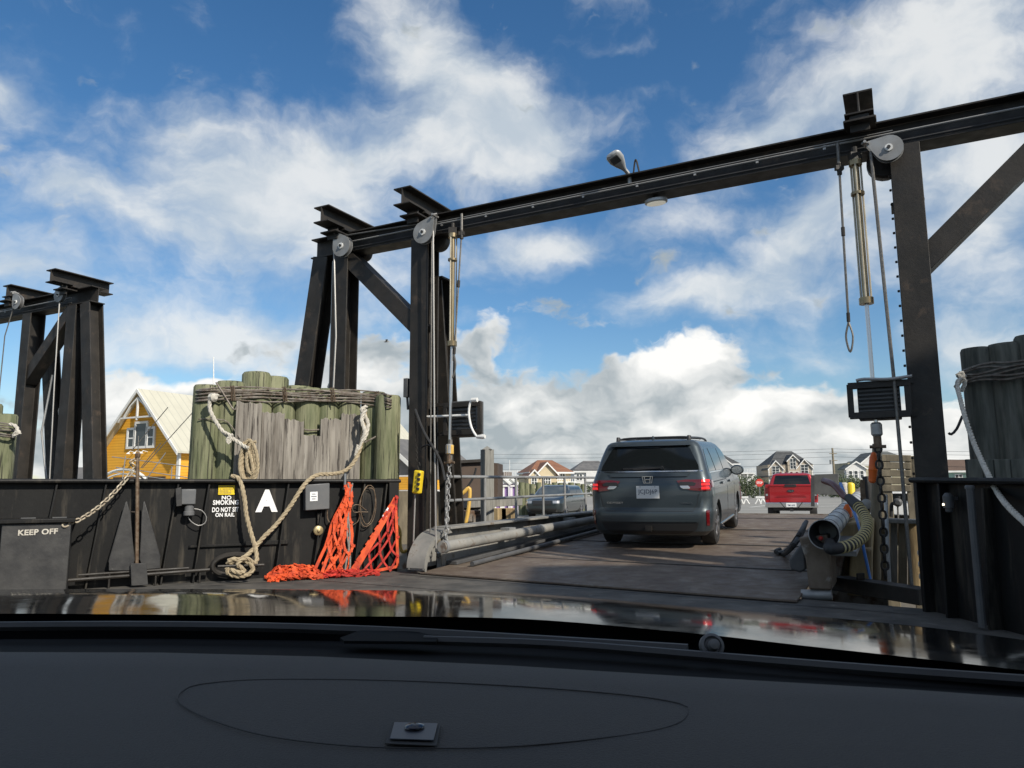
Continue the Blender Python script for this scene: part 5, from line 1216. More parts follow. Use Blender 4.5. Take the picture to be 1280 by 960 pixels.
m = MB(); m.prism([V((-.5, -.024, 1.0)), V((.5, -.024, 1.0)), V((.58, -.024, .92)), V((-.58, -.024, .92))], V((0, .01, 0))); mk('tailgate_crease', m, mat('red_shade', (.22, .008, .01), .35), pk, **VL)
m = MB(); ov = [V((.14*math.cos(a), -.03, 1.17+.06*math.sin(a))) for a in [k*math.pi/10 for k in range(20)]]; m.prism(ov, V((0, .02, 0))); bd_ = mk('badge', m, MT['plastic_black'], pk, **VL)
mk('badge_lettering', textmb('Ford', .16, .05, V((0, -.032, 1.145)), (1, 0, 0), ZZ, .003, .01), MT['chrome'], bd_, smooth=0, **VL)
m = MB(); m.bb(-.22, .22, -.05, .02, 1.33, 1.425); mk('tailgate_handle', m, MT['plastic_black'], pk, bevel=.01, **VL)
for s in (-1, 1):
    f = lambda r: [(z, min(s*a, s*b), max(s*a, s*b)) for z, a, b in r]
    tl = mk('tail_light', b1.patch('rear', f([(.84, .85, .975), (1.30, .85, .965)]), d=.015), MT['lens_red'], pk, **VL)
    mk('reversing_lens', b1.patch('rear', f([(.98, .87, .95), (1.06, .87, .95)]), d=.02), MT['lens_clear'], tl, **VL)
    m = MB(); m.bb(s*1.02-.07, s*1.02+.07, -.02, .5, 0, 0.001) if 0 else None
    for y in (.95, 4.75): wheel(pk, (s*.66, y, .40), s, .40, .28)
    m = MB(); m.box(V((s*1.14, 4.1, 1.42)), (.22, .1, .26)); mk('mirror', m, MT['plastic_black'], pk, bevel=.04, **VL)
m = MB(); m.bb(-.99, .99, -.14, .06, .52, .72); bp = mk('bumper', m, MT['chrome'], pk, bevel=.03, **VL)
m = MB(); m.bb(-.19, .19, -.16, -.13, .54, .70); np_ = mk('number_plate', m, MT['plate_white'], pk, **VL)
mk('plate_number', textmb('TBK 4192', .28, .06, V((0, -.162, .58)), (1, 0, 0), ZZ, .003, .02), MT['plate_ink'], np_, smooth=0, **VL)
for s in (-1, 1): m = MB(); m.bar(V((s*.42, -.17, .74)), V((s*.24, -.17, .5)), .07, .03); mk('step_pad', m, MT['plastic_black'], pk, **VL)
m = MB(); m.bb(-.7, .7, .3, 5, .38, .58); m.box(V((0, -.05, .42)), (.12, .3, .1)); mk('frame', m, MT['rubber'], pk, **VL)
m = MB()
for x in (-.45, -.22, 0, .22, .45): m.lathe(V((x, 2.45, 1.92)), ZZ, [(0, .05), (.03, .05), (.05, .03)], 8)
mk('roof_marker_lights', m, MT['lens_red'], pk, **VL)

# ================================================================== cars beyond the handrail
def simple_car(label, loc, rz, paint, keys, wheels, L_, front=True, glass=None, name='parked_car'):
    t = thing(name, label, 'car', loc, rz); B_ = Body(keys, .06); o = mk('body', B_.mesh([k[0] for k in keys]), paint, t, **VL)
    for rows in glass['side']:
        for s in (-1, 1): mk('side_window', B_.patch('side', rows, d=.006, sg=s), MT['glass_dark'], t, **VL)
    mk('windscreen', B_.patch('front', glass['front'], d=.008), MT['glass_blue'], t, **VL); mk('rear_window', B_.patch('rear', glass['rear'], d=.008), MT['glass_dark'], t, **VL)
    for s in (-1, 1):
        f = lambda r: [(z, min(s*a, s*b), max(s*a, s*b)) for z, a, b in r]
        mk('headlight', B_.patch('front', f([(.68, .52, .80), (.80, .50, .80)]), d=.012), MT['lens_clear'], t, **VL); mk('tail_light', B_.patch('rear', f([(.78, .6, .80), (.95, .6, .80)]), d=.012), MT['lens_red'], t, **VL)
        for y in wheels: wheel(t, (s*.68, y, .33), s, .33, .23)
        m = MB(); m.box(V((s*.98, L_*.68, 1.05)), (.2, .1, .14)); mk('mirror', m, paint, t, bevel=.03, **VL)
    mk('grille', B_.patch('front', [(.58, -.45, .45), (.80, -.45, .45)], d=.01), MT['plastic_black'], t, **VL); mk('bumper_insert', B_.patch('front', [(.3, -.6, .6), (.45, -.7, .7)], d=.01), MT['plastic_black'], t, **VL)
    m = MB(); m.bb(-.7, .7, .4, L_-.4, .2, .35); mk('underbody', m, MT['rubber'], t, **VL); return t
suv = [(.28, .85, .1, 4.4, .15, .3), (.40, .90, .03, 4.58, .18, .4), (.65, .92, 0, 4.62, .18, .42), (.80, .91, .02, 4.58, .16, .42), (.90, .90, .05, 4.35, .15, .42), (.99, .88, .08, 3.75, .14, .3), (1.05, .86, .1, 3.5, .14, .3), (1.30, .78, .22, 3.05, .12, .25), (1.48, .68, .35, 2.75, .12, .25), (1.53, .55, .5, 2.5, .15, .2)]
gl_ = dict(side=[[(1.04, .5, 1.5), (1.42, .65, 1.5)], [(1.04, 1.6, 3.2), (1.42, 1.6, 2.7)]], front=[(1.04, -.72, .72), (1.44, -.58, .58)], rear=[(1.06, -.7, .7), (1.4, -.58, .58)])
f_ = V((-.34, -.94, 0)); P = pty(678, 640, 35.0)-f_*4.6; P.z = -.2
simple_car('dark teal estate car with its headlights facing left, seen through the handrail', P, R_(160), MT['navy_paint'], suv, (.9, 3.7), 4.6, glass=gl_)
P = pty(927, 630, 62); P.z = -.2; simple_car('small black car parked in front of the white house far behind the minivan', P, R_(60), MT['car_black'], suv, (.9, 3.7), 4.6, glass=gl_)

# white bars at the edge of the lot, stop sign
for k, (x0, x1) in enumerate(((923, 936), (945, 957))):
    a, b = ptz(x0, 630, -.17), ptz(x1, 630, -.17); t = thing('parking_barrier', ['white A shaped parking barrier nearer the minivan', 'white A shaped parking barrier nearer the red pickup'][k], 'barrier', (a+b)/2)
    m = MB(); m.bar(a+ZZ*.55, b+ZZ*.55, .12, .16); mk('top_bar', m, MT['white_paint'], t)
    for q, s in ((a, 1), (b, -1)):
        for e_ in (-.18, .28): m = MB(); dx = (b-a).normalized(); m.bar(q+dx*s*.22+ZZ*.5, q+dx*(s*.22+s*-e_), .08, .06, V((0, 1, 0))); mk('leg', m, MT['white_paint'], t)
P = ptz(950.5, 629, -.17); st_ = thing('stop_sign', 'small red stop sign behind the parking barriers', 'stop sign', P); sc_ = 1.0
m = MB(); m.tube([P, P+ZZ*1.7], .03, 8); mk('post', m, MT['galv'], st_)
m = MB(); c = P+V((0, -.05, 1.75)); m.prism([c+V((math.cos(a), 0, math.sin(a)))*.36 for a in [R_(22.5+45*k) for k in range(8)]], V((0, .02, 0))); fc = mk('face', m, MT['net_red'], st_)
mk('lettering', textmb('STOP', .50, .2, c+V((0, -.004, -.1)), (1, 0, 0), ZZ, .004, .02), MT['white_clean'], fc, smooth=0)

# ================================================================== houses
def mm(name, c, c2=None, rough=.75, **k):
    if name in MT: return MT[name]
    return mat(name, c, rough, c2=c2 or tuple(x*.85 for x in c), scale=1.2, **k)
mm('wall_tan', (.40, .34, .26), wave=((.30, .25, .19), 'Z', 2.6, .9, 1)); mm('wall_white', (.66, .66, .64), wave=((.5, .5, .5), 'Z', 2.6, .9, 1)); mm('wall_khaki', (.36, .34, .24), wave=((.27, .25, .17), 'Z', 2.6, .9, 1)); mm('wall_mint', (.34, .50, .42)); mm('wall_cream', (.55, .46, .30), wave=((.43, .36, .23), 'Z', 2.6, .9, 1))
mm('wall_orange', (.78, .40, .035), (.70, .34, .03), wave=((.52, .24, .02), 'Z', 2.2, .86, 1)); mm('roof_terracotta', (.26, .12, .065), (.18, .085, .05)); mm('roof_dark', (.055, .058, .058), (.08, .08, .08)); mm('roof_greygreen', (.12, .13, .12), (.09, .095, .09)); mm('roof_brown', (.13, .085, .06)); mm('roof_metal', (.54, .52, .42), (.49, .47, .38), rough=.5, wave=((.42, .41, .34), 'Y', .7, .93, 1))
mm('roof_shingle', (.15, .145, .14), (.10, .10, .10)); mm('lilac', (.26, .16, .36)); mm('trim', (.74, .74, .71)); mm('win', (.045, .055, .062), rough=.1)
class House:
    def __init__(s, name, label, px, py, Y, rz, cat='house'):
        P = pty(px, py, Y); P.z = -.2; s.t = thing(name, label, cat, P, rz)
        s.k = Y/930.0
    def wall(s, x0, x1, y0, y1, z0, z1, m_, name='wall'): m = MB(); m.bb(x0, x1, y0, y1, z0, z1); return mk(name, m, MT[m_], s.t, local=True)
    def gable(s, x0, x1, y0, y1, z0, h, wm, rm, ov=.35, th=.22, mask='front'):
        """gable whose face looks along -y, its ridge runs along y"""
        xm = (x0+x1)/2; m = MB(); m.prism([V((x0, y0, z0-.002)), V((x1, y0, z0-.002)), V((xm, y0, z0+h))], V((0, y1-y0, 0))); mk('gable_wall', m, MT[wm], s.t, local=True)
        sl = h/((x1-x0)/2)
        for sg in (-1, 1):
            e = (x1-x0)/2+ov; m = MB(); a = V((xm, y0-ov, z0+h+.02)); b = V((xm+sg*e, y0-ov, z0+h-sl*e+.02)); m.prism([a, b, b+V((0, 0, th)), a+V((0, 0, th))], V((0, y1-y0+ov, 0))); rf = mk('roof', m, MT[rm], s.t, local=True)
            m = MB(); m.prism([a-V((0, .05, .1)), b-V((0, .05, .1)), b+V((0, -.05, th*.9)), a+V((0, -.05, th*.9))], V((0, .05, 0))); mk('barge_board', m, MT['trim'], rf, local=True)
    def hip(s, x0, x1, y0, y1, z0, h, rm, inset=None, ov=.5):
        x0 -= ov; x1 += ov; y0 -= ov; y1 += ov; i = inset if inset is not None else (y1-y0)/2; ym = (y0+y1)/2
        m = MB(); m.add([V((x0, y0, z0)), V((x1, y0, z0)), V((x1, y1, z0)), V((x0, y1, z0)), V((x0+i, ym, z0+h)), V((x1-i, ym, z0+h))], [(0, 1, 5, 4), (1, 2, 5), (2, 3, 4, 5), (3, 0, 4), (3, 2, 1, 0)]); rf = mk('roof', m, MT[rm], s.t, local=True, smooth=0)
        m = MB(); m.bb(x0-.02, x1+.02, y0-.02, y1+.02, z0-.28, z0-.01); mk('fascia', m, MT['trim'], rf, local=True)
    def win(s, x, y, z, w, h, mull=(2, 2), fr='trim', d=-1, name='window'):
        t = .12; m = MB(); yy = (y-.06, y+.06)
        m.bb(x-w/2-t, x-w/2, *yy, z-t, z+h+t); m.bb(x+w/2, x+w/2+t, *yy, z-t, z+h+t); m.bb(x-w/2, x+w/2, *yy, z+h, z+h+t); m.bb(x-w/2, x+w/2, *yy, z-t, z)
        for i in range(1, mull[0]): xx = x-w/2+w*i/mull[0]; m.bb(xx-.05, xx+.05, y-.05, y+.05, z, z+h)
        for i in range(1, mull[1]): zz = z+h*i/mull[1]; m.bb(x-w/2, x+w/2, y-.045, y+.045, zz-.035, zz+.035)
        f = mk(name, m, MT[fr], s.t, local=True); m = MB(); m.bb(x-w/2, x+w/2, y-.02, y+.03, z, z+h); mk('pane', m, MT['win'], f, local=True)
    def swin(s, x, y, z, w, h, mull=(2, 2)):
        m = MB(); t = .12; m.bb(x-.05, x+.06, y-w/2-t, y+w/2+t, z-t, z); m.bb(x-.05, x+.06, y-w/2-t, y+w/2+t, z+h, z+h+t)
        for i in range(mull[0]+1): yy = y-w/2+w*i/mull[0]; m.bb(x-.05, x+.055, yy-.06, yy+.06, z, z+h)
        f = mk('window', m, MT['trim'], s.t, local=True); m = MB(); m.bb(x-.03, x+.03, y-w/2, y+w/2, z, z+h); mk('pane', m, MT['win'], f, local=True)
    def deck(s, x0, x1, y0, y1, z, h=1.0, posts=4, ground=0):
        m = MB(); m.bb(x0, x1, y0, y1, z-.2, z); d_ = mk('balcony', m, MT['trim'], s.t, local=True)
        m = MB(); m.bb(x0, x1, y0, y0+.08, z+h-.08, z+h)
        n = int((x1-x0)/.35)
        for i in range(n+1): xx = x0+(x1-x0)*i/n; m.bb(xx-.04, xx+.04, y0, y0+.06, z, z+h-.08)
        for xx in (x0, x1): m.bb(xx-.04, xx+.04, y0, y1, z+h-.08, z+h); m.bb(xx-.04, xx+.04, y0, y1, z+.4, z+.46)
        mk('railing', m, MT['trim'], d_, local=True)
        for i in range(posts): xx = x0+.1+(x1-x0-.2)*i/max(1, posts-1); m = MB(); m.bb(xx-.12, xx+.12, y0+.05, y0+.28, ground, z-.2); mk('post', m, MT['trim'], s.t, local=True)
# the tan house with three gables (px 955-1020)
h = House('beach_house', 'tan beach house with dark roof and three front gables above the red pickup', 991, 605, 185, R_(-2)); a = 6.6; h.t.scale = (.88, 1, 1)
h.wall(-a, a-.8, 0, 10, 0, 7.0, 'wall_tan'); h.wall(-a+.3, a-1, -.6, 0, 3.6, 4.1, 'trim', 'belt_roof')
h.hip(-a+1.0, a-.8, 1.0, 10, 7.0, 3.6, 'roof_dark', 4.0)
h.gable(-a, -a+3.9, -.4, 5, 6.0, 1.9, 'wall_tan', 'roof_dark'); h.gable(-1.3, 1.6, -.5, 5, 8.0, 1.3, 'wall_tan', 'roof_dark'); h.gable(1.2, 5.4, -.4, 5, 6.2, 2.0, 'wall_tan', 'roof_dark')
h.wall(-a, -a+3.9, -.4, 0, 0, 6.0, 'wall_tan', 'bay_wall'); h.wall(-1.3, 1.6, -.5, 0, 4.6, 8.0, 'wall_tan', 'bay_wall'); h.wall(1.2, 5.4, -.4, 0, 0, 6.2, 'wall_tan', 'bay_wall')
for x, z in ((-4.7, 4.6), (3.3, 4.9)): h.win(x, -.42, z, 1.9, 2.0, (2, 3))
h.win(.15, -.52, 6.0, 1.5, 2.4, (2, 3)); h.win(-4.7, -.42, 1.5, 1.9, 1.7, (2, 2)); h.win(3.3, -.42, 1.5, 1.9, 1.7, (2, 2)); h.win(-.5, -.02, 1.5, 1.6, 1.7)
h.deck(-1.3, 1.4, -1.4, -.5, 4.4, 1.0, 2)
m = MB(); m.bb(-a-.5, a, -1.1, 10.4, 4.0, 4.35); mk('belt_roof', m, MT['roof_dark'], h.t, local=True)
for x in (-a, -a+3.9, 1.2, 5.4): m = MB(); m.bb(x-.12, x+.12, -.48, -.38, 0, 6.1); mk('corner_board', m, MT['trim'], h.t, local=True)
# white house with decks behind the minivan mirror (px 880-945)
h = House('beach_house', 'white beach house with dark roof and stacked balconies directly right of the minivan', 914, 606, 180, R_(-8))
h.wall(-8, 1.8, 0, 11, 2.8, 7.2, 'wall_white'); h.wall(-8, 1.8, .3, 11, 0, 2.8, 'wall_tan', 'ground_floor'); h.wall(1.8, 5.6, .8, 10, 0, 5.0, 'wall_white'); h.hip(-8, 1.8, 0, 11, 7.2, 2.9, 'roof_dark', 4)
h.gable(-3.6, .4, -.6, 4, 6.8, 1.7, 'wall_white', 'roof_dark'); h.wall(-3.6, .4, -.6, 0, 2.8, 6.8, 'wall_white', 'bay_wall')
for x in (-2.6, -1.4): h.win(x, -.62, 4.8, .8, 2.0, (1, 2))
h.win(-6, -.02, 4.8, 1.6, 1.6); h.win(1.1, -.02, 4.6, .7, 1.5); h.deck(-8, 1.8, -2.2, -.02, 4.0, 1.0, 5); h.deck(1.9, 5.6, -1.2, .8, 4.9, 1.0, 3); h.deck(1.9, 5.6, -1.2, .8, 2.6, 1.0, 3)
for x in (-1.6, 1.0, 3.4): h.win(x, .28 if x < 1.8 else .78, .3, 1.9, 1.9, (1, 1), name='garage_door')
# khaki house with gable and bay (px 1055-1145)
h = House('beach_house', 'khaki beach house with grey green roof and white bay windows, right of the utility pole', 1100, 606, 160, R_(-6))
h.wall(-6.3, 7.5, 0, 10, 0, 6.6, 'wall_khaki'); h.hip(-1.5, 7.5, .5, 10, 6.6, 2.6, 'roof_greygreen', 4); h.gable(-4.6, 1.8, -.9, 6, 5.9, 2.6, 'wall_white', 'roof_greygreen', ov=.5); h.wall(-4.6, 1.8, -.9, 0, 0, 5.9, 'wall_khaki', 'bay_wall')
h.gable(-7.2, -3.2, -1.6, 3, 5.3, 1.4, 'wall_white', 'roof_greygreen'); h.wall(-7.2, -3.2, -1.6, 0, 0, 5.3, 'wall_white', 'bay_wall')
for x in (-6.4, -5.3, -4.1):
    for z in (1.2, 3.3): h.win(x, -1.62, z, .62, 1.5, (1, 2))
h.win(-.7, -.92, 3.6, 2.2, 1.7, (2, 1)); h.deck(-2.2, 1.6, -2.2, -.9, 3.2, .9, 3); h.win(-.7, -.92, .6, 2.2, 2.0, (2, 1)); h.win(4.5, -.02, 3.8, 1.4, 1.6); h.win(6.6, -.02, 3.8, .9, 1.6)
# cream house with terracotta roof (px 655-715)
h = House('beach_house', 'cream beach house with terracotta roof and balconies beyond the piling row', 688, 604, 125, R_(14))
h.wall(-3.6, 3.6, 0, 7, 0, 4.2, 'wall_cream'); h.hip(-3.2, 3.4, 0, 7, 4.2, 2.1, 'roof_terracotta', 2.6, .6); h.gable(-2.6, .6, -1.2, 4, 4.0, 1.6, 'wall_cream', 'roof_terracotta', ov=.45); h.wall(-2.6, .6, -1.2, 0, 0, 4.0, 'wall_cream', 'bay_wall')
h.gable(-4.2, -2.3, -1.6, 3, 3.4, 1.0, 'wall_cream', 'roof_terracotta', ov=.3); h.wall(-4.2, -2.3, -1.6, 0, 0, 3.4, 'wall_cream', 'bay_wall')
h.win(-3.25, -1.62, 2.0, .8, 1.2, (2, 2)); h.win(-1.0, -1.22, 2.1, 1.2, 1.3, (3, 2)); h.win(1.9, -.02, 3.0, 1.2, .9, (3, 1)); h.win(1.9, -.02, 1.4, 1.2, .8, (3, 1)); h.deck(.8, 4.2, -1.3, 0, 2.6, .5, 3)
for y in (1.5, 4): h.swin(3.6, y, 2.8, 1.2, 1.1)
# white house behind it (px 716-750)
h = House('beach_house', 'white beach house with grey roof left of the minivan', 738, 605, 150, R_(4))
h.wall(-3.2, 5, 0, 8, 0, 4.9, 'wall_white'); h.hip(-3.2, 5, 0, 8, 4.9, 2.2, 'roof_shingle', 3)
for x in (-2.5, -1.9, -.4, .8, 2.0): h.win(x, -.02, 3.1, .4, 1.2, (1, 2))
for x in (-2.4, -.4, 1): h.win(x, -.02, .8, .5, 1.2, (1, 2))
m = MB(); m.bb(-.9, 1.2, -.5, 0, 2.8, 4.9); mk('bay_wall', m, MT['wall_white'], h.t, local=True)
# mint house at right (px 1190-1212)
h = House('beach_house', 'mint green house with brown roof between the right post and the pilings', 1205, 604, 110, R_(-18))
h.wall(-3.5, 4, 0, 7, 0, 3.7, 'wall_mint'); h.hip(-3.5, 4, 0, 7, 3.7, 1.7, 'roof_brown', 2.2); h.win(-.6, -.02, 2.3, .8, .8); h.win(-2.4, -.02, .5, 1.0, 1.1); h.gable(-2, 0.4, -.8, 2, 1.8, .8, 'wall_mint', 'roof_brown', ov=.2); h.win(-.8, -.82, .3, 1.0, 1.3)
# low flat topped building, beach huts (px 623-655)
h = House('harbour_building', 'grey harbour building with a railed roof deck left of the cream house', 637, 604, 140, R_(8), 'building')
h.wall(-1.8, 2.2, 0, 6, 0, 3.4, 'wall_khaki'); h.wall(-1.5, 1.9, -.1, 6, 3.4, 3.7, 'roof_dark', 'roof'); h.deck(-1.8, 2.2, -.5, 4, 3.7, 1.1, 2); h.wall(-1.0, .6, 1, 3, 3.7, 4.6, 'roof_brown', 'stair_hut'); h.wall(1.5, 4.0, .3, 5, 0, 2.2, 'wall_white')
m = MB(); m.tube([V((.3, 2, 3.7)), V((.3, 2, 6.9))], .06, 6); mk('mast', m, MT['trim'], h.t, local=True)
h.win(-.8, -.02, 2.2, .6, .8); h.win(.8, -.02, 2.2, .6, .8)
for k, (x, Y) in enumerate(((628, 47), (638, 48))):
    h = House('beach_hut', ['white and lilac wooden beach hut with fretwork next to the brown panel', 'lilac beach hut with white fretwork, right one of the pair'][k], x, 625, Y, R_(-4), 'hut')
    h.wall(-.42, .42, 0, 1.0, -.02, 1.7, 'lilac'); h.gable(-.46, .46, -.1, 1.0, 1.7, .4, 'trim', 'trim', ov=.06, th=.06)
    for xx in (-.42, .42): h.wall(xx-.04, xx+.04, -.14, -.04, -.02, 1.72, 'trim', 'post')
    h.wall(-.40, .40, -.12, -.06, 1.50, 1.62, 'trim', 'frieze'); h.wall(-.14, .14, -.06, -.01, 0, 1.5, 'trim', 'door'); h.wall(-.40, -.16, -.12, -.07, .55, .62, 'trim', 'rail'); h.wall(.16, .40, -.12, -.07, .55, .62, 'trim', 'rail')
# orange restaurant at left, its far wing right of the dolphin
h = House('harbour_restaurant', 'orange clapboard building with a pale metal roof and white gable bracket, far left', 174, 600, 38, -VA, 'building')
W1 = 2.85; zE = 3.4; hh = 2.85
h.wall(-W1, W1, 0, 22, -.02, zE, 'wall_orange'); h.gable(-W1, W1, 0, 22, zE, hh, 'wall_orange', 'roof_metal', ov=.42, th=.10)
h.t.location = pty(174, 600, 38); h.t.location.z = -.02
h.win(-.02, -.03, 3.45, .80, 1.15, (1, 1)); h.win(-.78, -.03, 3.45, .42, .85, (1, 2)); h.win(.74, -.03, 3.45, .42, .85, (1, 2))
m = MB()
for (a_, b_) in (((-1.25, 3.75), (1.25, 3.75)), ((0, 3.6), (0, 4.75)), ((-1.05, 3.75), (-.55, 4.35)), ((1.05, 3.75), (.55, 4.35)), ((-.55, 4.35), (0, 4.75)), ((.55, 4.35), (0, 4.75)), ((-1.45, 3.55), (-1.25, 3.75)), ((1.45, 3.55), (1.25, 3.75))): m.bar(V((a_[0], -.35, a_[1]+1.15)), V((b_[0], -.35, b_[1]+1.15)), .08, .09, V((0, 1, 0)))
mk('gable_bracket', m, MT['trim'], h.t, local=True)
for x in (-.5, 0, .5): m = MB(); m.tube([V((x, 0, 3.15)), V((x, -.25, 3.2)), V((x, -.35, 3.1))], .02, 6); m.lathe(V((x, -.35, 3.13)), -ZZ, [(0, .03), (.08, .11)], 10); mk('wall_lamp', m, MT['trim'], h.t, local=True)
for x in (-W1, W1): m = MB(); m.bb(x-.09, x+.09, -.04, .06, 0, zE-.05); mk('corner_board', m, MT['trim'], h.t, local=True)
m = MB(); arc_ = [V((2.1*math.cos(a), -.9, 1.1+1.15*math.sin(a))) for a in [R_(12+k*156/14) for k in range(15)]]
m.tube(arc_, .07, 6); m.tube([p-V((0, 0, .22)) for p in arc_], .045, 6); m.tube([V((-2.2, -.9, 1.3)), V((2.2, -.9, 1.3))], .05, 6); mk('arched_truss', m, MT['trim'], h.t, local=True)
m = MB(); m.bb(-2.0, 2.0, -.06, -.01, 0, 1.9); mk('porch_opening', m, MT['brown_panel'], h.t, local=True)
m = MB(); m.prism([V((W1, .6, 2.3)), V((W1+2.2, .6, 1.5)), V((W1+2.2, .6, 1.4)), V((W1, .6, 2.15))], V((0, 9, 0))); mk('lean_to_roof', m, MT['trim'], h.t, local=True)
m = MB(); m.prism([V((W1+.02, .7, 2.1)), V((W1+2.0, .7, 1.4)), V((W1+2.0, .7, .0)), V((W1+.02, .7, 0))], V((0, 8.8, 0))); mk('lean_to_wall', m, MT['roof_shingle'], h.t, local=True)
for k in range(2): h.swin(W1, 3.5+3*k, 1.2, .9, .8)
h = House('harbour_restaurant', 'orange and white harbour building showing between the pilings and the inner left post', 500, 605, 44, -VA, 'building')
h.wall(-6, 1.2, 0, 8, -.02, 2.2, 'wall_white'); h.wall(-5.5, 1.22, -.03, 8, 1.35, 2.1, 'wall_orange', 'upper_band'); h.wall(-5, 1.24, -.02, 7, .05, .5, 'wall_orange', 'lower_band')
h.gable(-4.5, .9, 1, 8, 2.2, 2.1, 'roof_shingle', 'roof_shingle'); h.win(.5, -.06, .2, .6, 1.0, (1, 1)); h.win(-.8, -.06, .2, .8, 1.0, (1, 1))
# pale building seen between the left gantry legs
h = House('harbour_shed', 'low pale shed with grey shingle roof glimpsed between the far left gantry legs', 100, 600, 42, R_(8), 'building')
h.wall(-2.6, 1.6, 0, 6, 0, 1.2, 'wall_white'); h.hip(-2.6, 1.6, 0, 6, 1.2, 1.6, 'roof_shingle', 1.5); h.wall(-3.5, -.4, -.5, 0, .62, .85, 'yellow', 'yellow_board'); h.win(-1.5, -.52, .1, 1.2, .4, (3, 1))

# boat rig in front of the orange building
rg = thing('fishing_boat', 'white fishing boat rigging and rails rising over the bulwark before the orange building', 'boat', pty(195, 625, 22))
m = MB()
hull = [pty(x, 606, Y) for x, Y in ((120, 21), (255, 21), (262, 22.3), (250, 23.6), (125, 23.6))]
for p in hull: p.z = .55
m.prism(hull, ZZ*-1.9); mk('hull', m, MT['white_paint'], rg)
m = MB()
for (x0, y0, x1, y1) in ((140, 571, 240, 584), (140, 590, 215, 600), (145, 584, 235, 597), (157, 570, 153, 600), (207, 566, 182, 600), (215, 583, 214, 600)): m.tube([pty(x0, y0, 21.2), pty(x1, y1, 21.2)], .014, 6)
mk('rail', m, MT['galv'], rg)
m = MB()
for (x0, y0, x1, y1) in ((210, 509, 165, 563), (244, 512, 178, 585), (201, 554, 176, 585), (173, 545, 172, 600)): m.tube([pty(x0, y0, 21), pty(x1, y1, 21)], .012, 6)
mk('rod', m, MT['wire'], rg)

# utility pole and wires, hedge, row of pilings
P = pty(1043.5, 606, 120); P.z = 0; up_ = thing('utility_pole', 'wooden utility pole with cross arms and wires beyond the pickup', 'utility pole', P)
m = MB(); zt2 = pty(1043.5, 560, 120).z; m.tube([P, V((P.x, P.y, zt2))], [.22, .14], 10); mk('pole', m, MT['timber'], up_)
for z in (zt2-.9, zt2-2.0): m = MB(); m.box(V((P.x, P.y-.15, z)), (1.2, .12, .12)); mk('cross_arm', m, MT['timber'], up_)
m = MB(); m.lathe(V((P.x-.5, P.y-.2, zt2-2.6)), ZZ, [(0, .18), (.7, .18)], 10); mk('transformer', m, MT['galv'], up_)
m = MB()
for y0, dy in ((561, 3), (565, 4), (571, 4), (580, 3), (590, 2)):
    for x1, s in ((600, -1), (1500, 1)):
        a = pty(1043.5, y0, 120); b = pty(x1, y0+dy+4*(s < 0), 150 if s < 0 else 95); m.tube([a.lerp(b, t)-ZZ*1.2*4*t*(1-t)*.25 for t in [i/10 for i in range(11)]], .02, 4)
mk('wires', m, MT['rubber'], up_)
hz_ = MB(); random.seed(5)
def bush(mb, c, rx, ry, rz2, n, s=.25):
    for i in range(n):
        a = random.uniform(0, 6.283); b = random.uniform(-.2, 1); r = random.uniform(.55, 1)*math.sqrt(max(0, 1-b*b*.8)); p = V(c)+V((math.cos(a)*rx*r, math.sin(a)*ry*r, b*rz2*random.uniform(.7, 1.1)))
        u_ = V((random.uniform(-1, 1), random.uniform(-1, 1), random.uniform(-1, 1))).normalized()*s; w_ = u_.orthogonal().normalized()*s*.6; mb.add([p-u_, p+w_, p+u_, p-w_], [(0, 1, 2, 3)])
for k, (x, Y, rx, hz3, lb) in enumerate(((936, 100, 3.0, 2.4, 'dark green bush left of the stop sign'), (955, 120, 4.5, 2.1, 'low dark hedge between the white and tan houses'), (1052, 110, 3.6, 2.6, 'dark bush at the foot of the utility pole'), (1065, 95, 3.0, 1.9, 'green bush in front of the khaki house'), (645, 100, 4.0, 1.4, 'low shrub left of the piling row'), (722, 130, 5.0, 1.6, 'low shrubs in front of the white house'))):
    P = pty(x, 606, Y); P.z = 0; t = thing('bush', lb, 'bush', P); m = MB(); bush(m, P+ZZ*.3, rx, 1.6, hz3, 1500, .16); mk('foliage', m, MT['hedge'], t, smooth=0)
    m = MB()
    for q in range(4): m.tube([P+V((rx*(.25*q-.4), 0, 0)), P+V((rx*(.3*q-.45), .1, hz3*.6))], [.06, .03], 6)
    mk('stem', m, MT['timber'], t)
ORD = ['first', 'second', 'third', 'fourth', 'fifth', 'sixth', 'seventh', 'eighth', 'ninth', 'tenth', 'eleventh', 'twelfth']
for k, x in enumerate((652, 658, 665, 673, 681, 687, 693, 700, 707, 714, 722, 729)):
    Y = 38+.5*k; P = pty(x, 603+(k % 3), Y); m = MB(); m.tube([V((P.x, P.y, -.5)), P], [.16, .15], 12); o = solo('piling', m, MT['pile_wood'], ('%s piling from the left in the row behind the dark estate car%s' % (ORD[k], ', with notice' if k in (3, 4, 6, 9) else '')), 'piling', 'row of pilings behind the dark estate car')
    if k in (3, 4, 6, 9): m = MB(); m.box(V((P.x, P.y-.19, P.z-.75-.1*(k % 2))), (.36, .02, .34)); q = mk('notice', m, MT['white_clean'], o, local=False)

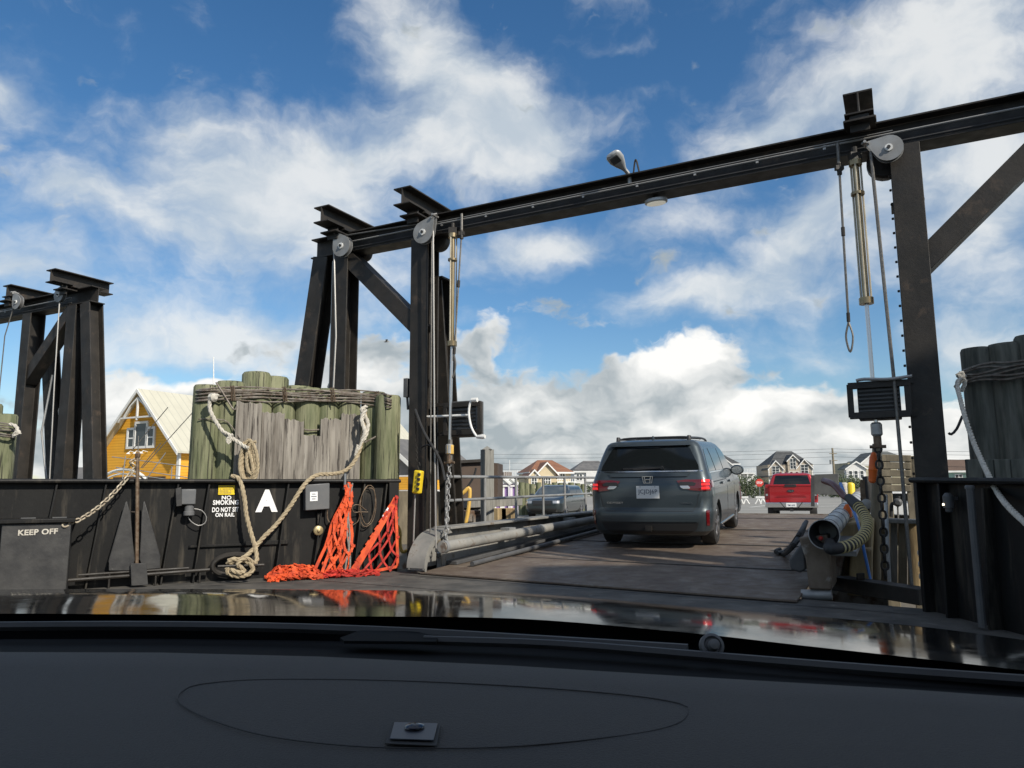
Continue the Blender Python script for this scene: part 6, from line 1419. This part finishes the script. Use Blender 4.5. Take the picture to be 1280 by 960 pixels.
# ---- things between the inner left post and the handrail
t = thing('brown_screen', 'tall brown board screen behind the handrail', 'screen', pty(595, 640, 15.5))
m = MB(); m.prism([pty(x, y, Y) for x, y, Y in ((561, 580, 15.2), (602, 577, 15.6), (602, 640, 15.6), (561, 642, 15.2))], V((0, .06, 0))); mk('board', m, MT['brown_panel'], t)
m = MB(); m.prism([pty(x, y, 15.8) for x, y in ((612, 578), (622, 579), (622, 622), (612, 622))], V((.1, .9, 0))); mk('board', m, MT['brown_panel'], t)
m = MB(); m.bar(pty(560, 578, 15.15), pty(603, 575.5, 15.55), .12, .06); mk('cap', m, MT['black_steel'], t)
m = MB(); P = pty(609, 562, 14.2); q = V((P.x, P.y, -.3)); m.box((P+q)/2, (.19, .19, P.z+.3), Matrix.Rotation(.5, 3, 'Z')); m.add([P+V((a*.095, b*.095, 0)) for a, b in ((-1, -1), (1, -1), (1, 1), (-1, 1))]+[P+ZZ*.07], [(0, 1, 4), (1, 2, 4), (2, 3, 4), (3, 0, 4)])
solo('mooring_post', m, MT['timber_grey'], 'square grey timber post with a pointed top behind the handrail', 'post')
t = thing('timber_stage', 'weathered timber dock stage behind the handrail posts', 'dock', pty(600, 650, 15))
m = MB(); a, b = pty(568, 630, 14.8), pty(642, 627, 16.2); m.bar(a, b, .5, .16); mk('deck_beam', m, MT['timber_grey'], t, bevel=.01)
for x, w_, mm_ in ((574, .25, 'timber'), (600, .22, 'timber_grey'), (636, .3, 'timber_tan'), (627, .2, 'timber_tan')): P = pty(x, 632, 15.2); m = MB(); m.box(V((P.x, P.y, .2)), (w_, .25, 1.1)); mk('leg', m, MT[mm_], t, bevel=.01)
m = MB(); m.bar(pty(617, 643, 15.1), pty(636, 643, 15.6), .2, .25); mk('cross_piece', m, MT['timber_tan'], t, bevel=.01)
t = thing('rubble_blocks', 'pale concrete blocks at the foot of the timber stage', 'blocks', pty(585, 650, 14))
for x, y, w_ in ((572, 648, .35), (588, 645, .3), (595, 650, .22)): P = pty(x, y, 14.5); m = MB(); m.box(P, (w_, .4, .22), Matrix.Rotation(.3, 3, 'Z')); mk('block', m, MT['concrete'], t, bevel=.02)
m = MB(); m.tube(spline([pty(x, y, 13.9) for x, y in ((566, 610), (571, 617), (578, 617), (584, 611), (587, 611), (587, 622), (585, 640), (582, 655))], .05), .035, 8); solo('yellow_hose', m, MT['hose_yellow'], 'pale yellow hose hanging over the handrail', 'hose')
m = MB(); m.tube(spline([pty(x, y, 12.5) for x, y in ((497, 657), (500, 665), (500, 680), (503, 690), (509, 688))], .03), .028, 8); solo('yellow_hose', m, MT['hose_yellow'], 'yellow hose end between the red net and the inner left post', 'hose')
m = MB(); m.tube(spline([pty(x, y, 14.0) for x, y in ((562, 598), (566, 612), (580, 612), (590, 600), (594, 590), (595, 585))], .05), .022, 6); solo('black_line', m, MT['rubber'], 'black rope drooping in front of the brown screen', 'rope')
P = pty(508, 640, 13.0); t = thing('low_fence', 'dark low timber fence behind the red net and the inner left post', 'fence', V((P.x, P.y, 0)))
for i in range(3): m = MB(); m.box(pty(503+i*30, 632, 13+i*.2)-ZZ*.2, (.42, .06, .9)); mk('board', m, MT['timber'], t)

# ---- right of the ramp, seen through the gap under the right post
VR = 1.2
M2_ = Matrix((UU, VV, ZZ)).transposed()
t = thing('board_panel', 'weathered horizontal timber boards nailed between posts, beyond the lift chain', 'board panel', onv(1120, 615, 3.5))
for k in range(5):
    y0 = 568+k*9.4; m = MB(); m.prism([onv(x, y, 3.5) for x, y in ((1102, y0), (1139, y0+1), (1139, y0+9.0), (1102, y0+8.8))], VV*.05); mk('board', m, MT['timber'], t, bevel=.008)
for x in (1104, 1138, 1146): m = MB(); a = onv(x, 570, 3.6); m.bar(a, V((a.x, a.y, -1)), .17, .17, VV); mk('post', m, MT['timber'] if x < 1140 else MT['timber_grey'], t, bevel=.01)
m = MB(); a = onv(1096, 555, 2.0); b = onv(1094, 724, 2.0); m.tube([b, a], [.07, .055], 12); solo('leaning_pole', m, MT['timber'], 'rough wooden pole standing beside the lift chain', 'pole')
m = MB(); m.lathe(onv(1090.5, 604, .6), onv(1092, 569, .6)-onv(1090.5, 604, .6), [(0, .02), (.02, .042), (.14, .048), (.155, .053), (.17, .048), (.30, .045), (.36, .02)], 14); solo('float', m, MT['float_orange'], 'orange float hanging on the pole beside the lift chain', 'float')
t = thing('abutment', 'rust stained pale concrete abutment beside the ribbed hose', 'abutment', onv(1062, 720, 1.0))
m = MB(); m.prism([onv(x, y, 1.0) for x, y in ((1050, 655), (1090, 650), (1086, 740), (1046, 740))], VV*1.8); mk('block', m, MT['timber_tan'], t, bevel=.03)
m = MB(); m.prism([onv(x, y, .7) for x, y in ((1064, 686), (1089, 686), (1089, 745), (1058, 745))], VV*.5); mk('block', m, MT['timber_tan'], t, bevel=.03)
m = MB(); m.prism([onv(x, y, .6) for x, y in ((1038, 690), (1056, 686), (1046, 745), (1038, 745))], VV*2.4); mk('side_slab', m, MT['concrete'], t, bevel=.03)
t = thing('plank_wall', 'pale vertical plank wall behind the lift chain near the deck sill', 'plank wall', onv(1120, 720, 2.2))
for x0, x1, mm_ in ((1100, 1112, 'timber'), (1112.6, 1122, 'timber_grey'), (1122.6, 1134, 'timber'), (1135, 1150, 'timber_tan')): m = MB(); m.prism([onv(x, y, 2.2) for x, y in ((x0, 650), (x1, 650), (x1, 745), (x0, 745))], VV*.06); mk('plank', m, MT[mm_], t, bevel=.008)
m = MB(); m.prism([onv(x, y, 2.0) for x, y in ((1098, 648), (1150, 650), (1150, 655), (1098, 654))], VV*.3); mk('cap', m, MT['timber_grey'], t, bevel=.01)
m = MB(); m.tube([onv(1107, 618, .9), onv(1112, 735, .9)], .022, 8); solo('white_pipe', m, MT['white_paint'], 'thin white pipe standing behind the lift chain', 'pipe')
m = MB(); m.tube([onv(1149, 608, .4), onv(1153, 700, .4)], .028, 8); solo('white_pipe', m, MT['white_paint'], 'white pipe close against the left edge of the right post', 'pipe')
m = MB(); chain(m, [onv(1151, 690, .3), onv(1154, 735, .3)], .09, .012); solo('short_chain', m, MT['white_paint'], 'short pale chain at the right end of the deck sill', 'chain')
t = thing('valve_stand', 'small dark valve pipework beneath the timber board panel', 'valve', onv(1120, 640, 2.6))
m = MB(); m.tube(spline([onv(x, y, 2.6) for x, y in ((1114, 646), (1115, 630), (1122, 628), (1123, 620))], .03), .025, 8); mk('pipe', m, MT['rubber'], t); m = MB(); m.lathe(onv(1122, 628, 2.6), -VV, [(-.05, .06), (.05, .06), (.08, .03)], 12); mk('body', m, MT['dark_grey'], t); m = MB(); m.tube([onv(1122, 628, 2.6), onv(1125, 715, 2.4)], .012, 6); mk('drop_line', m, MT['wire'], t)
t = thing('parked_van', 'white box van body glimpsed beneath the timber board panel', 'van', onv(1125, 640, 11)); m = MB(); a = onv(1104, 616, 11); b = onv(1148, 645, 11); m.prism([onv(1098, 612, 11), onv(1152, 612, 11), onv(1152, 648, 11), onv(1098, 646, 11)], VV*3.5); mk('body', m, MT['white_paint'], t, bevel=.08)
m = MB(); m.prism([onv(1100, 643, 10.97), onv(1152, 645, 10.97), onv(1152, 652, 10.97), onv(1100, 649, 10.97)], VV*.1); mk('bumper', m, MT['plastic_black'], t)
m = MB(); m.prism([onv(1108, 617, 10.97), onv(1144, 617, 10.97), onv(1144, 626, 10.97), onv(1108, 626, 10.97)], VV*.05); mk('rear_window', m, MT['glass_dark'], t)
for k, (x, m_, lb) in enumerate(((1055.5, 'rope_white', 'cream bollard beside the yellow bollard beyond the grey panel'), (1063, 'yellow', 'yellow bollard beyond the grey panel'))):
    a = onv(x, 603, 9.0); m = MB(); m.lathe(V((a.x, a.y, -.02)), ZZ, [(0, .085), (a.z-.03, .085), (a.z, .07), (a.z+.02, .03)], 16); solo('bollard', m, MT[m_], lb, 'bollard')
m = MB(); m.prism([onv(x, y, 6.0) for x, y in ((1069, 612), (1086, 606), (1086, 648), (1069, 648))], VV*.1); solo('white_screen', m, MT['concrete'], 'pale sloping board behind the ribbed hose', 'board', bevel=.01)
t = thing('winch_post', 'dark winch post with wheel between the ramp and the wooden pole', 'winch', onv(1080, 650, 2.5)); m = MB(); m.bar(onv(1079, 600, 2.5), onv(1081, 665, 2.5), .08, .08, VV); mk('post', m, MT['chain_rust'], t); m = MB(); m.lathe(onv(1083, 630, 2.4), -VV, [(0, .07), (.04, .07), (.05, .03)], 14); mk('wheel', m, MT['galv'], t); m = MB(); m.box(onv(1089, 618, 2.5), (.16, .14, .5)); mk('housing', m, MT['rubber'], t, bevel=.01)
m = MB(); m.lathe(onv(1060, 648, 1.5), ZZ, [(0, .02), (.02, .05), (.12, .055), (.18, .02)], 12); solo('orange_buoy', m, MT['float_orange'], 'orange buoy half hidden below the flared pipe', 'float')

# a far gull, and a thin mast behind the dolphin
P = pty(483, 427, 60); g_ = thing('gull', 'small grey gull flying between the gantry posts', 'gull', P)
m = MB(); m.lathe(P-V((.22, 0, .02)), V((1, .1, .08)), [(0, .01), (.08, .05), (.2, .06), (.34, .045), (.42, .03), (.46, .01)], 10)
for s in (-1, 1): m.add([P+V((-.06, 0, .03)), P+V((.10, 0, .03)), P+V((.16, s*.32, .14)), P+V((.02, s*.6, .05)), P+V((-.03, s*.3, .12))], [(0, 1, 2, 4), (4, 2, 3)])
mk('body', m, MT['galv'], g_)
m = MB(); m.tube([pty(267, 620, 30), pty(267, 446, 30)], [.05, .02], 6); solo('whip_mast', m, MT['white_paint'], 'thin white mast rising behind the left end of the pilings', 'mast')

# ================================================================== the car the photograph is taken from
car = thing('own_car', 'black car with its bonnet and dashboard filling the bottom of the photo', 'car', (-.35, -1.0, -.0))
ZD = HC-.215
def rowz(ys, z): return [ptz(x, y, z) for x, y in ys]
xs = [-420, -250, -100, 0, 200, 400, 640, 850, 1000, 1140, 1280, 1420, 1600]
def interp(tab, x):
    if x <= tab[0][0]: (a, b) = tab[0:2]
    elif x >= tab[-1][0]: (a, b) = tab[-2:]
    else: a, b = next((p, q) for p, q in zip(tab, tab[1:]) if p[0] <= x <= q[0])
    return a[1]+(b[1]-a[1])*(x-a[0])/(b[0]-a[0])
frontedge = [(-420, 760), (-100, 741), (0, 737), (250, 736), (450, 737.5), (640, 741), (850, 757), (1000, 769), (1140, 782), (1280, 800), (1600, 850)]
rearedge = [(-420, 790), (-100, 770), (0, 767), (300, 769), (640, 773), (850, 790), (1140, 822), (1280, 838), (1600, 880)]
frit_top = [(-420, 822), (0, 799), (300, 798), (640, 808), (850, 822), (1140, 846), (1280, 858), (1600, 895)]
dashedge = [(-420, 838), (0, 815), (300, 816), (640, 832), (850, 845), (1140, 862), (1280, 872), (1600, 905)]
m = MB(); rows = []
zf, zr_2 = HC-.275, HC-.215
A_ = [ptz(x, interp(rearedge, x), zr_2) for x in xs]; B_ = [ptz(x, interp(frontedge, x), zf) for x in xs]
n = 14
for i in range(n+1):
    t = i/n; r = []
    for k, (a, b) in enumerate(zip(A_, B_)):
        p = a.lerp(b, t); bulge = .011*math.sin(math.pi*t); p = p+ZZ*bulge*.55
        # two long creases pressed along the bonnet
        cx = (p.x+.35); p.z += .010*math.exp(-((abs(cx)-.48)/.10)**2)*math.sin(math.pi*min(1, t*1.1))
        r.append(p)
    rows.append(r)
last = rows[-1]
for k in range(1, 7):
    a = k/6; rows.append([V((p.x, p.y+.45*math.sin(a*1.3), p.z-.02*a-.42*(1-math.cos(a*1.45)))) for p in last])
# resample smoothly across
def fine(r): return spline(r, .06) if False else r
rows2 = []
for r in rows:
    q = []
    P_ = [r[0]*2-r[1]]+r+[r[-1]*2-r[-2]]
    for i in range(1, len(P_)-2):
        a, b, c, d = P_[i-1:i+3]
        for s_i in range(5): t = s_i/5; q.append(0.5*((2*b)+(c-a)*t+(2*a-5*b+4*c-d)*t*t+(3*b-a-3*c+d)*t**3))
    q.append(r[-1]); rows2.append(q)
m.grid(rows2); mk('bonnet', m, MT['bonnet_paint'], car, smooth=60)
def sheet2(name, ea, za, eb, zb, mt, nn=4, sag=0.0, xs_=xs, **k):
    m = MB(); A2 = [ptz(x, interp(ea, x), za) for x in xs_]; B2 = [ptz(x, interp(eb, x), zb) for x in xs_]
    m.grid([[a.lerp(b, i/nn)-ZZ*sag*math.sin(math.pi*i/nn) for a, b in zip(A2, B2)] for i in range(nn+1)]); return mk(name, m, mt, car, smooth=60, **k)
m = MB(); A2 = [ptz(x, interp(rearedge, x)-.6, zr_2-.01) for x in xs]; C2 = [ptz(x, interp(frit_top, x), ZD-.035) for x in xs]
m.grid([[V((a.x, a.y, a.z)) for a in A2], [V((a.x, a.y-.03, a.z-.04)) for a in A2], [a.lerp(c, .6)-ZZ*.05 for a, c in zip(A2, C2)], C2]); mk('cowl', m, mat('cowl_plastic', (.004, .0045, .005), .75, spec=.08), car)
sheet2('windscreen_band', frit_top, ZD-.034, dashedge, ZD-.01, mat('frit', (.002, .002, .0023), .8, spec=.08), 2)
# dashboard top: from the base of the windscreen back towards the camera
m = MB(); D0 = [ptz(x, interp(dashedge, x), ZD) for x in xs]; rows = [[V((p.x, p.y+.05, p.z-.06)) for p in D0], [V((p.x, p.y+.012, p.z-.012)) for p in D0]]
for i in range(9):
    t = i/8; rows.append([V((p.x*(1-.05*t), p.y*(1-t)+.30*t, p.z+.006*math.sin(math.pi*t)-.035*t*t)) for p in D0])
rows.append([V((p.x, p.y-.02, p.z-.12)) for p in rows[-1]])
rows.append([V((p.x, p.y+.02, p.z-.4)) for p in rows[-1]])
m.grid(rows); mk('dashboard', m, MT['dash'], car, smooth=70)
# airbag lid seam and the light sensor
def dz(x, y):
    D = ptz(640, 832, ZD).y; t = max(0, min(1, (D-y)/(D-.30))); return ZD+.006*math.sin(math.pi*t)-.035*t*t
def ondash(px, py, up=0.0):
    z = ZD
    for _ in range(6): P = ptz(px, py, z); z = dz(P.x, P.y)
    return V((P.x, P.y, z+up))
lid_pts = [(222, 874), (226, 866), (250, 856), (330, 850), (480, 851), (640, 858), (780, 869), (850, 880), (860, 890), (845, 906), (780, 920), (640, 934), (500, 936), (400, 930), (320, 918), (262, 900), (230, 884)]
m = MB(); m.tube(spline([ondash(x, y, .0005) for x, y in lid_pts+lid_pts[:1]], .01), .0006, 5); mk('airbag_seam', m, MT['dash_mark'], car)
m = MB(); sq = [ondash(x, y, .001) for x, y in ((489, 905), (551, 907), (546, 935), (481, 932))]; m.prism(sq, ZZ*.001); ss = mk('sensor_frame', m, MT['dash_mark'], car, bevel=.001)
m = MB(); sq = [ondash(x, y, .003) for x, y in ((493, 908), (547, 909.5), (542, 931), (487, 929))]; m.prism(sq, ZZ*.001); mk('sensor_plate', m, mat('sensor_plate', (.045, .05, .062), .35), ss, bevel=.001)
m = MB(); c = ondash(518, 916, .005); m.lathe(c, ZZ, [(0, .009), (.001, .0085), (.0022, .006), (.003, .002)], 20); mk('sensor_dome', m, mat('sensor_dome', (.008, .01, .02), .15), ss)
# wipers and washer nozzle on the cowl
m = MB(); wb = [ptz(x, y, zr_2-.005) for x, y in ((-30, 783), (160, 782), (330, 784), (500, 790), (700, 802), (860, 812))]; m.tube(spline(wb, .05), .008, 6); mk('wiper', m, MT['rubber'], car)
m = MB(); wb = [ptz(x, y, zr_2-.002) for x, y in ((425, 797), (450, 788), (520, 789), (548, 796), (545, 802), (430, 801))]; m.prism(wb, -ZZ*.004); mk('wiper_arm', m, MT['cowl_plastic'], car)
m = MB(); wb = [ptz(x, y, zr_2-.006) for x, y in ((530, 800), (700, 806), (900, 822), (1100, 838), (1300, 852))]; m.tube(spline(wb, .05), .007, 6); mk('wiper', m, MT['rubber'], car)
m = MB(); c = ptz(890, 809, zr_2); m.lathe(c-V((0, -.004, 0)), V((0, -1, .5)), [(0, .017), (.008, .016), (.010, .012), (.005, .010)], 20); m.lathe(c+V((0, -.006, .003)), V((0, -1, .5)), [(0, .008), (.01, .007), (.012, .003)], 12); mk('washer_nozzle', m, MT['dark_grey'], car)
# the rest of the car round the camera, out of frame: roof, pillars, flanks, seats
m = MB(); rows = []
for y, z in ((.25, 1.50), (-.1, 1.60), (-.8, 1.64), (-1.6, 1.58), (-2.1, 1.45), (-2.7, 1.05), (-3.2, 1.0)):
    rows.append([V((-.35+x, y, z-.10*(abs(x)/.75)**3)) for x in frange(-.75, .75, 10)])
m.grid(rows); mk('roof', m, MT['bonnet_paint'], car)
for s in (-1, 1):
    x = -.35+s*.90; m = MB(); m.prism([V((x, .8, .35)), V((x, -3.2, .35)), V((x, -3.2, .98)), V((x, -.2, .93)), V((x, .8, .86))], V((-s*.05, 0, 0))); dp = mk('flank', m, MT['bonnet_paint'], car)
    for y in (1.45, -2.35): wheel(car, (-.35+.35+s*.70, 0, 0), s) if 0 else None
    m = MB(); m.bar(V((-.35+s*.66, -1.0, 1.55)), V((-.35+s*.82, -1.05, .95)), .06, .10, V((0, 1, 0))); mk('door_pillar', m, MT['plastic_black'], car)
for s in (-1, 1):
    m = MB(); c = V((-.35+s*.37, -.55, .62)); m.box(c+V((0, .1, -.12)), (.5, .5, .16)); m.box(c+V((0, -.22, .22)), (.48, .14, .62)); mk('seat', m, MT['dash'], car, bevel=.04)

# kinds that come more than once share a group
GR = {'beach_house': 'beach houses along the shore', 'dolphin': 'clusters of pilings round the berth', 'bush': 'bushes along the parking lot', 'cargo_net': 'orange cargo nets by the bulwark', 'ramp_gantry': 'ramp gantries of the ferry berths',
      'mooring_rope': 'mooring ropes', 'bollard': 'bollards beyond the ramp', 'parking_barrier': 'white parking barriers', 'beach_hut': 'lilac beach huts', 'signal_box': 'louvred boxes either side of the ramp', 'safety_pendant': 'wire pendants under the beam',
      'spring_cylinder': 'bronze cylinders under the beam', 'lift_chain': 'lift chains of the ramp', 'guide_sheave': 'black guide wheels on the gantry', 'white_pipe': 'white pipes by the deck sill', 'bulwark': 'bulwarks of the ferry', 'scrap_block': 'offcuts under the guard pipe', 'wire_rope': 'hoist wires of the gantries', 'yellow_hose': 'yellow hoses'}
for o in list(COL.objects):
    if o.parent is None and 'category' in o:
        k = o.name.split('.')[0]
        if k in GR and 'group' not in o: o['group'] = GR[k]
